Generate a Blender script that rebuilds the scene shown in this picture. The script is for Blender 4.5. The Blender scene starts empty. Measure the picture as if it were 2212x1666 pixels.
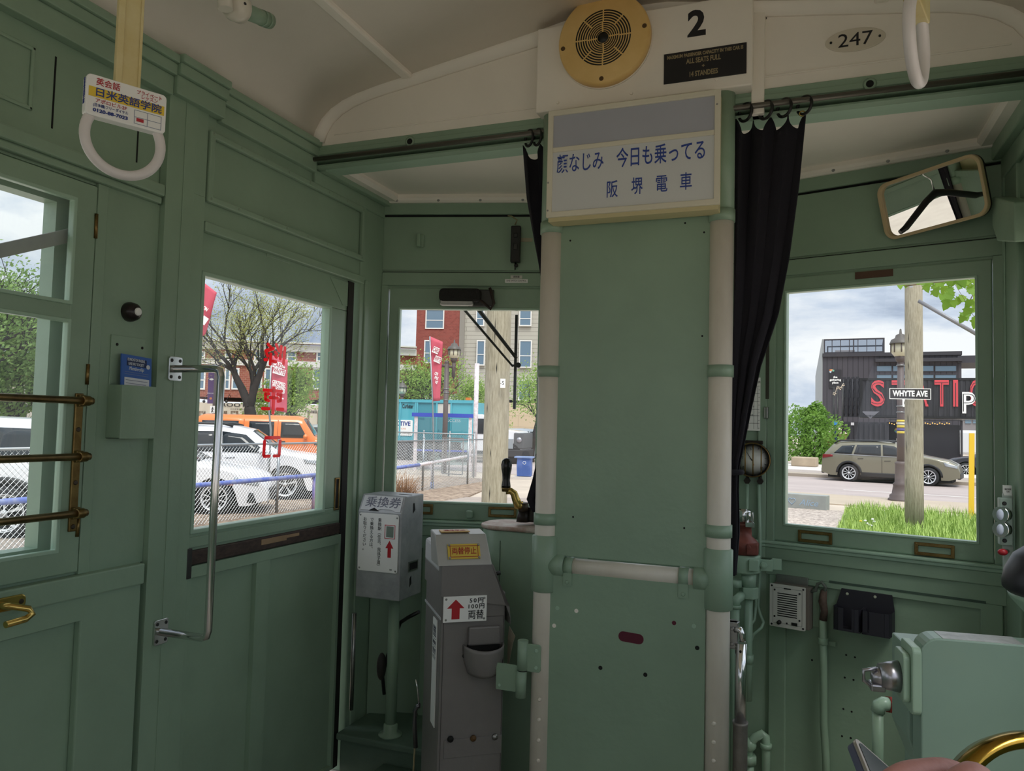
import bpy, bmesh, math, random
from math import sin, cos, tan, pi, radians as R_, sqrt, atan2, hypot
from mathutils import Vector as V, Matrix
random.seed(7)
SC = bpy.context.scene
COL = SC.collection
# ------------------------------------------------------------------ camera
W, H, FPX = 2212, 1666, 1652.99
YAW, PIT, ROL = 0.369441512, 0.0522327029, -0.0247118291
CAM = V((0, 0, 1.35))
_f = V((-sin(YAW)*cos(PIT), cos(YAW)*cos(PIT), sin(PIT)))
_r = V((cos(YAW), sin(YAW), 0)); _d = _f.cross(_r)
CR = cos(ROL)*_r + sin(ROL)*_d
CD = -sin(ROL)*_r + cos(ROL)*_d
cam = bpy.data.cameras.new('camera'); cam.sensor_fit = 'HORIZONTAL'; cam.sensor_width = 36
cam.lens = FPX/W*36; cam.clip_start = 0.03; cam.clip_end = 2000
camo = bpy.data.objects.new('camera', cam); COL.objects.link(camo)
camo.matrix_world = Matrix(((CR.x, -CD.x, -_f.x, CAM.x), (CR.y, -CD.y, -_f.y, CAM.y), (CR.z, -CD.z, -_f.z, CAM.z), (0, 0, 0, 1)))
SC.camera = camo
# ------------------------------------------------------------------ light and exposure
SC.view_settings.view_transform = 'Standard'; SC.view_settings.look = 'None'
SC.view_settings.gamma = 1; SC.view_settings.use_curve_mapping = False
SC.view_settings.exposure = 0.56
SKY_STRENGTH = 0.74; ZENITH = 1.9
SC.cycles.max_bounces = 10; SC.cycles.transparent_max_bounces = 32; SC.cycles.diffuse_bounces = 6
world = bpy.data.worlds.new('sky'); SC.world = world; world.use_nodes = True
def build_sky():
    nt = world.node_tree; N = nt.nodes; L = nt.links; N.clear()
    out = N.new('ShaderNodeOutputWorld'); bg = N.new('ShaderNodeBackground')
    tc = N.new('ShaderNodeTexCoord'); mp = N.new('ShaderNodeMapping')
    mp.inputs['Scale'].default_value = (1.0, 1.0, 2.6); mp.inputs['Location'].default_value = (0.35, 0.2, 0.1)
    nz = N.new('ShaderNodeTexNoise'); nz.inputs['Scale'].default_value = 3.2; nz.inputs['Detail'].default_value = 8
    nz.inputs['Roughness'].default_value = 0.58; nz.inputs['Distortion'].default_value = 0.25
    cr = N.new('ShaderNodeValToRGB'); e = cr.color_ramp.elements
    e[0].position = 0.37; e[0].color = (0.37, 0.44, 0.58, 1); e[1].position = 0.57; e[1].color = (0.96, 0.97, 1.0, 1)
    m = e.new(0.46); m.color = (0.62, 0.69, 0.82, 1)
    L.new(tc.outputs['Generated'], mp.inputs[0]); L.new(mp.outputs[0], nz.inputs['Vector']); L.new(nz.outputs['Fac'], cr.inputs[0])
    L.new(cr.outputs[0], bg.inputs[0]); bg.inputs[1].default_value = SKY_STRENGTH
    sp = N.new('ShaderNodeSeparateXYZ'); L.new(tc.outputs['Generated'], sp.inputs[0])
    el = N.new('ShaderNodeMapRange'); el.inputs['From Min'].default_value = 0.15; el.inputs['From Max'].default_value = 1.0     # overcast: brighter overhead
    el.inputs['To Min'].default_value = SKY_STRENGTH; el.inputs['To Max'].default_value = SKY_STRENGTH*ZENITH
    L.new(sp.outputs['Z'], el.inputs['Value']); L.new(el.outputs[0], bg.inputs[1])
    L.new(bg.outputs[0], out.inputs[0])
build_sky()
sun = bpy.data.lights.new('sun', 'SUN'); sun.energy = 2.0; sun.angle = R_(25); sun.color = (1.0, 0.96, 0.9)
suno = bpy.data.objects.new('sun', sun); COL.objects.link(suno)
suno.rotation_euler = V((0.35, -0.45, 1.0)).to_track_quat('Z', 'Y').to_euler()
# ------------------------------------------------------------------ materials
MATS = {}
def lin(c): return c/12.92 if c <= 0.04045 else ((c+0.055)/1.055)**2.4
def hexc(h): return tuple(lin(int(h[i:i+2], 16)/255) for i in (0, 2, 4)) + (1,)
def mat(name, col, rough=0.5, metal=0.0, var=0.0, scale=6.0, bump=0.0, bscale=60.0, spec=0.5, emit=0, trans=0, stretch=None, col2=None, coat=0):
    if name in MATS: return MATS[name]
    m = bpy.data.materials.new(name); m.use_nodes = True; nt = m.node_tree; b = nt.nodes['Principled BSDF']
    c = hexc(col); b.inputs['Base Color'].default_value = c; b.inputs['Roughness'].default_value = rough
    b.inputs['Metallic'].default_value = metal; b.inputs['Specular IOR Level'].default_value = spec
    b.inputs['Coat Weight'].default_value = coat; b.inputs['Coat Roughness'].default_value = 0.08
    m.diffuse_color = c
    if emit: b.inputs['Emission Color'].default_value = c; b.inputs['Emission Strength'].default_value = emit
    if trans: b.inputs['Transmission Weight'].default_value = trans
    if var or bump:
        tc = nt.nodes.new('ShaderNodeTexCoord'); mp = nt.nodes.new('ShaderNodeMapping')
        if stretch: mp.inputs['Scale'].default_value = stretch
        nt.links.new(tc.outputs['Object'], mp.inputs[0])
    if var:
        nz = nt.nodes.new('ShaderNodeTexNoise'); nz.inputs['Scale'].default_value = scale; nz.inputs['Detail'].default_value = 6
        nz.inputs['Roughness'].default_value = 0.65
        mx = nt.nodes.new('ShaderNodeMix'); mx.data_type = 'RGBA'
        rp = nt.nodes.new('ShaderNodeValToRGB'); rp.color_ramp.elements[0].position = 0.35; rp.color_ramp.elements[1].position = 0.7
        nt.links.new(mp.outputs[0], nz.inputs['Vector']); nt.links.new(nz.outputs['Fac'], rp.inputs[0]); nt.links.new(rp.outputs[0], mx.inputs['Factor'])
        c2 = hexc(col2) if col2 else tuple(x*(1-var) for x in c[:3])+(1,)
        mx.inputs['A'].default_value = c; mx.inputs['B'].default_value = c2
        nt.links.new(mx.outputs['Result'], b.inputs['Base Color'])
    if bump:
        n2 = nt.nodes.new('ShaderNodeTexNoise'); n2.inputs['Scale'].default_value = bscale; n2.inputs['Detail'].default_value = 3
        bp = nt.nodes.new('ShaderNodeBump'); bp.inputs['Strength'].default_value = bump; bp.inputs['Distance'].default_value = 0.01
        nt.links.new(mp.outputs[0], n2.inputs['Vector']); nt.links.new(n2.outputs['Fac'], bp.inputs['Height']); nt.links.new(bp.outputs[0], b.inputs['Normal'])
    MATS[name] = m; return m
def glass(name, tint=(1, 1, 1), refl=0.06, dirt=0.0):
    if name in MATS: return MATS[name]
    m = bpy.data.materials.new(name); m.use_nodes = True; nt = m.node_tree; N = nt.nodes; L = nt.links; N.clear()
    out = N.new('ShaderNodeOutputMaterial'); tr = N.new('ShaderNodeBsdfTransparent'); tr.inputs[0].default_value = (*tint, 1)
    gl = N.new('ShaderNodeBsdfGlossy'); gl.inputs['Roughness'].default_value = 0.02
    lw = N.new('ShaderNodeLayerWeight'); lw.inputs[0].default_value = 0.5
    pw = N.new('ShaderNodeMath'); pw.operation = 'POWER'; pw.inputs[1].default_value = 4.0; L.new(lw.outputs['Facing'], pw.inputs[0])
    mul = N.new('ShaderNodeMath'); mul.operation = 'MULTIPLY_ADD'; mul.inputs[1].default_value = 0.8; mul.inputs[2].default_value = refl*.5
    mul.use_clamp = True; L.new(pw.outputs[0], mul.inputs[0])
    mx = N.new('ShaderNodeMixShader'); L.new(mul.outputs[0], mx.inputs[0]); L.new(tr.outputs[0], mx.inputs[1]); L.new(gl.outputs[0], mx.inputs[2])
    last = mx
    if dirt:
        df = N.new('ShaderNodeBsdfTranslucent'); df.inputs[0].default_value = (.8, .85, .85, 1)
        nz = N.new('ShaderNodeTexNoise'); nz.inputs['Scale'].default_value = 5; nz.inputs['Detail'].default_value = 5
        mm = N.new('ShaderNodeMath'); mm.operation = 'MULTIPLY'; mm.inputs[1].default_value = dirt; L.new(nz.outputs['Fac'], mm.inputs[0])
        m2 = N.new('ShaderNodeMixShader'); L.new(mm.outputs[0], m2.inputs[0]); L.new(mx.outputs[0], m2.inputs[1]); L.new(df.outputs[0], m2.inputs[2]); last = m2
    L.new(last.outputs[0], out.inputs[0]); MATS[name] = m; return m
def film(name, col, k=.75):
    if name in MATS: return MATS[name]
    m = mat(name, col, .5); nt = m.node_tree; b = nt.nodes['Principled BSDF']; tl = nt.nodes.new('ShaderNodeBsdfTranslucent'); tl.inputs[0].default_value = hexc(col)
    mx = nt.nodes.new('ShaderNodeMixShader'); mx.inputs[0].default_value = k; out = nt.nodes['Material Output']
    nt.links.new(b.outputs[0], mx.inputs[1]); nt.links.new(tl.outputs[0], mx.inputs[2]); nt.links.new(mx.outputs[0], out.inputs[0]); return m
GREEN = lambda: mat('green_paint', '90A992', 0.36, var=0.14, scale=3.5, bump=0.12, bscale=30, spec=0.45)
GREEND = lambda: mat('green_paint_dull', '8B9F89', 0.55, var=0.12, scale=4, bump=0.08, bscale=40, spec=0.35)
GREENL = lambda: mat('pale_green', 'A4C0AA', 0.3, var=0.1, scale=5, bump=0.05, bscale=30)  # paler green; on sills and glazing beads it stands in for window light
CREAM = lambda: mat('cream_paint', 'F8F1E6', 0.5, var=0.06, scale=3, bump=0.05)
WHITEP = lambda: mat('pole_white_paint', 'E4DED2', 0.4, var=0.25, scale=2.2, stretch=(2, 2, 1), col2='D2C9BB')
CHROME = lambda: mat('chrome', 'DADADA', 0.14, 1.0)
STEEL = lambda: mat('brushed_steel', 'A9A9A7', 0.38, 1.0, var=0.2, scale=20)
BRASS = lambda: mat('aged_brass', '907A4E', 0.38, 1.0, var=0.35, scale=18, col2='6B5230')
BRASSL = lambda: mat('bright_brass', 'D2B468', 0.25, 1.0, var=0.2, scale=14)
BLACK = lambda: mat('black_plastic', '141414', 0.4)
DARK = lambda: mat('dark_gap', '0B0B0A', 0.8)
GREYM = lambda: mat('grey_hammered_paint', '7C7876', 0.4, var=0.15, scale=5, bump=0.08, bscale=90)
WHITEPL = lambda: mat('white_plate', 'EFEFEC', 0.35)
RED = lambda: mat('sign_red', 'B3202A', 0.45)
INK = lambda: mat('black_ink', '1A1A1E', 0.5)
NAVY = lambda: mat('navy_ink', '2A4596', 0.5)
# ------------------------------------------------------------------ frames and mesh builder
class Fr:
    def __init__(s, o, u, v, n): s.o = V(o); s.u = V(u).normalized(); s.v = V(v).normalized(); s.n = V(n).normalized()
    def p(s, u, v, n=0): return s.o + s.u*u + s.v*v + s.n*n
    def sub(s, u, v, n=0): return Fr(s.p(u, v, n), s.u, s.v, s.n)
    def rot(s, a):
        return Fr(s.o, s.u*cos(a)+s.v*sin(a), s.v*cos(a)-s.u*sin(a), s.n)
    def px(s, x, y, off=0):           # where the sight line through photo point (x, y) meets this plane
        d = ray(x, y); q = s.o + s.n*off; t = (q-CAM).dot(s.n)/d.dot(s.n); w = CAM + d*t - s.o
        return w.dot(s.u), w.dot(s.v)
WORLD = Fr((0, 0, 0), (1, 0, 0), (0, 1, 0), (0, 0, 1))
def ray(x, y): return _f + CR*((x-W/2)/FPX) + CD*((y-H/2)/FPX)
def dp(x, y, d): return CAM + ray(x, y)*d            # point at depth d along the optical axis
def atz(x, y, z): r = ray(x, y); return CAM + r*((z-CAM.z)/r.z)
def wm(o):
    m = o.matrix_basis.copy() if o.parent is None else wm(o.parent) @ o.matrix_basis
    return m
class MB:
    def __init__(s, fr=WORLD): s.fr = fr; s.vs = []; s.fs = []; s.sm = []
    def add(s, pts, faces, smooth=False):
        b = len(s.vs); s.vs += [V(p) for p in pts]
        for f in faces: s.fs.append([b+i for i in f]); s.sm.append(smooth)
        return s
    def q(s, *pts): return s.add([s.fr.p(*p) for p in pts], [list(range(len(pts)))])
    def box(s, a, b):
        (x0, y0, z0), (x1, y1, z1) = a, b; P = s.fr.p
        return s.add([P(x0, y0, z0), P(x1, y0, z0), P(x1, y1, z0), P(x0, y1, z0), P(x0, y0, z1), P(x1, y0, z1), P(x1, y1, z1), P(x0, y1, z1)],
            [[0, 3, 2, 1], [4, 5, 6, 7], [0, 1, 5, 4], [1, 2, 6, 5], [2, 3, 7, 6], [3, 0, 4, 7]])
    def prism(s, pts, n0, n1, smooth=False):
        k = len(pts); P = s.fr.p
        s.add([P(u, v, n0) for u, v in pts]+[P(u, v, n1) for u, v in pts], [list(range(k))[::-1], [k+i for i in range(k)]])
        b = len(s.vs)-2*k
        for i in range(k): j = (i+1) % k; s.fs.append([b+i, b+j, b+k+j, b+k+i]); s.sm.append(smooth)
        return s
    def ring(s, outer, inner, n0, n1, smooth=False):
        k = len(outer); P = s.fr.p; b = len(s.vs)
        for n in (n0, n1):
            s.vs += [P(u, v, n) for u, v in outer]+[P(u, v, n) for u, v in inner]
        o0, i0, o1, i1 = b, b+k, b+2*k, b+3*k
        for i in range(k):
            j = (i+1) % k
            for f, m in (([o0+i, i0+i, i0+j, o0+j], 0), ([o1+i, o1+j, i1+j, i1+i], 0), ([o0+i, o0+j, o1+j, o1+i], 1), ([i0+i, i1+i, i1+j, i0+j], 1)):
                s.fs.append(f); s.sm.append(bool(m and smooth))
        return s
    def frame(s, u0, v0, u1, v1, w, n0, n1, wb=None, wt=None, wr=None):
        wb = w if wb is None else wb; wt = w if wt is None else wt; wr = w if wr is None else wr
        return s.ring([(u0, v0), (u1, v0), (u1, v1), (u0, v1)], [(u0+w, v0+wb), (u1-wr, v0+wb), (u1-wr, v1-wt), (u0+w, v1-wt)], n0, n1)
    def cyl(s, p0, p1, r0, r1=None, seg=16, cap=True, raw=False):
        if not raw: p0 = s.fr.p(*p0); p1 = s.fr.p(*p1)
        p0 = V(p0); p1 = V(p1); r1 = r0 if r1 is None else r1; z = (p1-p0).normalized()
        a = z.orthogonal().normalized(); c = z.cross(a); b = len(s.vs)
        for p, r in ((p0, r0), (p1, r1)):
            for i in range(seg): t = 2*pi*i/seg; s.vs.append(p+a*(r*cos(t))+c*(r*sin(t)))
        for i in range(seg): j = (i+1) % seg; s.fs.append([b+i, b+j, b+seg+j, b+seg+i]); s.sm.append(True)
        if cap: s.fs += [[b+i for i in range(seg)][::-1], [b+seg+i for i in range(seg)]]; s.sm += [False, False]
        return s
    def tube(s, pts, r, seg=10, cap=True, raw=False, closed=False):
        P = [V(p) if raw else s.fr.p(*p) for p in pts]; n = len(P); rs = r if isinstance(r, (list, tuple)) else [r]*n
        b = len(s.vs); t0 = None; a = None
        for k in range(n):
            if closed: t = (P[(k+1) % n]-P[k-1]).normalized()
            else: t = (P[min(k+1, n-1)]-P[max(k-1, 0)]).normalized()
            if a is None: a = t.orthogonal().normalized()
            else: a = (a - t*a.dot(t)).normalized()
            c = t.cross(a)
            for i in range(seg): g = 2*pi*i/seg; s.vs.append(P[k]+a*(rs[k]*cos(g))+c*(rs[k]*sin(g)))
        for k in range(n if closed else n-1):
            k2 = (k+1) % n
            for i in range(seg): j = (i+1) % seg; s.fs.append([b+k*seg+i, b+k*seg+j, b+k2*seg+j, b+k2*seg+i]); s.sm.append(True)
        if cap and not closed: s.fs += [[b+i for i in range(seg)][::-1], [b+(n-1)*seg+i for i in range(seg)]]; s.sm += [False, False]
        return s
    def lathe(s, prof, o, ax, seg=24, raw=False, caps=True):      # prof: (radius, height)
        o = V(o) if raw else s.fr.p(*o)
        z = V(ax).normalized() if raw else (s.fr.u*ax[0]+s.fr.v*ax[1]+s.fr.n*ax[2]).normalized()
        a = z.orthogonal().normalized(); c = z.cross(a); b = len(s.vs); n = len(prof)
        for r, h in prof:
            for i in range(seg): t = 2*pi*i/seg; s.vs.append(o+z*h+a*(r*cos(t))+c*(r*sin(t)))
        for k in range(n-1):
            for i in range(seg): j = (i+1) % seg; s.fs.append([b+k*seg+i, b+k*seg+j, b+(k+1)*seg+j, b+(k+1)*seg+i]); s.sm.append(True)
        for k in (0, n-1):
            if caps and prof[k][0] > 1e-5: s.fs.append([b+k*seg+i for i in range(seg)]); s.sm.append(False)
        return s
    def ball(s, o, r, sc=(1, 1, 1), seg=16, rings=10, raw=False):
        o = V(o) if raw else s.fr.p(*o); b = len(s.vs); f = s.fr
        for k in range(rings+1):
            th = pi*k/rings
            for i in range(seg):
                t = 2*pi*i/seg; s.vs.append(o+f.u*(r*sc[0]*sin(th)*cos(t))+f.v*(r*sc[1]*sin(th)*sin(t))+f.n*(r*sc[2]*cos(th)))
        for k in range(rings):
            for i in range(seg): j = (i+1) % seg; s.fs.append([b+k*seg+i, b+(k+1)*seg+i, b+(k+1)*seg+j, b+k*seg+j]); s.sm.append(True)
        return s
    def torus(s, o, R, r, seg=40, rs=12, sc=(1, 1), axis='n', a0=0, a1=2*pi, flat=1.0):
        pts = []; full = abs(a1-a0-2*pi) < 1e-6
        n = seg if full else seg+1
        P = s.fr.p; ex = {'n': ((1, 0, 0), (0, 1, 0)), 'u': ((0, 1, 0), (0, 0, 1)), 'v': ((1, 0, 0), (0, 0, 1))}[axis]
        for i in range(n):
            t = a0+(a1-a0)*i/seg
            pts.append(tuple(o[k]+R*(sc[0]*cos(t)*ex[0][k]+sc[1]*sin(t)*ex[1][k]) for k in range(3)))
        return s.tube(pts, r, rs, closed=full)
    def grid(s, fn, nu, nv, smooth=True, closeu=False):
        b = len(s.vs)
        for j in range(nv+1):
            for i in range(nu+(0 if closeu else 1)): s.vs.append(s.fr.p(*fn(i/nu, j/nv)))
        w = nu if closeu else nu+1
        for j in range(nv):
            for i in range(nu):
                i2 = (i+1) % w; s.fs.append([b+j*w+i, b+j*w+i2, b+(j+1)*w+i2, b+(j+1)*w+i]); s.sm.append(smooth)
        return s
    def build(s, name, m, parent=None, bev=0, solid=0, seg=2, sub=0):
        me = bpy.data.meshes.new(name); vs = s.vs
        if parent is not None:
            inv = wm(parent).inverted(); vs = [inv @ v for v in vs]
        me.from_pydata([tuple(v) for v in vs], [], s.fs); me.update()
        bm = bmesh.new(); bm.from_mesh(me); bmesh.ops.remove_doubles(bm, verts=bm.verts, dist=1e-6) if sub else None
        bmesh.ops.recalc_face_normals(bm, faces=bm.faces)
        if not sub and len(bm.faces) == len(s.sm):
            for f, k in zip(bm.faces, s.sm): f.smooth = k
        else:
            for f in bm.faces: f.smooth = True
        bm.to_mesh(me); bm.free()
        if not isinstance(m, (list, tuple)): m = [m]
        for x in m: me.materials.append(x() if callable(x) else x)
        o = bpy.data.objects.new(name, me); COL.objects.link(o)
        if parent is not None: o.parent = parent
        if solid: md = o.modifiers.new('s', 'SOLIDIFY'); md.thickness = solid; md.offset = 0
        if bev: md = o.modifiers.new('b', 'BEVEL'); md.width = bev; md.segments = seg; md.limit_method = 'ANGLE'; md.angle_limit = R_(35); md.harden_normals = False
        if sub: md = o.modifiers.new('u', 'SUBSURF'); md.levels = sub; md.render_levels = sub
        return o
def rrect(u0, v0, u1, v1, r, k=5):
    pts = []
    for cx, cy, a in ((u1-r, v0+r, -90), (u1-r, v1-r, 0), (u0+r, v1-r, 90), (u0+r, v0+r, 180)):
        for i in range(k+1): t = R_(a+90*i/k); pts.append((cx+r*cos(t), cy+r*sin(t)))
    return pts
def circ(u, v, r, k=24, sc=1.0, a0=0): return [(u+r*cos(a0+2*pi*i/k), v+r*sc*sin(a0+2*pi*i/k)) for i in range(k)]
def empty(name, loc, rz=0):
    o = bpy.data.objects.new(name, None); COL.objects.link(o); o.location = loc; o.rotation_euler = (0, 0, rz); o.empty_display_size = 0.1
    return o
def tag(o, label=None, cat=None, group=None, kind=None):
    if label: o['label'] = label
    if cat: o['category'] = cat
    if group: o['group'] = group
    if kind: o['kind'] = kind
    return o
def thing(name, label, cat, loc, rz=0, group=None): return tag(empty(name, loc, rz), label, cat, group)
def struct(o, label=None): return tag(o, label, kind='structure')
def kids(o): return [c for c in bpy.data.objects if c.parent is o]
def dup(o, loc, rz=None, label=None):
    def cp(x, par):
        c = x.copy(); COL.objects.link(c)
        if par is not None: c.parent = par
        for ch in kids(x): cp(ch, c)
        return c
    c = cp(o, None); c.location = loc
    if rz is not None: c.rotation_euler.z = rz
    if label: c['label'] = label
    return c
def text(body, fr, u, v, size, m, parent, name='lettering', n=0.0006, align='CENTER', width=None, off=0.0, thick=0.0004, ls=1.0, lead=1.0, valign='CENTER', shear=0, vert=False):
    if vert: body = '\n'.join(body)
    c = bpy.data.curves.new(name, 'FONT'); c.body = body; c.size = size; c.align_x = align; c.align_y = valign
    c.offset = off; c.extrude = thick; c.space_character = ls; c.space_line = lead; c.resolution_u = 3; c.shear = shear
    o = bpy.data.objects.new(name, c); COL.objects.link(o); bpy.context.view_layer.update()
    dg = bpy.context.evaluated_depsgraph_get(); me = bpy.data.meshes.new_from_object(o.evaluated_get(dg))
    bpy.data.objects.remove(o); bpy.data.curves.remove(c)
    k = 1.0
    if width and len(me.vertices):
        xs = [p.co.x for p in me.vertices]; k = width/max(1e-6, max(xs)-min(xs))
    inv = wm(parent).inverted() if parent is not None else Matrix()
    for p in me.vertices: p.co = inv @ fr.p(u+p.co.x*k, v+p.co.y, n+p.co.z)
    me.materials.clear(); me.materials.append(m() if callable(m) else m); me.update()
    o = bpy.data.objects.new(name, me); COL.objects.link(o)
    if parent is not None: o.parent = parent
    return o
def screws(fr, pts, r, m, parent, name='screw', n=0, h=0.0015):
    for u, v in pts: MB(fr).lathe([(r, 0), (r, h*.5), (r*.7, h)], (u, v, n), (0, 0, 1), 10).build(name, m, parent)
# ------------------------------------------------------------------ the car's reference planes
XL, XR, YC, YP, ANG = -1.665, 0.570, 2.760, 2.271, R_(15.5)
UP = (0, 0, 1)
FL = Fr((XL, 0, 0), (0, 1, 0), UP, (1, 0, 0))                          # left side wall
FA = Fr((XL, YC, 0), (cos(ANG), sin(ANG), 0), UP, (sin(ANG), -cos(ANG), 0))   # front, left facet
FC = Fr((-0.955, YC+0.197, 0), (1, 0, 0), UP, (0, -1, 0))              # front, middle facet
FB = Fr((-0.140, YC+0.197, 0), (cos(ANG), -sin(ANG), 0), UP, (-sin(ANG), -cos(ANG), 0))  # front, right facet
FP = Fr((0, YP, 0), (1, 0, 0), UP, (0, -1, 0))                         # bulkhead plane behind the driver
FR_ = Fr((XR, 0, 0), (0, 1, 0), UP, (-1, 0, 0))                        # right side wall
LF = 0.737
GZ = -0.55
# ================================================================== SHELL
XC = (XL+XR)/2
HALF = [(0, 2.648), (.15, 2.641), (.276, 2.618), (.45, 2.59), (.6, 2.566), (.73, 2.543), (.85, 2.524), (.93, 2.508), (.99, 2.49), (1.04, 2.465), (1.08, 2.43), (1.105, 2.39), (1.1175, 2.35)]
ARCH = [(XC-d, z) for d, z in HALF[::-1]] + [(XC+d, z) for d, z in HALF[1:]]
def bx(fr, *boxes):
    m = MB(fr)
    for b in boxes: m.box((b[0], b[1], b[4]), (b[2], b[3], b[5]))     # u0 v0 u1 v1 n0 n1
    return m
# floor, ceilings
fl = mat('floor_boards', 'B0A89C', 0.7, var=0.25, scale=5, stretch=(8, 1, 1), col2='908A82')
struct(MB().box((XL-.07, -3.0, -.12), (XR+.07, 3.0, -.0)).build('floor', fl))
m = MB()
n = len(ARCH)
m.add([V((x, y, z)) for y in (-3.0, YP+.02) for x, z in ARCH], [[i, i+1, n+i+1, n+i] for i in range(n-1)], True)
ceil = struct(m.build('ceiling', CREAM, solid=0.02))
bt = MB()
for x, z in ((XC-.73, 2.543), (XC+.73, 2.543)):
    bt.box((x-.019, -3.0, z-.022), (x+.019, YP-.03, z+.02))
bt.build('ceiling_batten', CREAM, ceil, bev=.006)
poly = [(XL, YP), (XR, YP), (XR, YC), (-.140, YC+.197), (-.955, YC+.197), (XL, YC)]
struct(MB().prism(poly, 2.30, 2.33).build('ceiling_vestibule', CREAM))
# ---- left wall: saloon bay with the casement, then posts and the doorway
W1 = dict(u0=.60, u1=1.331, v0=1.024, v1=1.876)
wl = bx(FL, (-3.0, 0, 1.595, .965, -.07, -.018), (-3.0, .965, -1.7, 2.36, -.07, -.018), (-1.7, .965, .1, .97, -.07, -.018),
        (-1.7, 1.93, .1, 2.36, -.07, -.018), (.1, .965, .52, 2.36, -.07, -.018), (.52, 1.930, 1.595, 2.36, -.07, -.018), (1.395, .965, 1.595, 1.93, -.07, -.018))
wl = struct(wl.build('wall_left', GREEN, bev=.002))
# body outer skin seen through the casement (the deep reveal)
struct(MB(FL).frame(.42, .985, 1.45, 1.93, .15, -.115, -.07, wb=.04, wt=.055, wr=.118).build('trim_1', GREEN))
lowp = MB(FL).frame(.30, .06, 1.58, .905, .18, -.018, .004, wt=.06)
lowp.build('lower_panel_frame', GREEN, wl, bev=.004)
bx(FL, (-3.0, .903, 1.583, .958, -.018, .012)).build('waist_rail', GREEN, wl, bev=.004)
bx(FL, (1.395, .958, 1.425, 1.935, -.018, -.006)).build('stile', GREEN, wl, bev=.002)
bx(FL, (1.425, .958, 1.595, 1.935, -.018, -.012)).build('wall_panel', GREEN, wl)
m = MB(FL); m.prism([(0, 0), (.0, 0)], 0, 0) if 0 else None
m.box((-3.0, 1.935, -.018), (1.588, 1.955, .004)); m.box((-3.0, 1.955, -.018), (1.588, 1.988, .014))
m.build('picture_moulding', GREEN, wl, bev=.005)
m = MB(FL)
for a, b in (((70, 95), (72, 225)), ((128, 106), (126, 270))): pass
bx(FL, (1.205, 2.05, 1.215, 2.20, -.018, -.012), (.2, 2.19, 1.215, 2.20, -.018, -.012), (.2, 2.05, 1.215, 2.06, -.018, -.012)).build('frieze_bead', GREEN, wl, bev=.003)
bx(FL, (1.266, 2.03, 1.270, 2.205, -.019, -.0165), (1.513, 2.03, 1.517, 2.19, -.019, -.0165)).build('frieze_joint', DARK, wl)
# posts beside the door
pl = MB(FL); pl.box((1.596, 0, -.07), (1.70, 2.36, .006)); pl.box((1.703, 0, -.07), (1.748, 2.0, .002)); pl.box((1.703, 2.0, -.07), (1.748, 2.36, .002))
pl.box((1.655, 0, .006), (1.658, 2.3, .008))
pl = struct(pl.build('trim_2', GREEN, bev=.004))
pr = bx(FL, (2.60, 0, 2.775, 2.30, -.07, -.001))
pr = struct(pr.build('trim_3', GREEN, bev=.004))
bx(FL, (2.63, .0, 2.66, 1.92, -.002, .006)).build('stop_bead', GREEN, pr, bev=.003)
hd = bx(FL, (1.748, 1.918, 2.60, 2.30, -.07, -.008))
hd = struct(hd.build('trim_4', GREEN))
MB(FL).frame(1.752, 1.990, 2.612, 2.206, .022, -.008, .010).build('panel_bead', GREEN, hd, bev=.005)
bx(FL, (1.752, 1.902, 2.625, 1.932, -.02, .004)).build('head_moulding', GREEN, hd, bev=.004)
screws(FL, [(1.765+.118*i, z) for i in range(8) for z in (2.001, 2.196)], .004, GREEND, hd, n=.0095)
# cornice along the left side, two runs
def cornice(name, y0, y1, zt, out=0.0):
    m = MB(FL)
    m.prism([(y0, zt-.10), (y1, zt-.10), (y1, zt-.045), (y0, zt-.045)], -.018+out, .014+out)
    m.prism([(y0, zt-.045), (y1, zt-.045), (y1, zt-.012), (y0, zt-.012)], -.018+out, .026+out)
    m.prism([(y0, zt-.012), (y1, zt-.012), (y1, zt+.012), (y0, zt+.012)], -.018+out, .034+out)
    return m.build(name, GREEN, wl, bev=.0035)
cornice('cornice', -3.0, 1.60, 2.345)
cornice('cornice', 1.60, 1.79, 2.350, .012)
cornice('cornice', 1.79, YP, 2.343, -.002)
# ---- bulkhead: arched board, beam, curtain rod, stile
bd = MB()
pts = [(x, z) for x, z in ARCH]
bd = MB(FP).prism([(XL, 2.335)]+pts+[(XR, 2.335)], -.03, 0)
bd = struct(bd.build('wall_bulkhead', CREAM))
k = len(ARCH); inn = [(XC+(x-XC)*.966, 2.335+(z-2.335)*.85) for x, z in ARCH]; mid = [(XC+(x-XC)*.981, 2.335+(z-2.335)*.925) for x, z in ARCH]
m = MB(FP)
P = FP.p
m.add([P(x, z, .034) for x, z in ARCH]+[P(x, z, .026) for x, z in mid]+[P(x, z, .010) for x, z in inn]+[P(x, z, 0) for x, z in inn],
      [[r*k+i, r*k+i+1, (r+1)*k+i+1, (r+1)*k+i] for r in range(3) for i in range(k-1)], True)
m.build('arch_moulding', CREAM, bd, solid=.003)
bx(FP, (XL+.08, 2.371, XR-.08, 2.376, 0, .004)).build('bead', CREAM, bd, bev=.0015)
bm_ = MB(FP); bm_.box((XL, 2.281, -.035), (XR, 2.337, .006)); bm_.box((XL, 2.30, .006), (XR, 2.318, .012))
bm_ = struct(bm_.build('beam_bulkhead', GREEN, bev=.003))
MB(FP).box((XL, 2.262, -.105), (XR, 2.281, -.035)).build('lower_flange', GREENL, bm_, bev=.002)
MB(FP).box((XL, 2.262, -.035), (XR, 2.270, .0)).build('track_lip', GREEN, bm_, bev=.002)
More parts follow.
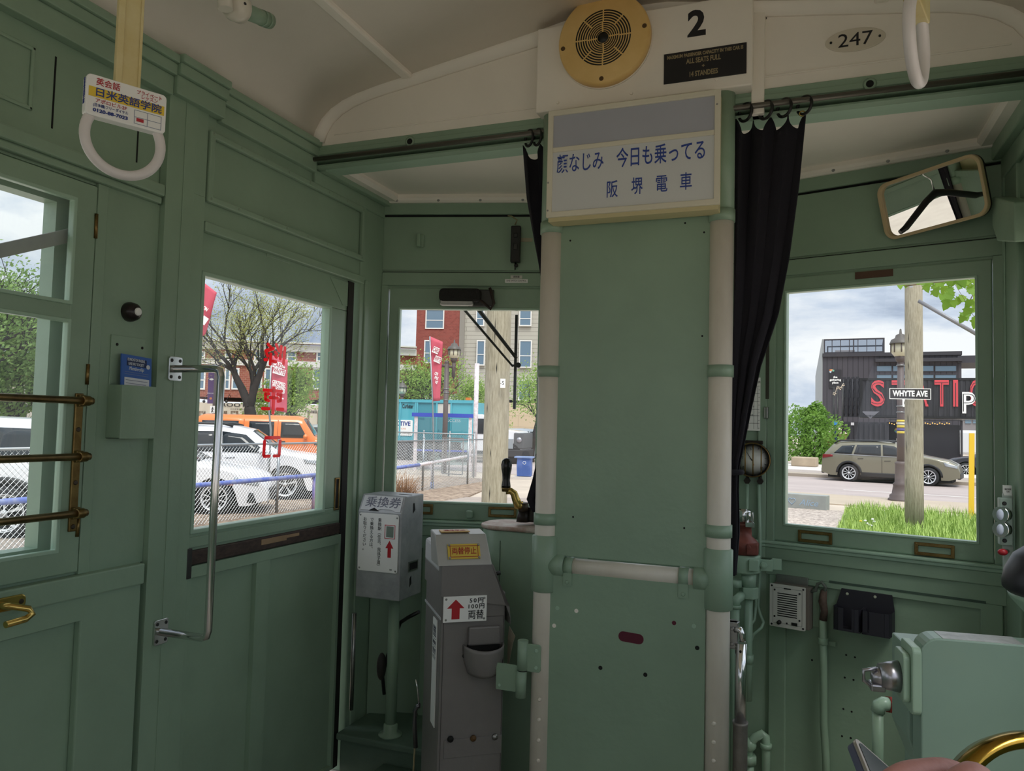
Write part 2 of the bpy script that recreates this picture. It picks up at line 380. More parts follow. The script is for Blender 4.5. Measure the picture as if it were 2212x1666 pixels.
for xx in (-1.27, .155):
    MB(FP).lathe([(.016, 0), (.018, .002), (.013, .003)], (xx, 2.309, .011), (0, 0, 1), 16).build('socket_rim', GREEN, bm_)
    MB(FP).lathe([(.010, 0), (.010, .0045)], (xx, 2.309, .0105), (0, 0, 1), 16).build('socket_hole', DARK, bm_)
stl = struct(bx(FP, (-.156, 2.262, -.120, 2.60, -.03, .016)).build('trim_5', CREAM, bev=.003))
bx(FP, (-.118, 2.545, -.116, 2.60, -.001, .001)).build('crack', DARK, stl)
# vestibule side cornice (left) and coves round the vestibule ceiling
m = MB(FL); m.box((YP+.03, 2.255, -.01), (2.765, 2.282, .03)); m.box((YP, 2.205, -.012), (2.765, 2.256, .005)); m.box((YP+.03, 2.282, -.01), (2.765, 2.31, .048))
struct(m.build('trim_6', GREEN, bev=.004))
def cove(fr, L, nm):
    m = MB(fr); pr_ = [(0.0, 2.268), (.016, 2.268), (.024, 2.275), (.028, 2.285), (.026, 2.30), (0.0, 2.305)]
    q = len(pr_)
    m.add([fr.p(u, z, n_) for u in (0, L) for n_, z in pr_], [[i, (i+1) % q, q+(i+1) % q, q+i] for i in range(q)])
    o = struct(m.build(nm, CREAM))
    screws(fr, [(.06+L*i/4.2, 2.275) for i in range(4)], .006, STEEL, o, n=.024)
cove(FA, LF, 'trim_7'); cove(FB, LF, 'trim_8'); cove(FC, .815, 'trim_9')
m = MB(FL); pr_ = [(0.0, 2.272), (.06, 2.272), (.072, 2.285), (.07, 2.305), (0, 2.31)]
m.add([FL.p(u, z, n_) for u in (YP+.06, 2.765) for n_, z in pr_], [[i, (i+1) % 5, 5+(i+1) % 5, 5+i] for i in range(5)]); struct(m.build('trim_10', CREAM))
m = MB(FR_); m.add([FR_.p(u, z, n_) for u in (YP+.06, 2.765) for n_, z in pr_], [[i, (i+1) % 5, 5+(i+1) % 5, 5+i] for i in range(5)]); struct(m.build('trim_11', CREAM))
# ---- front facets
def facet(fr, L, u0, u1, v0, v1, nm, wn, ex=(0, 0)):
    w = bx(fr, (-.02, 0, L+.02, .97, -.06, -.012), (-.02, .97, u0-.05, 2.30, -.06, -.012), (u1+.05, .97, L+.02, 2.30, -.06, -.012), (u0-.05, 1.91, u1+.05, 2.30, -.06, -.012))
    w = struct(w.build(nm, GREEN))
    bx(fr, (0, 2.222, L, 2.275, -.012, .004)).build('top_rail', GREEN, w, bev=.003)
    bx(fr, (0, 2.212, L, 2.222, -.012, -.010)).build('shadow_joint', DARK, w)
    bx(fr, (.0, 1.988, L, 2.213, -.012, -.004)).build('upper_panel', GREEN, w, bev=.002)
    bx(fr, (.0, 1.978, L, 1.982, -.012, -.0105)).build('joint', DARK, w)
    bx(fr, (0, 1.922, L, 1.978, -.012, -.001)).build('head_rail', GREEN, w, bev=.003)
    bx(fr, (0, .945, .03, 1.922, -.012, .002)).build('side_stile', GREEN, w, bev=.003)
    bx(fr, (L-.03, .945, L, 1.922, -.012, .002)).build('side_stile', GREEN, w, bev=.003)
    bx(fr, (0, .948, L, .958, -.012, .022), (0, .935, L, .948, -.012, .014)).build('sill', GREENL, w, bev=.003)  # window light on the sill put into its colour
    bx(fr, (0, .893, L, .935, -.012, .008)).build('apron_rail', GREEN, w, bev=.003)
    s = MB(fr).frame(u0-.045, .958, u1+.045, 1.915, .045, -.03, -.006, wb=v0-.958, wt=1.915-v1)
    s = struct(s.build(wn, GREEN, bev=.005))
    MB(fr).frame(u0-.006, v0-.006, u1+.006, v1+.006, .008, -.034, -.002).build('glazing_bead', GREENL, s, bev=.002)  # highlight along the glass edge painted as a paler green
    bx(fr, (u0-.01, v0-.01, u1+.01, v1+.01, -.022, -.018)).build('glass_pane', glass('window_glass', (.97, .985, .98), .04), s)
    return w, s
wa, sa = facet(FA, LF, .080, .662, 1.030, 1.826, 'wall_front_left', 'window_2')
wb_, sb = facet(FB, LF, .066, .660, 1.020, 1.860, 'wall_front_right', 'window_3')
wc_, sc_ = facet(FC, .815, .20, .60, 1.025, 1.84, 'wall_front', 'window_4')
def pull(fr, u, v, par, w=.115, h=.042):
    o = MB(fr).frame(u-w/2, v-h/2, u+w/2, v+h/2, .011, -.006, .0015).build('window_pull', BRASS, par, bev=.002)
    bx(fr, (u-w/2+.011, v-h/2+.011, u+w/2-.011, v+h/2-.011, -.016, -.005)).build('recess', GREEN, o)
    screws(fr, [(u+a*(w/2-.006), v+b*(h/2-.006)) for a in (-1, 1) for b in (-1, 1)], .003, BRASS, o, n=.001)
for x, y in ((1760, 1161), (2018, 1189)): pull(FB, *FB.px(x, y), sb)
for x, y in ((905, 1100), (1085, 1107)): pull(FA, *FA.px(x, y), sa)
u, v = FA.px(1015, 1113); MB(FA).box((u-.014, v-.012, .0), (u+.014, v+.02, .026)).build('sash_catch', GREEN, sa, bev=.006)
for F_, x, y, par in ((FB, 1887, 592, sb),):
    u, v = F_.px(x, y); bx(F_, (u-.06, v-.012, u+.06, v+.012, -.008, -.002)).build('bare_wood_patch', mat('bare_wood', '5B4334', .8), par)
# lower right facet: recessed field, groove, ledge
bx(FB, (.0, .835, LF, .893, -.012, .0)).build('lower_rail', GREEN, wb_, bev=.002)
MB(FB).frame(.012, .05, LF-.01, .835, .06, -.012, .0, wt=.02).build('field_frame', GREEN, wb_, bev=.003)
u0, v0 = FB.px(1965, 1280); u1, v1 = FB.px(2130, 1309)
bx(FB, (u0-.25, v0-.004, u1, v0+.004, -.002, .001)).build('groove', mat('dark_green_groove', '43584B', .6), wb_)
for i, (x, y) in enumerate([(1826, 1417), (1845, 1422), (1823, 1466), (1842, 1471), (1820, 1534), (1838, 1540), (1817, 1593), (1836, 1597), (1752, 1428)]):
    u, v = FB.px(x, y); MB(FB).lathe([(.0035, -.013), (.0035, -.0112)], (u, v, 0), (0, 0, 1), 8).build('screw_hole', DARK, wb_)
# lower left facet
bx(FA, (.0, .84, LF, .893, -.012, .0)).build('lower_rail', GREEN, wa, bev=.002)
bx(FA, (.0, .02, .10, .84, -.012, .012), (.21, .02, .25, .84, -.012, .004)).build('field_post', GREEN, wa, bev=.003)
# right side wall: corner post and a big side window for the driver
wr_ = bx(FR_, (-3.0, 0, 2.70, .92, -.07, -.01), (-3.0, .92, -1.7, 2.36, -.07, -.01), (-1.7, 1.92, .1, 2.36, -.07, -.01), (.1, .92, .3, 2.36, -.07, -.01),
          (.3, .92, 1.3, .98, -.07, -.01), (.3, 1.92, 1.3, 2.36, -.07, -.01), (1.3, .92, 1.42, 2.36, -.07, -.01), (1.42, 1.95, 2.60, 2.36, -.07, -.01))
wr_ = struct(wr_.build('wall_right', GREEN))
cp = struct(bx(FR_, (2.60, 0, 2.775, 2.31, -.07, .0)).build('trim_12', GREEN, bev=.004))
bx(FR_, (2.735, .9, 2.77, 2.22, 0, .004)).build('corner_bead', GREENL, cp, bev=.002)
m = MB(FR_); m.box((YP+.03, 2.225, -.01), (2.765, 2.282, .03)); m.box((YP, 2.16, -.012), (2.765, 2.226, .005)); struct(m.build('trim_13', GREEN, bev=.004))
s = struct(MB(FR_).frame(1.44, .93, 2.60, 1.94, .05, -.05, -.02).build('window_5', GREEN, bev=.004))
bx(FR_, (1.48, .97, 2.56, 1.90, -.037, -.033)).build('glass_pane', glass('window_glass'), s)
bk = MB(FR_); bk.prism([(2.40, 1.99), (2.66, 2.08), (2.66, 1.99), (2.60, 1.93), (2.40, 1.88)], 0, .05)
tag(bk.build('blind_bracket', GREEN, bev=.004), 'green angled bracket on the corner post right of the mirror', 'bracket')
u, v = FB.px(1659, 708); u2, v2 = FB.px(1658, 862); tag(bx(FB, (u-.006, v2, u+.006, v, -.012, .004)).build('sash_rack', mat('dark_rack', '3B3A30', .6)), 'dark notched strip on the left stile of the right window', 'rack')
u, v = FB.px(1657, 892); tag(bx(FB, (u-.007, v-.022, u+.007, v+.022, .0, .014)).build('sash_latch', STEEL, bev=.003), 'small steel latch below the dark notched strip', 'latch')
om = FA.sub(0, 0, -.10); a, b = om.px(846, 835), om.px(863, 720)
tag(MB(om).prism(rrect(a[0]-.06, a[1], b[0], b[1], .03), -.03, .0).build('outside_mirror', BLACK, bev=.006), 'black outside mirror at the left edge of the front window', 'mirror')
# ---- casement window_1
s1 = MB(FL).frame(.55, .965, 1.393, 1.925, .06, -.03, -.006, wb=.059, wt=.049)
s1 = struct(s1.build('window_1', GREEN, bev=.003))
bx(FL, (.58, 1.580, 1.36, 1.619, -.028, -.007)).build('glazing_bar', GREEN, s1, bev=.003)
m = MB(FL).frame(.602, 1.018, 1.338, 1.582, .009, -.022, -.004); m.frame(.602, 1.617, 1.338, 1.882, .009, -.022, -.004)
m.build('glazing_bead', GREENL, s1, bev=.002)
g1 = glass('hazy_window_glass', (.93, .96, .95), .05, .05)
bx(FL, (.60, 1.02, 1.335, 1.58, -.017, -.014)).build('glass_pane', g1, s1)
bx(FL, (.60, 1.62, 1.335, 1.88, -.017, -.014)).build('glass_pane', g1, s1)
for (x0, y0), (x1, y1) in (((211, 462), (209, 515)), ((193, 787), (190, 831)), ((172, 1118), (169, 1160))):
    a = FL.px(x0, y0); b = FL.px(x1, y1)
    MB(FL).cyl((a[0], a[1], -.004), (b[0], b[1], -.004), .0045, seg=10).build('brass_hinge', BRASS, s1)
# ---- door_1 (folding exit door)
FD = FL.sub(0, 0, -.02)
dr = MB(FD); U0, U1 = 1.750, 2.575
GU0, GU1, GV0, GV1 = 1.770, 2.425, 1.020, 1.782
dr.box((U0, .03, -.035), (U1, GV0, 0)); dr.box((U0, GV1, -.035), (U1, 1.905, 0)); dr.box((U0, GV0, -.035), (GU0, GV1, 0)); dr.box((GU1, GV0, -.035), (U1, GV1, 0))
door = struct(dr.build('door_1', GREEN, bev=.003))
MB(FD).frame(GU0-.002, GV0-.012, GU1+.012, GV1+.006, .014, -.03, .005).build('glazing_bead', GREENL, door, bev=.003)
bx(FD, (GU0, GV0, GU1, GV1, -.018, -.014)).build('glass_pane', glass('window_glass'), door)
m = MB(FD); m.frame(U0, .04, 2.53, .885, .014, 0, .018, wt=.001); m.box((2.050, .04, 0), (2.117, .885, .018)); m.box((U0, .885, 0), (2.53, .918, .018)); m.box((U0, .97, 0), (2.53, 1.0, .006))
m.build('panel_frame', GREEN, door, bev=.003)
wd = mat('worn_brown_wood', '4A3B33', .75, var=.5, scale=7, stretch=(1, 6, 14), col2='2E2521')
bar = bx(FD, (1.752, .921, 2.525, .962, 0, .016)).build('worn_kick_rail', wd, door, bev=.003)
bx(FD, (2.07, .938, 2.20, .956, .0155, .0172), (2.2, .945, 2.27, .955, .0155, .0170)).build('bare_wood_streak', mat('bare_wood_light', 'A58A6A', .8, var=.3, scale=9), bar)
bx(FD, (1.742, .885, 1.760, .972, .0, .024)).build('hinge_plate', mat('dark_steel', '4A4A48', .5, .8), door, bev=.002)
bx(FD, (2.540, .03, 2.578, 1.90, -.002, .006)).build('rubber_edge', mat('dark_rubber', '1E1D1A', .8), door)
a = FD.px(727, 1067); h = MB(FD).frame(a[0]-.016, a[1]-.062, a[0]+.016, a[1]+.062, .007, -.004, .004).build('flush_handle', BRASS, door, bev=.002)
bx(FD, (a[0]-.009, a[1]-.055, a[0]+.009, a[1]+.055, -.002, .001)).build('recess', DARK, h)
m = MB(FD); c0 = FD.px(712, 592); c1 = FD.px(757, 612); c2 = FD.px(740, 640)
m.prism([(c0[0], 1.895), (c1[0], 1.895), (c1[0], 1.80), (c2[0], 1.80)], 0, .003); m.build('corner_gusset', GREEN, door, bev=.001)
a = FD.px(600, 556); bx(FD, (a[0]-.06, a[1]-.010, a[0]+.06, a[1]+.010, 0, .004)).build('blank_plate', GREEN, door, bev=.002)
# exit lettering, applied to the outer face and so reading mirrored from inside
def glyph(fr, u, v, s, rects):
    m = MB(fr)
    for (x0, y0, x1, y1, w) in rects:
        dx, dy = x1-x0, y1-y0; L = hypot(dx, dy) or 1e-6; nx, ny = -dy/L*w/2, dx/L*w/2; ex, ey = dx/L*w*.35, dy/L*w*.35
        q = [(x0-ex+nx*.6, y0-ey+ny*.6), (x0-ex-nx*.6, y0-ey-ny*.6), (x0-nx, y0-ny), (x1-nx, y1-ny), (x1+ex-nx*.6, y1+ey-ny*.6), (x1+ex+nx*.6, y1+ey+ny*.6), (x1+nx, y1+ny), (x0+nx, y0+ny)]
        zf_ = -.0186+.00012*len(m.fs); m.q(*[(u+a*s, v+b*s*.74, zf_) for a, b in q])
    return m
redf = film('red_window_film', 'E01820')
W_ = .16
# top glyph, middle glyph, lower box
g = [(.10, .95, .28, .80, W_), (.0, .60, .42, .78, W_*1.1), (.55, 1.0, .72, .70, W_), (.84, .95, .84, .62, W_), (1.05, .92, 1.0, .1, W_), (.05, .48, .12, .36, W_), (.28, .5, .26, -.02, W_), (-.05, .18, .1, .2, W_), (.38, .16, .58, .14, W_), (.5, .62, .6, .52, W_), (.52, .42, .6, .36, W_), (.78, .5, .8, .3, W_)]
def at(x, y): return FD.px(x, y, -.02)
u, v = at(572, 788); sc1 = (at(614, 740)[0]-u)
glyph(FD, u, v+.004, sc1*.98, g).build('exit_lettering', redf, door)
g = [(.0, 1.0, 1.0, 1.0, W_), (.55, 1.15, .55, -.1, W_*1.1), (.1, .85, .12, .55, W_), (.12, .8, .3, .84, W_), (.12, .56, .3, .5, W_), (.95, .85, .93, .55, W_), (.75, .84, .95, .8, W_), (.78, .5, .95, .54, W_), (.32, .66, .78, .66, W_), (-.05, .12, .32, .12, W_), (.75, .12, 1.1, .12, W_)]
u, v = at(567, 888); glyph(FD, u, v, sc1*.98, g).build('exit_lettering', redf, door)
u, v = at(567, 988)
g = [(.1, .95, .9, .95, .17), (.06, .8, .04, .08, .17), (.94, .8, .92, .08, .17), (.05, .04, .38, .04, .15), (.6, .04, .92, .04, .15)]
glyph(FD, u, v, sc1*.95, g).build('exit_lettering', film('dark_red_window_film', 'C81420'), door)
# unseen end wall added to dim the saloon: solid below, one window, so the daylight comes in mostly from the sides
wk = MB(); wk.box((XL, -3.05, 0), (XR, -3.0, .85)); wk.box((XL, -3.05, 2.0), (XR, -3.0, 2.66)); wk.box((XL, -3.05, .85), (XL+.15, -3.0, 2.0)); wk.box((XR-.15, -3.05, .85), (XR, -3.0, 2.0))
struct(wk.build('wall_light_block', GREEN))
# ================================================================== FIXTURES
def off(fr, d): return fr.sub(0, 0, d)
# ---- driver's partition: two poles, tees, cross tube, two panels
part = thing('driver_partition', 'green panelled screen between two white poles in the middle of the car', 'partition', (-.493, YP, 0))
Y0 = YP-.012
for px_, rs in ((-.752, .0335), (-.2345, .0335)):
    F_ = Fr((px_, Y0, 0), (1, 0, 0), UP, (0, -1, 0))
    pole = MB(F_).cyl((0, 0, 0), (0, 1.965, 0), rs, seg=24).build('pole', WHITEP, part)
    MB(F_).cyl((0, 1.955, 0), (0, 2.36, 0), rs+.001, seg=24).build('upper_pole', GREEN, part)
    for za, zb in ((1.953, 1.988), (1.503, 1.537), (1.049, 1.084)):
        MB(F_).lathe([(rs, za), (rs+.004, za), (rs+.004, zb), (rs, zb)], (0, 0, 0), (0, 1, 0), 24).build('collar', GREEN, pole)
    t = MB(F_); t.lathe([(rs+.002, .846), (rs+.007, .849), (rs+.007, 1.014), (rs+.002, 1.017)], (0, 0, 0), (0, 1, 0), 24)
    sg = 1 if px_ < -.5 else -1
    t.cyl((sg*.02, .927, 0), (sg*.066, .927, 0), .034, seg=24)
    t.build('tee_fitting', GREEN, part)
    zz = (.54, .49, .44, .39, .34) if sg < 0 else (.53, .47, .41, .35)
    for z in zz: MB(F_).lathe([(.006, rs-.004), (.006, rs+.002), (.003, rs+.005)], (sg*.004, z, 0), (0, 0, 1), 12).build('rivet', WHITEP, pole)
MB(FP).cyl((-.68, .927, .012), (-.30, .927, .012), .026, seg=24).build('cross_tube', WHITEP, part)
FPa = off(FP, .034)
u0, v0 = -.724, .958; u1, v1 = -.262, 1.985
up = MB(FP).box((u0, v0, .012), (u1, v1, .020)).build('upper_panel', GREENL if 0 else GREEN, part, bev=.002)
MB(FP).box((-.75, 1.985, .0), (-.235, 2.012, .015)).build('header_strip', GREEN, part, bev=.002)
dk = DARK()
for x, y in ((1238, 1117), (1478, 1141), (1517, 726), (1521, 502), (1232, 520), (1480, 482)):
    u, v = FP.px(x, y, .02); MB(FP).lathe([(.003, .0195), (.003, .0206)], (u, v, 0), (0, 0, 1), 10).build('pin_hole', DARK, up)
lo = MB(FP).prism([(-.752, .03), (-.266, .03), (-.266, .90), (-.276, .911), (-.70, .911), (-.742, .911), (-.752, .90)], .026, .032).build('lower_panel', GREEN, part, bev=.001)
for x in (1226, 1476):
    u, v = FP.px(x, 1240 if x < 1300 else 1265, .034)
    m = MB(FP); m.box((u-.0135, v-.035, .030), (u+.0135, v+.012, .036)); m.cyl((u-.0135, .927, .012), (u+.0135, .927, .012), .029, seg=24)
    s_ = m.build('strap_clamp', GREEN, part); screws(FP, [(u, v-.024)], .006, GREEN, s_, n=.036, h=.004)
u, v = FP.px(1363, 1378, .032)
Fsl = FP.sub(u, v, 0).rot(R_(-3)); sl = MB(Fsl).prism(rrect(-.037, -.0145, .037, .0145, .014, 6), .031, .0328)
sl.build('slot', mat('maroon_cloth', '5B2331', .9), lo)
for x, y, c in ((1245, 1320, 'w'), (1456, 1346, 'm'), (1297, 1443, 'd'), (1394, 1458, 'd'), (1204, 1314, 'g'), (1499, 1353, 'g'), (1506, 1400, 'd'), (1197, 1352, 'w')):
    u, v = FP.px(x, y, .032)
    MB(FP).lathe([(.0062, .0315), (.0062, .0325)], (u, v, 0), (0, 0, 1), 14).build('bolt_hole', {'w': CREAM, 'm': mat('maroon_cloth', '5B2331', .9), 'd': DARK, 'g': GREENL}[c], lo)
# ---- housing above, yellow speaker, number, placard, number plate
FH = off(FP, .060)
a = FH.px(1157, 246); b = FH.px(1625, 180)
hs = thing('speaker_housing', 'white panelled box under the ceiling above the sign', 'housing', (-.49, YP, 2.36))
MB(FP).box((a[0], a[1]+.003, .001), (b[0], 2.60, .060)).build('casing', CREAM, hs, bev=.004)
screws(FH, [FH.px(1205, 222), FH.px(1364, 202), FH.px(1548, 172)], .005, CREAM, hs, n=0, h=.004)
u, v = FH.px(1505, 53); text('2', FH, u, v, .105, INK, hs, 'car_number_digit', off=.0035)
YEL = mat('yellow_plastic', 'F0CB86', .45, var=.12, scale=5, col2='E2BA70')
sc_c = FH.px(1303, 82, .03); sr = .5*(FH.px(1402, 75, .03)[0]-FH.px(1204, 90, .03)[0])
FS = FH.sub(sc_c[0], sc_c[1], 0)
sp = thing('ceiling_speaker', 'round yellow loudspeaker cover with ring grille', 'speaker', FS.p(0, 0, 0))
MB(FS).lathe([(sr*1.02, .0006), (sr*1.02, .006)], (0, 0, 0), (0, 0, 1), 64).build('backing_ring', CREAM, sp)
MB(FS).lathe([(sr, .006), (sr, .022), (sr*.985, .030), (sr*.95, .033), (0, .033)], (0, 0, 0), (0, 0, 1), 64).build('cover', YEL, sp)
gr = MB(FS)
def arcs(r0, r1, n, k, gap, a0):
    dr = (r1-r0)/(n*2-1)
    for i in range(n):
        ra, rb = r0+2*i*dr, r0+2*i*dr+dr*1.1
        for j in range(k):
            t0, t1 = a0+2*pi*j/k+gap/ra, a0+2*pi*(j+1)/k-gap/ra; q = 10
            o = [(rb*cos(t0+(t1-t0)*i_/q), rb*sin(t0+(t1-t0)*i_/q)) for i_ in range(q+1)]; ii = [(ra*cos(t0+(t1-t0)*i_/q), ra*sin(t0+(t1-t0)*i_/q)) for i_ in range(q+1)]
            for w in range(q): gr.prism([o[w], o[w+1], ii[w+1], ii[w]], .0325, .0335)
arcs(sr*.36, sr*.60, 5, 8, .0022, pi/8*0); arcs(sr*.13, sr*.33, 5, 4, .0022, .05)
gr.lathe([(sr*.12, .0325), (sr*.12, .034), (0, .034)], (0, 0, 0), (0, 0, 1), 24)
gr.build('grille', BLACK, sp)
for t in (.12, pi+.12, -pi/2-.02): MB(FS).lathe([(.007, .0325), (.007, .0336)], (sr*.89*cos(t), sr*.89*sin(t), 0), (0, 0, 1), 14).build('screw', mat('rust_brown', '5A4020', .7), sp)
a = FH.px(1434, 183); b = FH.px(1613, 92)
pc = thing('capacity_placard', 'black placard with passenger capacity in gold letters', 'sign', FH.p((a[0]+b[0])/2, (a[1]+b[1])/2, 0))
MB(FH).box((a[0], a[1], 0), (b[0], b[1], .003)).build('plate', mat('placard_black', '17161A', .5), pc)
gold = mat('gold_letters', '9A8A68', .5); cu = (a[0]+b[0])/2; cv = (a[1]+b[1])/2
for s_, dv, sz, w in (('MAXIMUM PASSENGER CAPACITY IN THIS CAR IS', .032, .014, .215), ('ALL SEATS FULL', .013, .021, .098), ('+', -.006, .014, None), ('14 STANDEES', -.027, .021, .08)):
    text(s_, FH, cu-(.0 if w and w > .2 else .003), cv+dv, sz, gold, pc, n=.0032, width=w, off=.0006)
u, v = FP.px(1847, 86, .002); ov = thing('number_plate', 'oval white plate numbered 247 on the bulkhead', 'sign', FP.p(u, v, 0))
MB(FP).prism(circ(u, v, .077, 40, .43), .0, .004, True).build('plate', mat('ivory_enamel', 'D8CFBE', .4), ov, bev=.0015)
text('247', FP, u, v-.001, .054, INK, ov, n=.0044, width=.088)
for d in (-.062, .062): MB(FP).lathe([(.0035, .004), (.0035, .006)], (u+d, v, 0), (0, 0, 1), 10).build('screw', INK, ov)
# ---- lit sign box
FG = off(FP, .105)
a = FG.px(1179, 470); b = FG.px(1557, 191); w = b[0]-a[0]; h = b[1]-a[1]
lb = thing('advert_light_box', 'cream framed light box with blue Japanese lettering', 'sign', FP.p((a[0]+b[0])/2, a[1], .03))
IV = mat('ivory_frame', 'E2DCC8', .45, var=.08, scale=4)
MB(FP).box((a[0]+.004, a[1]-.012, .034), (b[0]-.004, b[1], .095)).build('casing', mat('yellowed_casing', 'C9BE93', .5), lb, bev=.002)
fw = .0165
zb = FG.px(1192, 329)[1]; zt = FG.px(1192, 319)[1]
MB(FG).frame(a[0], a[1], b[0], b[1], fw, -.012, .0).box((a[0]+fw, zb, -.012), (b[0]-fw, zt, -.001)).build('frame', IV, lb, bev=.002)
MB(FG).box((a[0]+fw, zt, -.012), (b[0]-fw, b[1]-fw, -.006)).build('upper_pane', mat('blue_grey_acrylic', 'B2B4BE', .25, var=.05), lb)
MB(FG).box((a[0]+fw, a[1]+fw, -.012), (b[0]-fw, zb, -.006)).build('lower_pane', mat('milk_acrylic', 'D6D8D8', .2), lb)
l1 = FG.px(1252, 352); text('顔なじみ', FG, *l1, .062, NAVY, lb, n=-.0055, width=FG.px(1303, 345)[0]-FG.px(1202, 356)[0], off=.0003)
l1 = FG.px(1426, 334); text('今日も乗ってる', FG, *l1, .062, NAVY, lb, n=-.0055, width=FG.px(1522, 325)[0]-FG.px(1330, 345)[0], off=.0005)
for c, x, y in (('阪', 1321, 410), ('堺', 1375, 403), ('電', 1428, 398), ('車', 1481, 393)): text(c, FG, *FG.px(x, y), .054, NAVY, lb, n=-.0055, width=.033, off=.0003)
screws(FG, [FG.px(1184, 395), FG.px(1183, 455), FG.px(1549, 225)], .003, STEEL, lb, n=0)
# ---- curtain rail, rings, curtains
FCu = Fr((0, YP+.02, 0), (1, 0, 0), UP, (0, -1, 0))
rl = tag(MB(FP).cyl((XL, 2.284, .020), (XR, 2.284, .020), .008, seg=14).build('curtain_rail', mat('worn_grey_rod', '6A665E', .4, .7)), 'long grey curtain rail running under the bulkhead beam', 'rail')
CLOTH = mat('black_cloth', '1B1922', .95, var=.3, scale=5, bump=.15, bscale=300)
def curtain(name, label, left, right, tops, folds, amp, rings, seed):
    # left/right: edge points (x, y) in the photo from the top down, on the rail plane
    Lp = [FCu.px(*p) for p in left]; Rp = [FCu.px(*p) for p in right]
    def ev(P_, z):
        for (x0, z0), (x1, z1) in zip(P_, P_[1:]):
            if z >= z1 or (x1, z1) == P_[-1]:
                t = max(0, min(1, (z0-z)/(z0-z1+1e-9))); t = t*t*(3-2*t) if 0 else t; return x0+(x1-x0)*t
    zt = max(Lp[0][1], Rp[0][1])-.012; zb_ = min(Lp[-1][1], Rp[-1][1])
    def fn(s, t):
        z0 = zt - tops*abs(sin(s*len(rings)*pi))**1.0*.045
        z = z0 + (zb_-z0)*t
        a_, b_ = ev(Lp, z), ev(Rp, z)
        x = a_+(b_-a_)*s
        wv = sin(s*folds*2*pi+.8*sin(t*5+seed))*(.6+.4*cos(3*t+s*4))
        return (x+.004*sin(s*folds*4*pi+t*3), z, amp*wv*(.5+.5*min(1, (b_-a_)/.12)))
    th = thing(name, label, 'curtain', FCu.p((Lp[0][0]+Rp[0][0])/2, zt, 0))
    MB(FCu).grid(fn, 72, 60).build('cloth', CLOTH, th, solid=.003)
    for x, y in rings:
        u, v = FCu.px(x, y)
        F2 = Fr(FCu.p(u, 2.272, .030), (.75, -.66, 0), UP, (-.66, -.75, 0))
        MB(F2).torus((0, 0, 0), .025, .0045, 28, 8).build('curtain_ring', BLACK, th)
    return th
cr_ = curtain('curtain', 'black curtain gathered beside the right white pole', [(1590, 250), (1586, 480), (1580, 800), (1574, 1000), (1577, 1120), (1577, 1242)],
        [(1742, 240), (1725, 400), (1702, 560), (1678, 680), (1640, 790), (1618, 890), (1604, 960), (1593, 1010), (1592, 1060), (1594, 1150), (1587, 1242)], 1, 3, .020, [(1612, 235), (1655, 230), (1695, 226), (1738, 218)], 1.0)
MB(FCu).torus((FCu.px(1585, 1020)[0], FCu.px(1585, 1020)[1], 0), .022, .008, 24, 8, axis='v').build('tie_back', CLOTH, cr_)
u, v = FCu.px(1733, 253); MB(FCu).torus((u, v, .026), .007, .002, 16, 6).build('eyelet', BRASSL, cr_)
cl_ = curtain('curtain', 'black curtain bunched behind the left white pole', [(1132, 318), (1138, 430), (1152, 520), (1168, 610), (1171, 760), (1166, 900), (1163, 985), (1150, 1040), (1138, 1080), (1152, 1106)],
        [(1205, 300), (1215, 420), (1218, 560), (1218, 700), (1212, 850), (1205, 985), (1200, 1040), (1195, 1080), (1190, 1106)], 1, 2, .016, [(1150, 300), (1168, 298)], 2.2)
MB(FCu).torus((FCu.px(1182, 985)[0], FCu.px(1182, 985)[1], 0), .028, .009, 24, 8, axis='v').build('tie_back', CLOTH, cl_)
# ---- mirror
def plane3(pa, pb, pc_):          # frame from three corners: bottom left, bottom right, top left
    u = (pb-pa); u_ = u.normalized(); v = pc_-pa; v = (v-u_*v.dot(u_)); return Fr(pa, u_, v.normalized(), u_.cross(v.normalized())), u.length, v.length
HG = V((-.42, 2.46, 1.985)); Mc = dp(2016, 424, 2.42)
nM = ((CAM-Mc).normalized()+(HG-Mc).normalized()).normalized(); uM = CR-nM*CR.dot(nM); F0 = Fr(Mc, uM, nM.cross(uM), nM)
c4 = [F0.px(*q) for q in ((1915, 522), (2140, 462), (2112, 326), (1892, 402))]; P4 = [F0.p(*q) for q in c4]
Fm, mw, mh = plane3(P4[0], P4[1], P4[3])
hg = thing('coat_hanger', 'black coat hanger hung behind the screen, seen in the mirror', 'hanger', HG+V((0, 0, .25)))
Fh = Fr(HG, (.35, .94, 0), UP, (.94, -.35, 0))
MB(Fh).tube([(-.20, -.075, 0), (-.17, -.068, 0), (-.05, -.005, 0), (0, .012, 0), (.05, -.005, 0), (.17, -.068, 0), (.20, -.075, 0)], [.010, .013, .014, .017, .014, .013, .010], 12).build('shoulder', mat('hanger_black', '17161A', .35), hg)
MB(Fh).tube([(0, .012, 0), (0, .07, 0), (.012, .085, 0), (.026, .10, 0), (.026, .125, 0), (.008, .142, 0), (-.012, .135, 0), (-.02, .118, 0)], .0028, 8).build('hook', CHROME, hg)
tag(MB().tube([HG+V((0, 0, .318)), HG+V((0, 0, .17)), HG+V((.0, .0, .135)), HG+V((.0, .012, .125)), HG+V((0, .02, .14))], .003, 8, raw=True).build('ceiling_hook', STEEL), 'steel ceiling hook behind the screen, holding the coat hanger', 'hook')
mr = thing('rear_view_mirror', 'cream rimmed rectangular mirror with rounded corners', 'mirror', Fm.p(mw/2, mh/2, -.02))
o_ = rrect(0, 0, mw, mh, .038, 6); i_ = rrect(.010, .010, mw-.010, mh-.010, .030, 6)
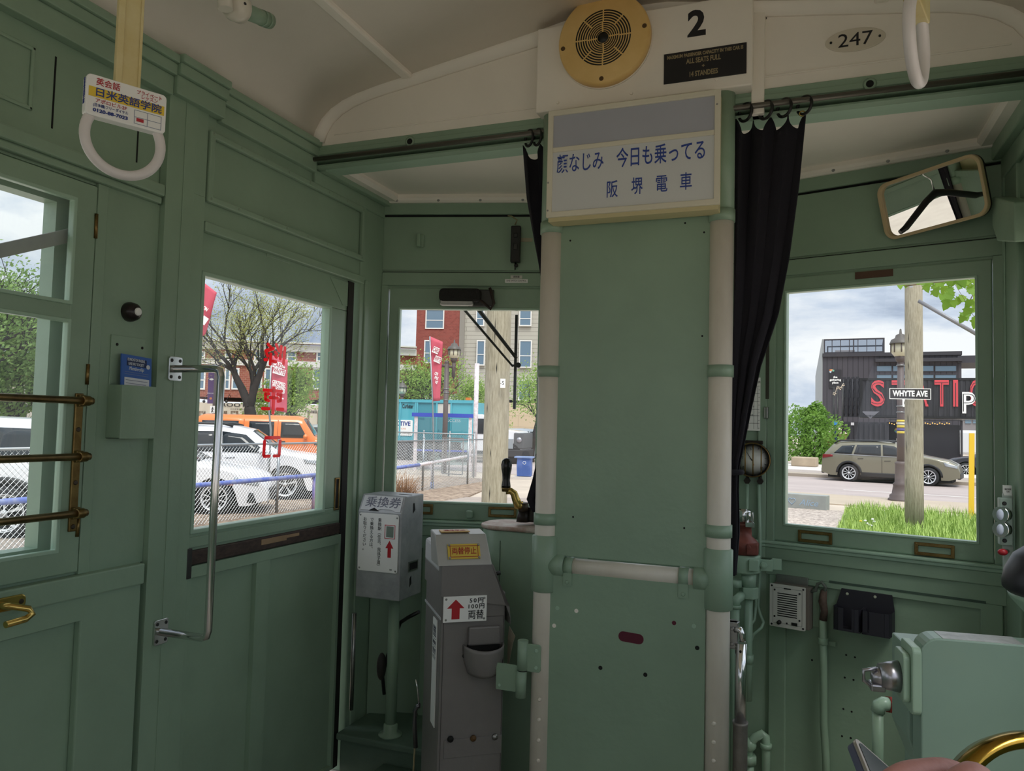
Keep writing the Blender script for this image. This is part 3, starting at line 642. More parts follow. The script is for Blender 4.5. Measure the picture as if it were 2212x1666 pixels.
MB(Fm).ring(o_, i_, -.014, .003, True).build('rim', mat('cream_rim', 'C9B28A', .5), mr, bev=.002)
MB(Fm).prism(i_, -.012, -.0095).build('mirror_glass', mat('mirror_silver', 'E6E8E6', .01, 1.0), mr)
MB(Fm).prism(o_, -.020, -.013).build('backing', BLACK, mr)
MB(Fm).tube([(mw/2, mh*.6, -.02), (mw/2+.02, mh*.7, -.06), (mw/2+.05, mh*.75, -.14)], .009).build('bracket_arm', GREEN, mr)
# ---- left facet fittings
def pxbox(fr, x0, y0, x1, y1, n0, n1):
    a_, b_ = fr.px(x0, y0, n1), fr.px(x1, y1, n1); return (min(a_[0], b_[0]), min(a_[1], b_[1]), n0), (max(a_[0], b_[0]), max(a_[1], b_[1]), n1)
wm_ = thing('wiper_motor', 'black wiper motor above the front left window', 'motor', FA.p(*FA.px(990, 640), 0))
a, b = pxbox(FA, 948, 622, 1037, 658, 0, .05)
MB(FA).prism(rrect(a[0], a[1]+.012, b[0], b[1], .018), 0, .05).build('motor_body', mat('black_crinkle', '161412', .7, bump=.5, bscale=200), wm_, bev=.008)
MB(FA).prism(rrect(a[0]+.004, a[1]-.002, b[0]-.03, a[1]+.02, .008), .004, .046).build('metal_base', STEEL, wm_, bev=.004)
a, b = pxbox(FA, 1010, 625, 1066, 662, 0, .02); MB(FA).box(a, b).build('bracket', mat('dark_steel', '4A4A48', .5, .8), wm_, bev=.004)
pts = [FA.px(x, y, .03)+(.03,) for x, y in ((1030, 645), (1045, 655), (1060, 668), (1067, 655), (1062, 635), (1058, 622))]
MB(FA).tube(pts, .006).build('hose', mat('brown_rubber', '2E221C', .7), wm_)
FAo = off(FA, -.075)
wp = thing('window_wiper', 'black pantograph wiper outside the front left window', 'wiper', FAo.p(*FAo.px(1117, 780), 0))
for p0, p1, r in (((1002, 668), (1108, 792), .0065), ((1030, 664), (1116, 775), .010)):
    MB(FAo).cyl(FAo.px(*p0)+(0,), FAo.px(*p1)+(0,), r, r*.7, 8).build('wiper_arm', mat('grey_black_metal', '3A3632', .5, .5), wp)
a, b = FAo.px(1116, 680), FAo.px(1114, 884); MB(FAo).box((a[0]-.006, b[1], -.008), (a[0]+.006, a[1], .004)).build('wiper_blade', BLACK, wp, bev=.002)
a = FAo.px(1122, 785); MB(FAo).cyl((a[0]-.03, a[1]-.01, 0), (a[0], a[1]-.01, 0), .005).lathe([(.011, -.005), (.011, .01)], (a[0]-.004, a[1]-.008, 0), (0, 0, 1), 12).build('pivot', BLACK, wp)
ls = thing('line_switch', 'black upright switch beside the left curtain', 'switch', FA.p(*FA.px(1113, 525), 0))
a, b = pxbox(FA, 1104, 487, 1123, 566, 0, .03); MB(FA).box(a, b).build('switch_body', BLACK, ls, bev=.004)
u = (a[0]+b[0])/2
MB(FA).box((u-.008, a[1]+.05, .03), (u+.008, a[1]+.075, .036)).build('toggle', mat('worn_black', '2A2A2A', .3), ls, bev=.002); MB(FA).box((u-.008, a[1]+.10, .03), (u+.008, a[1]+.118, .036)).build('toggle', mat('worn_black', '2A2A2A', .3), ls, bev=.002)
MB(FA).tube([FA.px(1113, 487)+(.01,), FA.px(1118, 478)+(.02,), FA.px(1106, 470)+(.02,), FA.px(1098, 468)+(.015,)], .003, 8).build('wire', mat('beige_wire', '8C8260', .6), ls)
MB(FA).tube([(u, a[1], .015), (u, a[1]-.03, .02)], .003, 8).ball((u+.004, a[1]-.012, .018), .009, seg=10, rings=6).build('lever', BLACK, ls)
a, b = pxbox(FA, 1124, 514, 1150, 522, .0, .001); tag(MB(FA).box((a[0], a[1], -.004), (b[0], b[1], .0)).build('name_strip', mat('tan_strip', 'A8A088', .6)), 'narrow tan label strip beside the black switch', 'label')
lp_ = thing('switch_label', 'white label reading line switch control', 'label', FA.p(*FA.px(1115, 606), 0))
a, b = pxbox(FA, 1091, 603, 1140, 611, 0, .002); MB(FA).box((a[0], a[1], -.001), (b[0], b[1], .002)).build('label_strip', WHITEPL, lp_)
text('LINE SWITCH CONTROL', FA, (a[0]+b[0])/2, (a[1]+b[1])/2, .010, INK, lp_, n=.0022, width=(b[0]-a[0])*.86)
a, b = pxbox(FA, 1103, 595, 1128, 602, 0, .002); MB(FA).box((a[0], a[1], -.001), (b[0], b[1], .002)).build('upper_strip', mat('grey_white_strip', 'C8C8C0', .5), lp_); text('遮断器', FA, (a[0]+b[0])/2, (a[1]+b[1])/2, .009, INK, lp_, n=.0022)
hk = MB(FA); u, v = FA.px(907, 522); hk.box((u-.012, v-.025, -.004), (u+.018, v+.03, .004)); hk.box((u-.010, v-.025, .004), (u+.006, v+.03, .022)); tag(hk.build('lamp_hook', GREEN, bev=.004), 'small green bracket high on the front left panel', 'bracket')
# ---- front middle: chart plate, gauge, brake valve, pipes
FCg = off(FC, .0)
a, b = FC.px(1606, 930), FC.px(1643, 816)
cp_ = thing('stop_chart', 'white Japanese code chart partly behind the curtain', 'sign', FC.p((a[0]+b[0])/2, (a[1]+b[1])/2, 0))
MB(FC).box((a[0], a[1], -.002), (b[0], b[1], .003)).build('plate', WHITEPL, cp_)
m = MB(FC); wch = b[0]-a[0]; hch = b[1]-a[1]
for f in (.16, .30, .45, .6, .72, .86): m.box((a[0]+.003, b[1]-hch*f-.0006, .0025), (b[0]-.003, b[1]-hch*f+.0006, .0034))
for f in (.3, .62, .84): m.box((a[0]+wch*f-.0005, a[1]+.006, .0025), (a[0]+wch*f+.0005, b[1]-hch*.16, .0034))
m.build('table_lines', INK, cp_)
text('系統コード表', FC, (a[0]+b[0])/2, b[1]-hch*.09, .010, INK, cp_, n=.0032)
for i, c in enumerate('245790'): text(c, FC, b[0]-wch*.08, b[1]-hch*(.23+.145*i), .007, INK, cp_, n=.0032)
for i, c in enumerate(('住吉', '天王寺', '我孫子', '浜寺')): text(c, FC, a[0]+wch*.46, b[1]-hch*(.23+.16*i), .0075, INK, cp_, n=.0032)
u, v = FC.px(1625, 994, .05); FGa = FC.sub(u, v, .0)
gz = thing('pressure_gauge', 'round white pressure gauge with wire guard', 'gauge', FGa.p(0, 0, 0))
rg = .56*(FC.px(1660, 994, .05)[0]-FC.px(1590, 994, .05)[0])
MB(FGa).lathe([(rg*.8, 0), (rg, .006), (rg, .044), (rg*.96, .050), (rg*.90, .052), (rg*.89, .040)], (0, 0, 0), (0, 0, 1), 40, caps=False).build('case', mat('dark_iron', '2B241E', .5, .4), gz)
MB(FGa).lathe([(rg*.89, .040), (0, .0405)], (0, 0, 0), (0, 0, 1), 40).build('dial', mat('dial_white', 'F6F6F0', .4), gz)
m = MB(FGa)
for i in range(11):
    t = R_(225-27*i); m.prism([(rg*r*cos(t)+dx*-sin(t), rg*r*sin(t)+dx*cos(t)) for r, dx in ((.68, -.0006), (.8, -.0006), (.8, .0006), (.68, .0006))], .0404, .0412)
m.build('scale_marks', INK, gz)
for c, x, y in (('0', -.5, -.45), ('7', -.55, .1), ('5', -.1, .62), ('10', .5, -.45)): text(c, FGa, rg*x, rg*y, .012, INK, gz, n=.041)
MB(FGa).prism([(-.002, -.004), (.002, -.004), (rg*-.42, rg*.6)], .042, .0432).build('needle', INK, gz); MB(FGa).prism([(.0, -.018), (.006, -.02), (.001, .002)], .042, .043).build('red_needle', RED, gz)
m = MB(FGa)
for x in (-.38, .05, .5):
    y = sqrt(1-x*x)*.97; m.tube([(rg*x, -rg*y, .05), (rg*x, -rg*y*.6, .060), (rg*x, 0, .062), (rg*x, rg*y*.6, .060), (rg*x, rg*y, .05)], .0022, 8)
m.torus((0, 0, .053), rg*.97, .0022, 36, 6); m.build('wire_guard', BRASS, gz)
for x in (-.3, .42):
    MB(FGa).prism(circ(rg*x, -rg*1.22, .012, 6), .012, .034).build('union_nut', mat('dark_iron', '2B241E', .5, .4), gz)
    MB(FGa).cyl((rg*x, -rg*.9, .023), (rg*x, -rg*1.15, .023), .006, seg=10).build('stem', mat('dark_iron', '2B241E', .5, .4), gz)
MB(FGa).box((-rg*.45, rg*.9, .0), (rg*.55, rg*1.12, .012)).build('mount', mat('dark_iron', '2B241E', .5, .4), gz, bev=.003)
GP = lambda x, y, d=.02: FC.px(x, y, d)+(d,)
tb = MB(FC).tube([GP(1615, 1047), GP(1614, 1100), GP(1616, 1180)], .0052, 10); tag(tb.build('copper_tube', GREENL), 'thin green tube from the gauge down to the brake valve', 'pipe')
tb = MB(FC).tube([GP(1639, 1047), GP(1642, 1150), GP(1641, 1250), GP(1638, 1310), GP(1642, 1326, .03), GP(1650, 1345, .04), GP(1645, 1356, .05), GP(1628, 1370, .05), GP(1618, 1395, .05)], .0055, 10); tag(tb.build('copper_tube', GREENL), 'thin green tube kinked beside the white intercom', 'pipe')
tb = MB(FC).tube([GP(1632, 1270), GP(1634, 1300), GP(1630, 1340, .03), GP(1615, 1358, .05), GP(1600, 1362, .06)], .0052, 10); tag(tb.build('copper_tube', GREENL), 'short thin green tube bending left toward the chrome post', 'pipe')
D_ = 2.72
def fcam(x, y, d): # small upright frame facing the saloon, at a true distance
    return Fr(dp(x, y, d), (1, 0, 0), UP, (0, -1, 0))
k_ = D_/FPX
bv = thing('brake_valve', 'red and green brake valve with chrome top', 'valve', dp(1612, 1235, D_))
FV = fcam(1608, 1165, D_)
RB = mat('valve_red_brown', '8A4A40', .5, var=.3, scale=12, col2='5F322B')
MB(FV).lathe([(.032, -.052), (.048, -.05), (.050, -.012), (.040, .0), (.026, .012), (.024, .045), (.034, .048), (.034, .058)], (0, 0, 0), (0, 1, 0), 28).build('valve_body', RB, bv)
m = MB(FV); m.box((.012, -.046, .02), (.05, -.008, .058)); m.cyl((.02, -.02, .05), (.02, -.02, .06), .008); m.build('valve_boss', RB, bv, bev=.004); MB(FV).cyl((-.03, -.028, .03), (-.03, -.028, .058), .016).build('valve_port', RB, bv)
m = MB(FV); m.lathe([(.026, .058), (.030, .060), (.030, .10), (.027, .104), (.024, .104), (.024, .07)], (-.006, 0, 0), (0, 1, 0), 24); m.build('chrome_cap', CHROME, bv)
MB(FV).tube([(.010, .06, .03), (.010, .096, .03), (.028, .098, .03), (.030, .064, .03)], .004, 8).box((.006, .048, .02), (.036, .064, .042)).build('clasp', CHROME, bv, bev=.002)
MB(FV).lathe([(.040, -.118), (.052, -.112), (.052, -.056), (.046, -.052)], (.004, 0, 0), (0, 1, 0), 28).box((.020, -.10, .03), (.052, -.062, .062)).build('lower_body', GREENL, bv, bev=.002)
MB(FV).lathe([(.026, -.165), (.026, -.115)], (.016, 0, 0), (0, 1, 0), 20).build('neck', GREENL, bv)
MB(Fr(FV.p(.016, -.185, 0), (1, 0, 0), (0, 1, 0), UP)).prism(circ(0, 0, .034, 6), -.02, .02).build('hex_nut', GREENL, bv, bev=.003)
for y_ in (-.03, -.085): MB(FV).cyl((-.045, y_, .03), (-.052, y_, .034), .014, seg=14).build('side_plug', RB, bv)
pp = MB(FV).cyl((.016, -.19, 0), (.016, -.56, 0), .0145, seg=16); pp.cyl((.016, -.40, 0), (.016, -.43, 0), .019, seg=16); pp.ball((.004, -.385, .012), .018)
tag(pp.build('brake_pipe', GREENL), 'upright green pipe under the red brake valve', 'pipe')
sb_ = thing('valve_bracket', 'green steel bracket with hex bolt right of the valve', 'bracket', FV.p(.08, -.085, 0))
MB(FV).box((.045, -.105, .0), (.092, -.065, .008)).box((.088, -.105, -.02), (.096, -.065, .008)).box((.092, -.102, -.022), (.125, -.062, -.016)).build('strap', GREENL, sb_, bev=.002)
MB(FV).prism(circ(.066, -.085, .0135, 6), .008, .016).lathe([(.007, .016), (.007, .022)], (.066, -.085, 0), (0, 0, 1), 10).build('bolt', GREENL, sb_, bev=.001)
e1 = MB(fcam(1590, 1300, D_-.05)); e1.tube([(.016, .018, -.02), (.012, .016, -.002), (.0, .006, .006), (-.002, -.012, .006)], .016, 14); e1.cyl((-.002, -.01, .006), (-.002, -.02, .006), .020, seg=16); e1.cyl((-.002, -.02, .006), (-.002, -.62, .006), .0145, seg=16); e1.cyl((-.004, .07, -.03), (-.004, .045, -.03), .022, seg=6)
tag(e1.build('elbow_pipe', GREENL), 'green pipe with elbow just right of the right pole', 'pipe')
FE = fcam(1637, 1600, 2.74)
e2 = MB(FE); e2.tube([(-.03, -.12, .0), (-.03, -.03, .0), (-.024, -.012, .006), (-.008, .012, .006), (.016, .026, .0), (.026, .018, 0), (.028, -.01, 0), (.028, -.18, 0)], .015, 14)
e2.cyl((.028, -.006, 0), (.028, -.022, 0), .020, seg=16); e2.ball((-.028, -.018, .004), .024); e2.cyl((-.03, -.055, 0), (-.03, -.085, 0), .027, seg=6); e2.cyl((-.03, -.085, 0), (-.03, -.16, 0), .018)
tag(e2.build('pipe_fitting', GREENL), 'bent green pipe fitting low at the foot of the pipes', 'pipe')
# ---- intercom, conduit, caddy on right lower panel
FBo = off(FB, .0)
ic = thing('intercom', 'white intercom with louvred speaker under the right window', 'intercom', FB.p(*FB.px(1702, 1312), 0))
n1 = .055
a0_ = FB.px(1663, 1259, n1); b0_ = FB.px(1740, 1271, n1); c0_ = FB.px(1663, 1352, n1); w = b0_[0]-a0_[0]; zt = (a0_[1]+b0_[1])/2; zb = (c0_[1]+FB.px(1740, 1364, n1)[1])/2
FI = FB.sub(a0_[0], zb, n1); h = zt-zb
MB(FI).prism(rrect(0, 0, w, h, .004, 3), -.004, 0).build('face_plate', mat('off_white_panel', 'CFCDC6', .5), ic)
MB(FI).box((.004, .004, -.05), (w+.012, h-.002, -.0042)).build('case', mat('taupe_case', '6E665E', .6), ic, bev=.002)
MB(FI).box((.006, h-.004, -.056), (w-.005, h+.026, -.048)).build('bracket_top', STEEL, ic, bev=.002); MB(FI).box((w+.012, .01, -.054), (w+.034, h-.01, -.046)).build('bracket_side', GREEN, ic, bev=.002)
m = MB(FI)
for i in range(11): v = h*(.86-.052*i)-.012; m.box((w*.22, v, -.001), (w*.77, v+.0035, .0004))
m.build('louvre_slots', DARK, ic)
MB(FI).lathe([(.0075, 0), (.0065, .012), (0, .012)], (w*.28, h*.115, 0), (0, 0, 1), 18).build('volume_knob', BLACK, ic)
MB(FI).box((w*.62, h*.085, 0), (w*.78, h*.155, .002)).box((w*.40, h*.86+.006, 0), (w*.6, h*.875+.008, .0006)).build('switch', BLACK, ic); MB(FI).lathe([(.003, 0), (.003, .001)], (w*.49, h*.115, 0), (0, 0, 1), 10).build('jack', DARK, ic)
m = MB(FI).frame(w*.09, h*.09, w*.91, h*.92, .0006, 0, .0004); m.build('printed_border', INK, ic)
screws(FI, [(x*w, y*h) for x, y in ((.06, .95), (.94, .95), (.06, .05), (.94, .05), (.14, .86), (.84, .84), (.14, .24), (.84, .22))], .0035, INK, ic, n=0)
cd = thing('conduit', 'green conduit running down from rusty cable beside the intercom', 'pipe', FB.p(*FB.px(1778, 1500), 0))
Q = lambda x, y, d=.022: FB.px(x, y, d)+(d,)
MB(FB).tube([Q(1778, 1340), Q(1779, 1450), Q(1779, 1560), Q(1784, 1640), Q(1786, 1720)], .0125, 14).build('pipe', GREEN, cd)
MB(FB).cyl(Q(1778, 1378), Q(1778, 1392), .017, seg=16).box((FB.px(1783, 1388)[0], FB.px(1783, 1388)[1]-.008, .0), (FB.px(1783, 1388)[0]+.035, FB.px(1783, 1388)[1]+.008, .006)).build('saddle_clip', GREEN, cd, bev=.002)
RU = mat('rusty_wrap', '5C4B41', .8, var=.5, scale=25, bump=.4, bscale=80)
MB(FB).tube([Q(1778, 1340), Q(1781, 1320), Q(1777, 1300), Q(1780, 1275)], [.013, .012, .014, .010], 12).build('taped_joint', RU, cd)
MB(FB).tube([Q(1780, 1285), Q(1783, 1268, .03), Q(1775, 1258, .03), Q(1766, 1262, .03), Q(1762, 1276, .03), Q(1748, 1279, .03)], .0055, 10).build('cable', mat('grey_green_cable', '5E665C', .6), cd)
cy = thing('cup_caddy', 'black two pocket plastic caddy under the right window', 'caddy', FB.p(*FB.px(1868, 1320), 0))
BN = mat('navy_black_plastic', '23222B', .55)
a = FB.px(1815, 1272, .004); b = FB.px(1927, 1285, .004); z0 = FB.px(1868, 1372, .05)[1]; zt = (a[1]+b[1])/2
FY = FB.sub(a[0], z0, 0); w = b[0]-a[0]; h = zt-z0; hp = h*.60
MB(FY).prism([(-.012, .02), (.0, .0), (w, .0), (w+.008, .02), (w+.008, hp), (w, h), (0.004, h), (-.012, hp)], 0, .004).build('back_plate', BN, cy, bev=.001)
m = MB(FY)
def wallp(pts, v0, v1): 
    for (x0, n0_), (x1, n1_) in zip(pts, pts[1:]):
        dx, dn = x1-x0, n1_-n0_; L_ = hypot(dx, dn); ox, on = -dn/L_*.0016, dx/L_*.0016
        P_ = FY.p; m.add([P_(x0+ox, v0, n0_+on), P_(x1+ox, v0, n1_+on), P_(x1-ox, v0, n1_-on), P_(x0-ox, v0, n0_-on), P_(x0+ox, v1, n0_+on), P_(x1+ox, v1, n1_+on), P_(x1-ox, v1, n1_-on), P_(x0-ox, v1, n0_-on)],
            [[0, 3, 2, 1], [4, 5, 6, 7], [0, 1, 5, 4], [1, 2, 6, 5], [2, 3, 7, 6], [3, 0, 4, 7]])
ws = w*.46
arcp = lambda x0, x1: [(x0, 0), (x0, .045), (x0+.006, .058), (x0+.018, .064), (x1-.018, .064), (x1-.006, .058), (x1, .045), (x1, 0)]
for x0, x1 in ((-.010, w*.47), (w*.50, w+.006)):
    p_ = arcp(x0, x1); mid_ = (x0+x1)/2; sw = .013 if x0 < 0 else .010
    sx = mid_+(.004 if x0 < 0 else -.030)
    wallp(p_[:4]+[(sx-sw, .064)], .006, hp); wallp([(sx+sw, .064)]+p_[4:], .006, hp); wallp([(sx-sw, .064), (sx+sw, .064)], .006, hp*.16)
m.build('pocket_walls', BN, cy)
MB(FY).box((-.008, .004, .002), (w*.47, .008, .062)).box((w*.5, .004, .002), (w+.004, .008, .062)).build('pocket_floor', BN, cy)
screws(FY, [(w*.14, h*.88), (w*.68, h*.90)], .005, mat('pale_washer', 'B9BDA8', .5), cy, n=.004)
# ---- chrome post hung on the right pole
FPo = fcam(1590, 1345, 2.17)
hp_ = thing('telescopic_post', 'chrome telescopic post clamped to the right pole', 'post', FPo.p(0, -.45, 0))
MB(FPo).box((-.030, -.075, -.02), (.006, .0, .004)).lathe([(.020, -.005), (.022, .0)], (-.012, 0, -.016), (0, 1, 0), 20).build('clamp', STEEL, hp_, bev=.004)
MB(FPo).tube([(-.004, -.020, .0), (.012, -.018, .004), (.018, -.03, .004), (.018, -.05, .004)], .009, 12).build('elbow', CHROME, hp_)
MB(FPo).cyl((.014, -.055, 0), (.014, -.28, 0), .0165, seg=24).build('inner_tube', CHROME, hp_); MB(FPo).lathe([(.0035, .016), (.0035, .0172)], (.014, -.075, 0), (0, 0, 1), 10).build('hole', DARK, hp_)
MB(FPo).lathe([(.0195, -.275), (.0215, -.272), (.0215, -.28), (.0200, -.285), (.0200, -.95)], (.014, 0, 0), (0, 1, 0), 24).build('outer_sleeve', mat('worn_steel_sleeve', '9A9590', .5, .5, var=.4, scale=15), hp_)
screws(FPo, [(-.010, -.018), (-.010, -.060)], .006, STEEL, hp_, n=.004, h=.004)
# ---- gate hinge on left pole
gq = FP.px(1130, 1440, .0475); FGh = FP.sub(gq[0], gq[1], .0475)
gh = thing('gate_hinge', 'green hinge with flat plates on the left pole', 'hinge', FGh.p(0, 0, 0))
MB(FGh).cyl((-.002, .078, 0), (-.002, -.010, 0), .0165, seg=20).build('hinge_knuckle', GREEN, gh); MB(FGh).cyl((-.004, -.013, 0), (-.006, -.092, 0), .0160, seg=20).build('lower_knuckle', GREEN, gh)
MB(FGh).cyl((-.002, -.010, 0), (-.002, -.0135, 0), .0145, seg=20).build('washer', DARK, gh)
r = MB(FGh).prism(rrect(.010, -.012, .056, .070, .008), -.003, .003).build('pole_plate', GREEN, gh, bev=.001); screws(FGh, [(.042, .052), (.042, .002)], .006, GREENL, r, n=.003)
l = MB(FGh).prism(rrect(-.088, -.080, -.012, .0, .004), -.006, .0).build('gate_plate', GREEN, gh, bev=.001); screws(FGh, [(-.076, -.066)], .005, GREENL, l, n=.0)
# ---- transfer ticket dispenser on its post
yt = 2.50; FT0 = Fr((0, yt, 0), (1, 0, 0), UP, (0, -1, 0))
bl = FT0.px(767, 1290); br_ = FT0.px(862, 1299); tl = FT0.px(776, 1104)
x0, x1 = bl[0], br_[0]; zb = (bl[1]+br_[1])/2; zs = tl[1]
rb_ = ray(912, 1190); dbk = x1*(rb_.y/rb_.x)-yt          # depth of its side, from where its back edge shows
FT = Fr((x0, yt, zb), (1, 0, 0), UP, (0, -1, 0)); w = x1-x0; h = zs-zb; d_ = max(.10, min(.2, dbk)); hc = .062; ch = .032
tk = thing('ticket_dispenser', 'grey transfer ticket dispenser box on a green post', 'ticket machine', (x0+w/2, yt+d_/2, zb))
SIL = mat('scuffed_silver_paint', 'B4B6B8', .45, .25, var=.2, scale=9, col2='8F9194')
m = MB(FT); P = FT.p
m.add([P(u, v, n) for u in (0, w) for v, n in ((0, 0), (h, 0), (h+hc, -ch), (h+hc, -d_), (0, -d_))], [[0, 1, 2, 3, 4], [9, 8, 7, 6, 5], [0, 5, 6, 1], [1, 6, 7, 2], [2, 7, 8, 3], [3, 8, 9, 4], [4, 9, 5, 0]])
m.build('box_body', SIL, tk, bev=.004)
fp = MB(FT).prism(rrect(.008, h*.315, w-.010, h*.985, .008, 3), .001, .0035).build('instruction_plate', WHITEPL, tk, bev=.0005)
screws(FT, [(.014, h*.96), (w-.017, h*.95), (.016, h*.345), (w-.018, h*.34)], .0035, STEEL, fp, n=.0035)
pw = w-.018
MB(FT).frame(.008+pw*.66, h*.705, .008+pw*.92, h*.865, .0022, .0033, .0042).build('window_outline', RED, fp); MB(FT).box((.008+pw*.70, h*.722, .003), (.008+pw*.88, h*.848, .004)).build('ticket_window', mat('ticket_grey_green', '77857B', .4), fp)
ax = .008+pw*.79; ay = h*.49; al_ = h*.195
MB(FT).prism([(ax-.007, ay), (ax+.007, ay), (ax+.007, ay+al_*.55), (ax+.0165, ay+al_*.55), (ax, ay+al_), (ax-.0165, ay+al_*.55), (ax-.007, ay+al_*.55)], .0033, .0042).build('arrow', RED, fp)
for s_, f in (('乗換駅︵住吉︑我孫子道︶', .53), ('で乗換える方は︑', .33), ('お取りください。', .155)):
    text(s_, FT, .008+pw*f, h*.935, .0158, INK, fp, n=.0038, vert=True, valign='TOP', lead=.98)
text('503', FT, w*.80, h*.352, .007, INK, fp, n=.0038)
sl_ = atan2(ch, hc); FTc = Fr(FT.p(0, h, 0), (1, 0, 0), (0, sin(sl_), cos(sl_)), (0, -cos(sl_), sin(sl_))); hl = hypot(ch, hc)
pz = MB(FTc).prism([(.010, .006), (w*.42, .006), (w*.5, .012), (w*.75, .012), (w*.85, .005), (w-.008, .005), (w-.010, hl-.006), (.012, hl-.006)], .0, .003).build('title_plate', mat('pale_grey_plate', 'D2D3D6', .4), tk)
text('乗換券', FTc, w*.53, hl*.52, .045, mat('slate_ink', '6A6C7C', .5), pz, n=.0035, width=w*.80, off=.0003)
MB(FTc).prism([(w*.24, .004), (w*.48, .004), (w*.36, .016)], .0028, .0036).build('torn_notch', DARK, pz)
FTs = Fr(FT.p(w, 0, 0), (0, 1, 0), UP, (1, 0, 0))
MB(FTs).frame(d_*.36, h*.30, d_*.80, h*.42, .006, 0, .002).build('side_window_frame', STEEL, tk); MB(FTs).box((d_*.40, h*.315, 0), (d_*.76, h*.405, .001)).build('side_window', DARK, tk)
MB(FTs).prism([(d_*.5, h*.98), (d_*.6, h*1.02), (d_*.56, h*1.1), (d_*.50, h*1.1)], 0, .001).prism([(d_*.44, h*.12), (d_*.52, h*.16), (d_*.50, h*.25), (d_*.44, h*.22)], 0, .001).build('chipped_paint', DARK, tk)
MB(FT).box((w*.66, h+hc, -d_*.55), (w*.95, h+hc+.001, -d_*.50)).build('coin_slot', DARK, tk)
pc2 = FT.p(w*.62, 0, -d_*.55)
zl = .175
ps = thing('dispenser_post', 'green upright post carrying the ticket dispenser', 'post', (pc2.x, pc2.y, zl))
MB().cyl((pc2.x, pc2.y, zl), (pc2.x, pc2.y, zb), .021, seg=20).build('tube', GREEN, ps); MB().lathe([(.045, 0), (.045, .006), (.026, .010), (.026, .04), (.021, .045)], (pc2.x, pc2.y, zl), (0, 0, 1), 20).build('flange', GREEN, ps)
# ledge, step and low fittings at the left
yl = atz(820, 1603, .175).y; lg = bx(WORLD, (XL+.01, yl+.03, -1.02, 2.95, .0, .15), (XL+.01, yl, -1.0, 2.96, .15, .175)); tag(lg.build('floor_ledge', mat('dark_green_floor_paint', '5F7566', .6, var=.3, scale=6), bev=.006), 'low green ledge under the ticket dispenser', 'ledge')
st = atz(830, 1700, .09); tag(bx(WORLD, (st.x-.10, st.y-.05, st.x+.14, st.y+.16, 0, .09)).build('foot_pedal_box', mat('dark_green_floor_paint', '5F7566', .6), bev=.006), 'small green step box on the floor by the ledge', 'step')
g0 = dp(766, 1325, 2.95); g1_ = dp(758, 1530, 2.95); tag(MB().cyl(g0, V((g0.x, g0.y, g1_.z)), .008, seg=12).build('door_rod', STEEL), 'thin steel rod upright beside the door edge', 'rod')
ca = dp(900, 1340, 2.9); tag(MB().tube([dp(905, 1322, 2.85), dp(880, 1335, 2.88), dp(865, 1345, 2.92), dp(857, 1365, 2.93), dp(850, 1390, 2.93), dp(838, 1415, 2.93), dp(826, 1460, 2.93), dp(830, 1500, 2.93)], .007, 8).build('cable', BLACK), 'black cable drooping behind the ticket dispenser post', 'cable')
tag(MB().ball(dp(824, 1440, 2.93), .04, (.45, .5, 1.3)).build('door_engine', mat('dark_grease', '2A2622', .6)), 'dark greasy casting behind the dispenser post', 'mechanism')
lv = thing('floor_lever', 'chrome lever leaning by the grey change machine', 'lever', dp(896, 1620, 2.5))
MB().tube([dp(898, 1615, 2.5), dp(895, 1560, 2.5), dp(896, 1535, 2.5), dp(902, 1525, 2.5), dp(908, 1525, 2.5)], .0075, 10).build('lever_bar', mat('dark_chrome', '77777C', .25, 1), lv); MB().tube([dp(906, 1530, 2.5), dp(902, 1490, 2.5), dp(898, 1468, 2.5)], .003, 8).build('release_rod', CHROME, lv); MB().tube([dp(896, 1612, 2.5), dp(893, 1666, 2.5), dp(893, 1720, 2.5)], .003, 8).build('pull_cord', mat('beige_wire', '8C8260', .6), lv)
# ---- change machine
AZM = R_(38); dM = 2.38
o_ = dp(1010, 1345, dM)
FMc = Fr((o_.x, o_.y, 0), (cos(AZM), sin(AZM), 0), UP, (sin(AZM), -cos(AZM), 0))
pm = lambda x, y, d=0: FMc.px(x, y, d)
cm = thing('change_machine', 'grey coin change machine with red arrow plate', 'change machine', (o_.x, o_.y, 0))
dp_ = .26
uL = pm(947, 1450)[0]; uR = pm(1089, 1450)[0]; zH = pm(1000, 1282)[1]; zT = pm(950, 1226)[1]; uR2 = pm(1102, 1330)[0]; zR2 = pm(1102, 1335)[1]; uT = pm(1066, 1222)[0]
MB(FMc).prism([(uL+.004, 0), (uR, 0), (uR, zR2-.01), (uR, zH), (uL+.004, zH)], -dp_, -.003).build('body', GREYM, cm, bev=.006)
hdp = [(uL, zH-.006), (uR2-.006, zH-.045), (uR2, zR2-.02), (uR2, zR2), (uT, zT), (uT-.01, zT+.012), (uL, zT+.012)]
MB(FMc).prism(hdp, -dp_-.01, .008).build('head', GREYM, cm, bev=.008, seg=3)
MB(FMc).box((uL-.004, zT-.02, -dp_), (uL+.06, zT+.055, -.03)).build('top_shoulder', mat('light_grey_enamel', 'BDBDC0', .35), cm, bev=.01)
ca_, cb_, cc_, cd_ = pm(946, 1226, .01), pm(1063, 1218, .01), pm(940, 1158, -.03), pm(1050, 1151, -.03)
P = FMc.p; bk = -.10
zc = (cc_[1]+cd_[1])/2; zcb = (ca_[1]+cb_[1])/2
cap = MB(FMc)
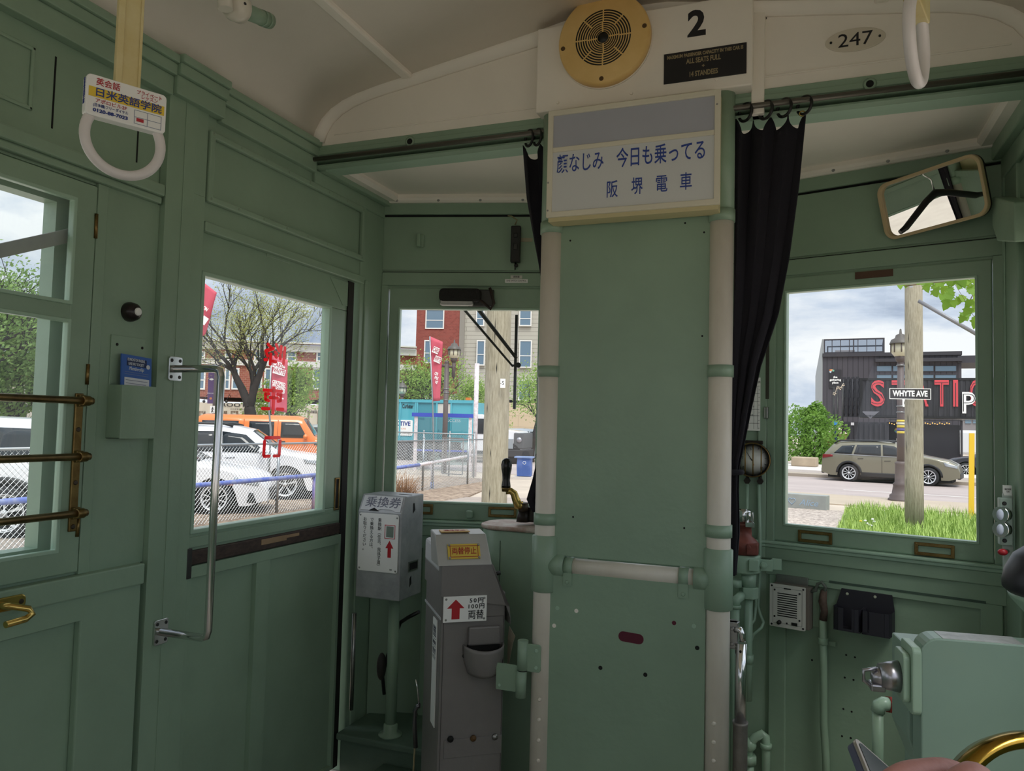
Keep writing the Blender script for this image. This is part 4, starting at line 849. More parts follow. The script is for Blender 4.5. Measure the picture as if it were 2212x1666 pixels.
cap.add([P(ca_[0], zcb, .012), P(cb_[0], zcb, .012), P(cd_[0], zc, -.03), P(cc_[0], zc, -.03), P(ca_[0], zcb, bk), P(cb_[0], zcb, bk), P(cd_[0]-.002, zc+.008, bk), P(cc_[0]-.002, zc+.008, bk)],
        [[0, 1, 2, 3], [3, 2, 6, 7], [0, 3, 7, 4], [1, 5, 6, 2], [4, 7, 6, 5], [0, 4, 5, 1]])
cap_o = cap.build('sign_cap', mat('satin_aluminium', 'B5B4B0', .42, .4, var=.1), cm, bev=.003)
tl_ = atan2(.042, zc-zcb); Fcp = Fr(P((ca_[0]+cb_[0])/2-.002, (zc+zcb)/2, -.009), FMc.u, FMc.v*cos(tl_)-FMc.n*sin(tl_), FMc.n*cos(tl_)+FMc.v*sin(tl_))
pyl = mat('yellow_plate', 'D8B948', .45); redi = mat('red_ink', 'A8281E', .5)
y1 = MB(Fcp).box((-.052, -.030, .002), (.052, .018, .005)).build('stop_plate', pyl, cap_o, bev=.001); MB(Fcp).frame(-.045, -.024, .045, .012, .0018, .005, .0055).build('border', redi, y1)
text('両替停止', Fcp, 0, -.006, .024, redi, y1, n=.0053, width=.078, off=.0003); screws(Fcp, [(a_*.047, b_) for a_ in (-1, 1) for b_ in (-.026, .014)], .004, STEEL, y1, n=.005, h=.003)
Ftp = Fr(P((cc_[0]+cd_[0])/2-.01, zc+.005, -.062), FMc.u, -FMc.n, FMc.v); y2 = MB(Ftp).box((-.05, -.022, .0), (.042, .022, .003)).build('top_plate', mat('amber_plate', 'C9A05A', .45), cap_o); text('使用停止', Ftp, -.004, 0, .022, redi, y2, n=.0032, width=.07, off=.0002)
a, b = pm(957, 1346, .01), pm(1052, 1286, .01)
sg = MB(FMc).box((a[0], a[1], .006), (b[0], b[1], .0105)).build('price_plate', WHITEPL, cm, bev=.0008)
screws(FMc, [(a[0]+.008, a[1]+.008), (b[0]-.008, a[1]+.008), (a[0]+.008, b[1]-.008), (b[0]-.008, b[1]-.008)], .0035, STEEL, sg, n=.0105)
sw, sh = b[0]-a[0], b[1]-a[1]; ax = a[0]+sw*.28; ay = a[1]+sh*.12; k2 = sh*.76
MB(FMc).prism([(ax-k2*.21, ay), (ax+k2*.21, ay), (ax+k2*.21, ay+k2*.55), (ax+k2*.46, ay+k2*.55), (ax, ay+k2), (ax-k2*.46, ay+k2*.55), (ax-k2*.21, ay+k2*.55)], .0104, .0112).build('arrow', RED, sg)
text('50円', FMc, a[0]+sw*.76, a[1]+sh*.81, .017, INK, sg, n=.0108, width=sw*.32, ls=1.3, off=.0004); text('100円', FMc, a[0]+sw*.75, a[1]+sh*.58, .017, INK, sg, n=.0108, width=sw*.37, ls=1.3, off=.0004); text('両替', FMc, a[0]+sw*.75, a[1]+sh*.24, .03, INK, sg, n=.0108, width=sw*.36, off=.0003)
# coin tray
a, b = pm(1012, 1396, .012), pm(1081, 1352, .012)
MB(FMc).box((a[0], a[1], -.003), (b[0], b[1], .014)).build('tray_hood', GREYM, cm, bev=.005)
cu = (a[0]+b[0])/2; zr = pm(1048, 1404, .05)[1]; rw = .5*(pm(1089, 1420, .03)[0]-pm(1004, 1420, .03)[0])
def cup(s, t):
    th = pi*s; k = 1-.28*t**2.2
    return (cu-rw*k*cos(th), zr-.085*t+.004*cos(2*th), -.003+.060*k*sin(th)**.8)
m = MB(FMc).grid(cup, 20, 8)
m.prism([(cu-rw*.72*cos(pi*i/16), 0) for i in range(2)], 0, 0) if 0 else None
b0 = len(m.vs); m.vs += [FMc.p(*cup(i/20, 1)) for i in range(21)]; m.fs.append([b0+i for i in range(21)]); m.sm.append(False)
m.build('coin_cup', GREYM, cm, solid=.005)
MB(FMc).box((a[0]-.002, zr-.02, -.002), (b[0]+.002, a[1], .0005)).build('cup_opening', DARK, cm)
MB(FMc).box((a[0], zr+.004, -.002), (b[0], zr+.014, .012)).build('cup_bar', GREYM, cm, bev=.002)
screws(FMc, [(a[0]-.006, a[1]-.01), (b[0]+.006, a[1]-.01), (a[0]-.010, zr-.03), (cu+.01, zr+.009)], .006, mat('dark_steel', '4A4A48', .5, .8), cm, n=-.002, h=.006)
MB(FMc).frame(uL+.012, .02, uR-.004, zH-.075, .0015, -.003, -.0015).build('door_seam', mat('seam_grey', '4C4A48', .6), cm)
a, b = pm(958, 1640), pm(1084, 1588); MB(FMc).box((a[0], a[1], -.003), (b[0], b[1], .0)).build('base_plate', GREYM, cm, bev=.001)
for (x, y), c in (((973, 1597), DARK), ((1022, 1595), mat('rust_brown', '5A4020', .7)), ((1069, 1592), STEEL)):
    u, v = pm(x, y); MB(FMc).lathe([(.010, 0), (.009, .005), (0, .007)], (u, v, 0), (0, 0, 1), 14).build('bolt', c, cm)
FMs = Fr(FMc.p(uL+.004, 0, 0), -FMc.n, UP, -FMc.u)   # its left side
z0, z1 = pm(918, 1565, -.08)[1], pm(920, 1337, -.08)[1]
sd = MB(FMs).box((.045, z0, .001), (.105, z1, .004)).build('side_notice', WHITEPL, cm)
for f in (.25, .5, .75): text('両替は一回一枚です', FMs, .045+.06*f, z1-.02, .013, mat('blue_grey_ink', '3D4252', .5), sd, n=.0042, vert=True, valign='TOP', lead=.9)
MB(FMs).box((.0, zH-.08, .0), (dp_, zH-.072, .003)).build('side_rib', mat('light_grey_enamel', 'BDBDC0', .35), cm, bev=.001)
MB(FMc).cyl((uT+.008, zT-.035, -.04), (uT+.034, zT-.030, -.04), .007, seg=12).build('side_knob', BLACK, cm)
tg = MB(); A_ = [dp(1100, 1352, 2.5), dp(1113, 1375, 2.46), dp(1108, 1390, 2.47), dp(1100, 1432, 2.5), dp(1096, 1436, 2.52), dp(1097, 1380, 2.5)]
tg.add(A_, [list(range(6))]); tag(tg.build('paper_tag', mat('old_paper', 'C9BFA8', .8), solid=.0008), 'curled paper tag behind the change machine', 'tag')
# ---- controller and its crank
dC = 2.72; co = dp(1128, 1132, dC); rc_ = .133
ct = thing('motor_controller', 'green drum controller with worn copper top', 'controller', (co.x, co.y, 0))
FCt = Fr((co.x, co.y, co.z), (1, 0, 0), (0, 1, 0), UP)
MB(FCt).prism(rrect(-rc_-.004, -rc_*.72, rc_+.10, rc_*.8, .085, 8), -co.z, -.016, True).build('drum', GREEN, ct, bev=.004)
MB(FCt).prism(rrect(-rc_-.012, -rc_*.72-.008, rc_+.108, rc_*.8+.008, .09, 8), -.016, .0, True).build('top_plate', mat('worn_copper_top', '9C7868', .5, .2, var=.55, scale=16, bump=.2, bscale=60, col2='C9C1B4'), ct, bev=.006)
MB(FCt).box((-.045, -rc_*.72-.0015, -.9), (-.043, -rc_*.72+.002, -.05)).build('drum_seam', mat('dark_green_groove', '43584B', .6), ct)
Fk = lambda x, y, d=dC-.02: dp(x, y, d)
hn = thing('controller_handle', 'brass crank with black knob on the controller', 'handle', Fk(1130, 1110))
m = MB(); b_ = Fk(1130, 1112); m.cyl(b_-V((0, 0, .025)), b_+V((0, 0, .012)), .024, .017, 16, raw=True); m.build('hub', mat('dark_iron', '2B241E', .5, .4), hn)
MB().tube([Fk(1128, 1093), Fk(1119, 1091), Fk(1114, 1078), Fk(1110, 1066), Fk(1103, 1061), Fk(1093, 1061)], [.018, .017, .014, .013, .012, .012], 14, raw=True).build('brass_arm', BRASSL, hn)
MB().cyl(Fk(1131, 1104), Fk(1131, 1086), .020, .018, 6, raw=True).build('socket', mat('dark_bronze', '4B4238', .4, .7), hn)
kb = Fk(1093, 1056); MB().lathe([(.014, -.010), (.015, .0), (.016, .004)], kb, UP, 20, raw=True).build('ferrule', BRASS, hn)
MB().lathe([(.0165, .004), (.016, .012), (.0135, .03), (.0150, .052), (.0185, .070), (.0195, .085), (.0165, .098), (.009, .106), (0, .108)], kb, UP, 24, raw=True).build('grip', mat('gloss_black', '0E0E0F', .25), hn)
rv = dp(1152, 1108, dC-.01); tag(MB().lathe([(.030, -.03), (.026, -.02), (.022, .0), (.024, .02)], rv, UP, 16, raw=True).build('reverser_socket', mat('dark_iron', '2B241E', .5, .4)), 'dark iron socket on the controller top by the curtain end', 'socket')
# ---- right side: switch box, cabinet, tip-up seat, pipe
F2 = Fr((0, 2.63, 0), (1, 0, 0), UP, (0, -1, 0))
def p2(x, y): return F2.px(x, y)
sx = thing('push_button_box', 'grey switch box with two round lit buttons', 'switch', F2.p(*p2(2175, 1130), 0))
a, b = p2(2160, 1178), p2(2188, 1077); MB(F2).box((a[0], a[1], -.03), (b[0], b[1], .0)).build('box_body', mat('grey_green_enamel', '9DB0A5', .4), sx, bev=.003)
MB(F2).box((a[0]+.012, a[1]-.09, -.03), (b[0]+.004, b[1]+.012, -.014)).build('mounting_plate', mat('pale_plate', 'B5C0B8', .5), sx, bev=.002)
for x, y in ((2166, 1111), (2166, 1143)):
    u, v = p2(x, y); m = MB(F2).cyl((u+.006, v, .0), (u-.010, v, .018), .021, .023, 20); m.build('button_bezel', CHROME, sx)
    MB(F2).ball((u-.010, v, .019), .016, (.6, 1, .5)).build('button_lens', mat('pale_blue_lens', 'C9D2E6', .25), sx)
screws(F2, [(a[0]+.012, b[1]-.016), (a[0]+.012, a[1]+.014)], .006, BLACK, sx, n=0, h=.004)
u, v = p2(2178, 1192); MB(F2).cyl((u, v, -.01), (u-.014, v-.002, .016), .006).build('toggle_stem', STEEL, sx); MB(F2).ball((u-.018, v, .02), .011, (1.2, .9, .9)).build('red_toggle', mat('red_plastic', 'A8202C', .4), sx)
a, b = p2(2171, 1071), p2(2188, 1050)
F3 = Fr((0, 2.725, 0), (1, 0, 0), UP, (0, -1, 0)); lb2 = thing('door_label', 'tiny white label above the two round buttons', 'label', F2.p(a[0], a[1], 0))
MB(F2).box((a[0], a[1], -.03), (b[0], b[1], -.012)).build('label_plate', WHITEPL, lb2); 
text('RIGHT DOORS\nCLOSE', F2, (a[0]+b[0])/2, (a[1]+b[1])/2, .007, INK, lb2, n=-.0115, width=(b[0]-a[0])*.8)
SATIN = mat('satin_chrome', 'B4B2B8', .32, 1.0); cz = dp(1990, 1500, 1.33); Fc = Fr((cz.x, cz.y, 0), (cos(R_(8)), sin(R_(8)), 0), UP, (sin(R_(8)), -cos(R_(8)), 0))
zt_ = .5*(Fc.px(2020, 1380)[1]+Fc.px(2200, 1392)[1]); xw = (XR-.03-cz.x)/cos(R_(8))
cb = thing('heater_cabinet', 'pale green metal cabinet against the right wall', 'cabinet', (cz.x+.2, cz.y+.08, 0))
CABG = mat('cabinet_green_paint', '8DA899', .35, var=.08, scale=4); r_ = .030; tk_ = .055
prof = [(0, 0), (xw, 0), (xw, zt_)]+[(r_+r_*cos(R_(90+15*i)), zt_-r_+r_*sin(R_(90+15*i))) for i in range(7)]
MB(Fc).prism(prof, -tk_, 0).build('front_body', CABG, cb, bev=.003)
ex = Fc.px(1932, 1450, -tk_-.10)[0]; e2_ = Fc.px(1934, 1555, -tk_-.10)[1]; e3_ = Fc.px(1960, 1625, -tk_-.10)
MB(Fc).prism([(e3_[0], 0), (xw, 0), (xw, zt_-.036), (ex, zt_-.036), (ex, e2_), (e3_[0], e3_[1])], -tk_-.12, -tk_-.004).build('rear_body', CABG, cb, bev=.003)
MB(Fc).box((.035, zt_-.001, -tk_+.002), (.16, zt_+.0006, -.002)).build('worn_top_patch', mat('bare_aluminium', 'C9CCCB', .45, .3, var=.4, scale=30), cb)
Fs = Fr(Fc.p(0, 0, -.028), -Fc.n, UP, -Fc.u); z_ = zt_-.075
MB(Fs).prism(rrect(-.028, z_-.062, .05, z_+.055, .010), -.002, .014).build('latch_plate', GREENL, cb, bev=.003)
MB(Fs).prism(rrect(-.018, z_-.045, .045, z_+.040, .010), .014, .026).build('latch_block', GREENL, cb, bev=.003)
lk = MB(Fs).cyl((.014, z_-.008, .026), (.014, z_-.010, .058), .028, .022, 20).build('lock_barrel', SATIN, cb)
MB(Fs).cyl((.014, z_-.012, .056), (.014, z_-.014, .072), .018, .010, 20).prism([(-.002, z_-.035), (.03, z_-.035), (.03, z_-.022), (-.002, z_-.022)], .05, .075).build('key_wing', SATIN, lk, bev=.003)
MB(Fs).tube([(.004, z_-.03, .068), (.004, z_-.018, .086), (.006, z_+.0, .086), (.008, z_+.004, .064)], .0035, 8).build('ring_pull', SATIN, lk)
pf = thing('cabinet_pipe', 'green elbow pipe with red union beside the cabinet', 'pipe', dp(1895, 1600, 1.95))
dq = 1.95
MB().tube([dp(1920, 1522, dq), dp(1908, 1520, dq), dp(1899, 1524, dq), dp(1896, 1538, dq)], .017, 14, raw=True).build('elbow', GREENL, pf); MB().tube([dp(1896, 1535, dq), dp(1896, 1760, dq)], .0135, 14, raw=True).build('riser', GREEN, pf)
MB().cyl(dp(1918, 1522, dq), dp(1934, 1524, dq), .022, seg=6, raw=True).build('union', mat('red_paint', '9A3A34', .5), pf)
ts = thing('tip_up_seat', 'black padded seat edge on green base at right wall', 'seat', dp(2326, 1276, 1.40))
sc0 = dp(2326, 1276, 1.40)
MB().lathe([(.108, -.012), (.116, -.004), (.117, .010), (.112, .030), (.098, .058), (.07, .080), (.035, .090), (0, .092)], sc0, UP, 40, raw=True).build('cushion', mat('black_vinyl', '25222A', .4), ts)
MB().lathe([(.108, -.012), (.105, -.022), (.085, -.045), (.05, -.085), (.035, -.14), (.03, -.30)], sc0, UP, 40, raw=True).build('seat_base', GREENL, ts)
# ---- brass rim at the lower right, hand with phone
db = 1.05; bc = dp(2262, 1816, db); Fq = Fr(bc, CR, -CD, -_f)
R0 = 215*db/FPX
bw = thing('hand_brake_wheel', 'large brass wheel rim at the lower right corner', 'wheel', bc)
Fw = Fr(bc, CR, (-_f*.75-CD*.66), (-_f*.66+CD*.75)*-1)
MB(Fq).lathe([(R0*.80, -.055), (R0*.93, -.05), (R0*1.0, -.02), (R0*1.0, -.004), (R0*.96, .006), (R0*.88, .006), (R0*.83, -.01), (R0*.79, -.04), (R0*.80, -.055)], (0, 0, 0), (0, .25, 1), 72, caps=False).build('rim', mat('polished_brass', 'B8923F', .18, 1.0, var=.3, scale=8), bw)
for t in (.45, -1.57, 3.75): MB(Fq).cyl((0, 0, -.03), (R0*.85*cos(t), R0*.85*sin(t), -.03), .012).build('spoke', BRASS, bw)
MB(Fq).lathe([(.03, -.05), (.03, .0)], (0, 0, 0), (0, 0, 1), 24).build('hub', BRASS, bw)
SKIN = mat('skin', 'B98478', .5, var=.15, scale=14, bump=.1, bscale=120, col2='A06A60')
dh = .60; K = dh/FPX
Ph = lambda x, y, d=dh: dp(x, y+38, d)
person = thing('person', 'hand of a seated person holding a dark phone', 'person', Ph(2050, 1800))
def skin_mesh(name, chains, par, m_, sub=2):
    me = bpy.data.meshes.new(name); vs = []; es = []; rs = []
    idx = {}
    inv = wm(par).inverted()
    for ch in chains:
        prev = None
        for p, r in ch:
            key = tuple(round(c, 5) for c in p)
            if key not in idx: idx[key] = len(vs); vs.append(inv @ V(p)); rs.append(r)
            i = idx[key]
            if prev is not None: es.append((prev, i))
            prev = i
    me.from_pydata([tuple(v) for v in vs], es, []); me.update()
    o = bpy.data.objects.new(name, me); COL.objects.link(o); o.parent = par
    md = o.modifiers.new('skin', 'SKIN'); md.use_smooth_shade = True
    if not me.skin_vertices: bm = bmesh.new(); bm.from_mesh(me); bm.verts.layers.skin.verify(); bm.to_mesh(me); bm.free()
    for i, r in enumerate(rs): me.skin_vertices[0].data[i].radius = (r, r)
    me.skin_vertices[0].data[0].use_root = True
    sd_ = o.modifiers.new('sub', 'SUBSURF'); sd_.levels = sub; sd_.render_levels = sub
    me.materials.append(m_); return o
wr0 = Ph(2330, 2010, .60); pl0 = Ph(2200, 1860, .60)
kn = [Ph(2115, 1660, .60), Ph(2130, 1720, .58), Ph(2140, 1780, .57), Ph(2140, 1830, .57)]
ch = [[(Ph(2480, 2260, .62), .034), (wr0, .027), (pl0, .033)]]
fing = [([(2118, 1662, .612), (2040, 1628, .598), (1955, 1635, .585), (1905, 1660, .575)], (.0125, .0115, .0105, .0085)),
        ([(2150, 1685, .598), (2105, 1634, .575), (2035, 1680, .560), (1965, 1720, .556)], (.0125, .0125, .011, .009)),
        ([(2160, 1745, .590), (2090, 1720, .565), (2010, 1760, .555), (1950, 1790, .552)], (.0120, .0115, .0105, .0085)),
        ([(2160, 1810, .588), (2090, 1800, .568), (2020, 1830, .558), (1970, 1850, .556)], (.0110, .0100, .009, .0075))]
for pts_, rs_ in fing: ch.append([(pl0, .033)]+[(Ph(*p), r) for p, r in zip(pts_, rs_)])
skin_mesh('hand', ch, person, SKIN)
skin_mesh('thumb', [[(Ph(2170, 1890, .61), .017), (Ph(2060, 1850, .625), .0125), (Ph(1960, 1760, .632), .0115), (Ph(1888, 1690, .632), .0105), (Ph(1880, 1655, .630), .0085)]], person, SKIN)
Fph, lw_, lh_ = plane3(Ph(1960, 1790, .612), Ph(2040, 1760, .612), Ph(1868, 1625, .604))
ax_u = (Ph(2030, 1740, .60)-Ph(1885, 1612, .597)); u_ = ax_u.normalized(); nn = (CR*.62-CD*.62+_f*-.25); nn = (nn-u_*nn.dot(u_)).normalized()
Fph = Fr(Ph(1868, 1618, .604), u_, nn.cross(u_).normalized(), nn)
ph = thing('phone', 'dark blue phone with silver edge held in the hand', 'phone', Ph(1950, 1700, .6))
MB(Fph).prism(rrect(0, -.035, .145, .035, .008, 5), -.009, -.001).build('phone_body', mat('slate_blue_case', '4A4F66', .5), ph, bev=.002)
MB(Fph).prism(rrect(-.0005, -.0355, .1455, .0355, .008, 5), -.0018, .0012).build('silver_edge', mat('silver_trim', 'B9AFA4', .3, .8), ph, bev=.0006)
MB(Fph).prism(rrect(.003, -.032, .142, .032, .006, 5), .0008, .0016).build('screen', mat('dark_green_screen', '2C3A38', .15), ph)
# ---- left wall fittings
gb = thing('chrome_grab_rail', 'chrome grab rail on the post left of the door', 'handrail', FL.p(1.68, 1.2, 0))
tA = FL.px(378, 797, .01); bA = FL.px(347, 1365, .01)
so = .172
MB(FL).tube([(tA[0], tA[1], .012), (tA[0]+.002, tA[1], so-.02), (tA[0]+.002, tA[1]-.006, so-.005), (tA[0]+.002, tA[1]-.022, so), ((tA[0]+bA[0])/2+.0, .5*(tA[1]+bA[1]), so), (bA[0]+.002, bA[1]+.022, so), (bA[0]+.002, bA[1]+.006, so-.005), (bA[0]+.002, bA[1], so-.02), (bA[0], bA[1], .012)], .0105, 16).build('rail_tube', CHROME, gb)
for q in (tA, bA):
    f = MB(FL).prism(rrect(q[0]-.024, q[1]-.034, q[0]+.024, q[1]+.034, .006, 3), .007, .013).build('mounting_plate', CHROME, gb, bev=.001)
    screws(FL, [(q[0]+i*.015, q[1]+j*.023) for i in (-1, 1) for j in (-1, 1)], .005, mat('dark_steel', '4A4A48', .5, .8), f, n=.013)
bp_ = thing('bell_push', 'round dark bell push with white button', 'button', FL.p(*FL.px(289, 674), 0))
u, v = FL.px(286, 674); MB(FL).lathe([(.026, -.013), (.026, -.004), (.022, .010), (.014, .018), (.011, .019)], (u, v, 0), (0, 0, 1), 28).build('bezel', mat('brown_bakelite', '1D1214', .3), bp_); MB(FL).lathe([(.0105, .012), (.0105, .022), (.008, .024), (0, .0245)], (u, v, 0), (0, 0, 1), 20).build('button', WHITEPL, bp_)
lh = thing('leaflet_holder', 'green leaflet holder on the wall left of door', 'holder', FL.p(*FL.px(288, 900), 0))
u0 = FL.px(231, 900, -.010)[0]; u1 = FL.px(335, 900, .038)[0]; z0 = FL.px(290, 948, .038)[1]; zt = FL.px(280, 728, -.010)[1]; zm = FL.px(290, 833, .038)[1]
MB(FL).box((u0, z0, -.012), (u1, zt, -.008)).build('back_plate', GREEN, lh, bev=.001)
m = MB(FL); m.box((u0, z0, .034), (u1, zm, .038)); m.box((u0, z0, -.01), (u0+.003, zm, .034)); m.box((u1-.003, z0, -.01), (u1, zm, .034)); m.box((u0, z0, -.01), (u1, z0+.003, .034)); m.build('pocket', GREEN, lh, bev=.001)
screws(FL, [FL.px(258, 744), FL.px(312, 752)], .004, DARK, lh, n=-.008)
bl_ = mat('leaflet_blue', '3C68B8', .5)
zl0 = zm-.035; zl1 = FL.px(290, 768, .016)[1]; ul0, ul1 = FL.px(264, 800, .016)[0], FL.px(329, 800, .016)[0]
Fl2 = Fr(FL.p((ul0+ul1)/2, (zl0+zl1)/2, .014), FL.u, (FL.v-FL.n*.10).normalized(), (FL.n+FL.v*.1).normalized()).rot(R_(-3)); wl_, hl_ = ul1-ul0, zl1-zl0
lf = thing('leaflet', 'blue membership leaflet in the green holder', 'leaflet', Fl2.p(0, 0, 0))
MB(Fl2).box((-wl_/2, -hl_/2, -.004), (wl_/2, hl_/2, .0)).build('leaflet_stack', bl_, lf)
MB(Fl2).box((-wl_*.33, hl_*.25, 0), (wl_*.33, hl_*.43, .0004)).build('dark_title_band', mat('leaflet_navy', '1F2F5C', .5), lf)
wt_ = mat('paper_white', 'DCE2EA', .6)
text('EDMONTON RADIAL\nRAILWAY SOCIETY', Fl2, -.002, hl_*.345, .011, wt_, lf, n=.0006, width=wl_*.58); text('Membership', Fl2, -.002, hl_*.19, .014, wt_, lf, n=.0006, width=wl_*.5, shear=.4)
MB(Fl2).prism(circ(wl_*.38, hl_*.28, .006, 16), 0, .0006).build('badge', wt_, lf)
MB(Fl2).box((-wl_*.40, -hl_*.48, 0), (wl_*.42, -hl_*.02, .0005)).build('white_block', wt_, lf)
m = MB(Fl2)
for i in range(5): m.box((-wl_*.36, -hl_*(.09+.07*i), .0004), (wl_*(.36-.05*(i % 3)), -hl_*(.075+.07*i), .0008))
for i in range(2): m.box((-wl_*.40, hl_*(.10-.05*i), .0), (wl_*.40, hl_*(.108-.05*i), .0004))
m.build('print_lines', mat('print_grey', '8A94A8', .6), lf)
# brass guard over the casement
bg_ = thing('window_guard', 'three brass bars across the left window', 'window guard', FL.p(1.37, 1.3, 0))
a = FL.px(180, 850, .01); b = FL.px(160, 1150, .01)
MB(FL).prism([(a[0]-.011, b[1]), (a[0]+.011, b[1]), (a[0]+.011, a[1]), (a[0]-.011, a[1])], -.006, .0).build('upright_strap', BRASS, bg_, bev=.002)
for q, y in (((183, 866), 0), ((172, 987), 0), ((163, 1110), 0)):
    u, v = FL.px(*q, .016); MB(FL).cyl((.58, v, .018), (a[0]+.020, v, .018), .0088, seg=16).build('bar', BRASS, bg_)
    k = MB(FL).cyl((a[0]-.010, v, .018), (a[0]+.012, v, .018), .0125, seg=18); k.box((a[0]-.009, v-.014, -.004), (a[0]+.009, v+.014, .012)); k.build('bar_socket', BRASS, bg_, bev=.002)
screws(FL, [(a[0], a[1]-.010), (a[0], b[1]+.012), (a[0]+.0, FL.px(170, 928)[1]), (a[0], FL.px(162, 1043)[1])], .006, mat('dark_bronze', '4B4238', .4, .7), bg_, n=.0)
ph_ = thing('brass_pull_handle', 'brass pull handle on the rail at lower left', 'handle', FL.p(*FL.px(20, 1305), 0))
u, v = FL.px(38, 1300, .014); MB(FL).prism(rrect(u-.06, v-.016, u+.018, v+.016, .012), .012, .018).build('base', BRASSL, ph_, bev=.003); MB(FL).tube([(u-.05, v+.002, .018), (u-.035, v+.0, .04), (u-.005, v-.010, .058), (u+.0, v-.022, .062), (u-.015, v-.030, .062), (u-.06, v-.032, .062)], .0075, 12).build('grip', BRASSL, ph_)
screws(FL, [(u+.006, v)], .006, mat('dark_bronze', '4B4238', .4, .7), ph_, n=.018)
# ---- hand straps
PLA = mat('milky_plastic', 'DCD6D4', .35); IVS = mat('ivory_strap', 'D8CB9B', .5, var=.15, scale=9, col2='C7B272')
def strap(label, o, az, dz=0):
    F_ = Fr(o, (cos(az), sin(az), 0), UP, (sin(az), -cos(az), 0))
    th = thing('hand_strap', label, 'hand strap', o, 0)
    b_ = .001
    MB(F_).torus((0, -.062, 0), .0625, .0088, 56, 14).build('ring', PLA, th)
    return th, F_
AZS = R_(64); dS = 1.36; so_ = dp(271, 229, dS)
st1, F1 = strap('hand strap with yellow advertising block on the left', so_, AZS)
kx = dS/FPX
MB(F1).prism(rrect(-.066, -.036, .066, .036, .008, 4), -.011, .011).build('advert_block', WHITEPL, st1, bev=.002)
MB(F1).box((-.062, -.003, .0112), (.062, .014, .0118)).build('yellow_band', mat('band_yellow', 'E3C23E', .5), st1)
rd = mat('ad_red', 'B22B34', .5); nb = mat('ad_navy', '2B3F86', .5)
text('英会話', F1, -.032, .024, .014, rd, st1, n=.0116, off=.0001, width=.038); text('プライベート\nレッスン', F1, .036, .023, .0085, rd, st1, n=.0116, width=.042, lead=.8); text('日米英語学院', F1, .002, .0055, .0165, nb, st1, n=.0122, off=.0002, width=.108)
text('アポロビル2F', F1, -.026, -.009, .008, rd, st1, n=.0116, width=.05); text('(日本橋)フリーダイヤル', F1, -.026, -.017, .0065, nb, st1, n=.0116, width=.056); text('0120-88-7023', F1, -.026, -.026, .008, nb, st1, n=.0116, off=.0003, width=.056)
m = MB(F1).frame(.012, -.031, .058, -.006, .0008, .0112, .0118); m.box((.034, -.03, .0112), (.0348, -.006, .0118)); m.box((.012, -.019, .0112), (.058, -.0183, .0118)); m.build('map_lines', mat('print_grey', '8A94A8', .6), st1)
MB(F1).box((.016, -.026, .0112), (.028, -.020, .0119)).build('map_mark', rd, st1)
F1s = Fr(F1.p(-.066, 0, 0), F1.n, UP, -F1.u); text('日米英語学院', F1s, 0, .03, .0095, nb, st1, n=.0004, vert=True, valign='TOP', lead=.78); 
MB(F1).box((-.021, .03, -.006), (.021, .33, .006)).build('strap', IVS, st1, bev=.002)
MB(F1).box((-.021, .03, .006), (-.010, .33, .0095)).box((.016, .03, .006), (.021, .33, .008)).build('strap_rib', IVS, st1, bev=.001)
MB(F1).box((-.014, .285, .004), (.016, .33, .0085)).build('strap_label', nb, st1)
dS2 = 1.16; so2 = dp(1980, 0, dS2)
st2, F2_ = strap('hand strap seen edge on at upper right', so2, R_(74))
MB(F2_).prism(rrect(-.05, -.02, .05, .05, .008, 4), -.011, .011).build('advert_block', IVS, st2, bev=.002); MB(F2_).box((-.02, .045, -.006), (.02, .25, .006)).build('strap', IVS, st2, bev=.002)
rb3 = thing('rail_end_bracket', 'white ceiling bracket holding a green tube end', 'bracket', dp(505, 10, 1.75))
p0, p1, p2_ = dp(490, 8, 1.78), dp(520, 20, 1.83), dp(583, 46, 1.93)
MB().cyl(p1, p2_, .0185, seg=24, raw=True).build('tube_end', GREEN, rb3)
ax_ = (p2_-p1).normalized(); MB().lathe([(.0195, -.004), (.0195, .004)], p2_-ax_*.012, ax_, 24, raw=True).lathe([(.0195, -.003), (.0195, .003)], p2_-ax_*.03, ax_, 24, raw=True).build('tube_ring', GREEN, rb3)
MB().lathe([(.0, -.03), (.026, -.028), (.033, -.01), (.033, .012), (.02, .02)], p1-ax_*.012, ax_, 28, raw=True).build('cup', mat('ivory_gloss', 'DDD6C8', .25), rb3)
MB().cyl(dp(487, 20, 1.77), dp(480, -60, 1.77), .017, seg=16, raw=True).build('stem', mat('ivory_gloss', 'DDD6C8', .25), rb3); MB().ball(dp(527, 9, 1.80), .006, raw=True).build('set_screw', INK, rb3)
# ================================================================== STREET OUTSIDE
def gp(x, y, z=GZ): return atz(x, y, z)
def hv(a): return V((cos(a), sin(a), 0))
def frame_at(o, az): return Fr(o, (cos(az), sin(az), 0), UP, (sin(az), -cos(az), 0))
LOT = mat('dusty_asphalt', 'C4B6A6', .9, var=.25, scale=.8, bump=.3, bscale=12, col2='AC9E90')
m = MB(); m.box((-260, -120, GZ-.4), (260, 420, GZ)); struct(m.build('ground_lot', LOT))
RD = R_(-11)      # direction of the avenue
q0 = V((-.74, 25.98, 0)); ud = hv(RD); vd = V((-ud.y, ud.x, 0))
def strip(nm, d0, d1, z, m_, l=120, z0=-.3, la=-120):
    FrS = Fr((q0.x, q0.y, GZ), ud, vd, UP); return struct(MB(FrS).box((la, d0, z0), (l, d1, z)).build(nm, m_))
strip('sidewalk_near', -3.4, 0, .03, mat('concrete_warm', 'B8A996', .9, var=.15, scale=.6, bump=.2, bscale=20), la=-.5)
strip('road', 0, 13, .012, mat('worn_asphalt', 'B3A6A2', .85, var=.2, scale=.5, stretch=(.3, 1, 1), col2='9C908C'), la=-60)
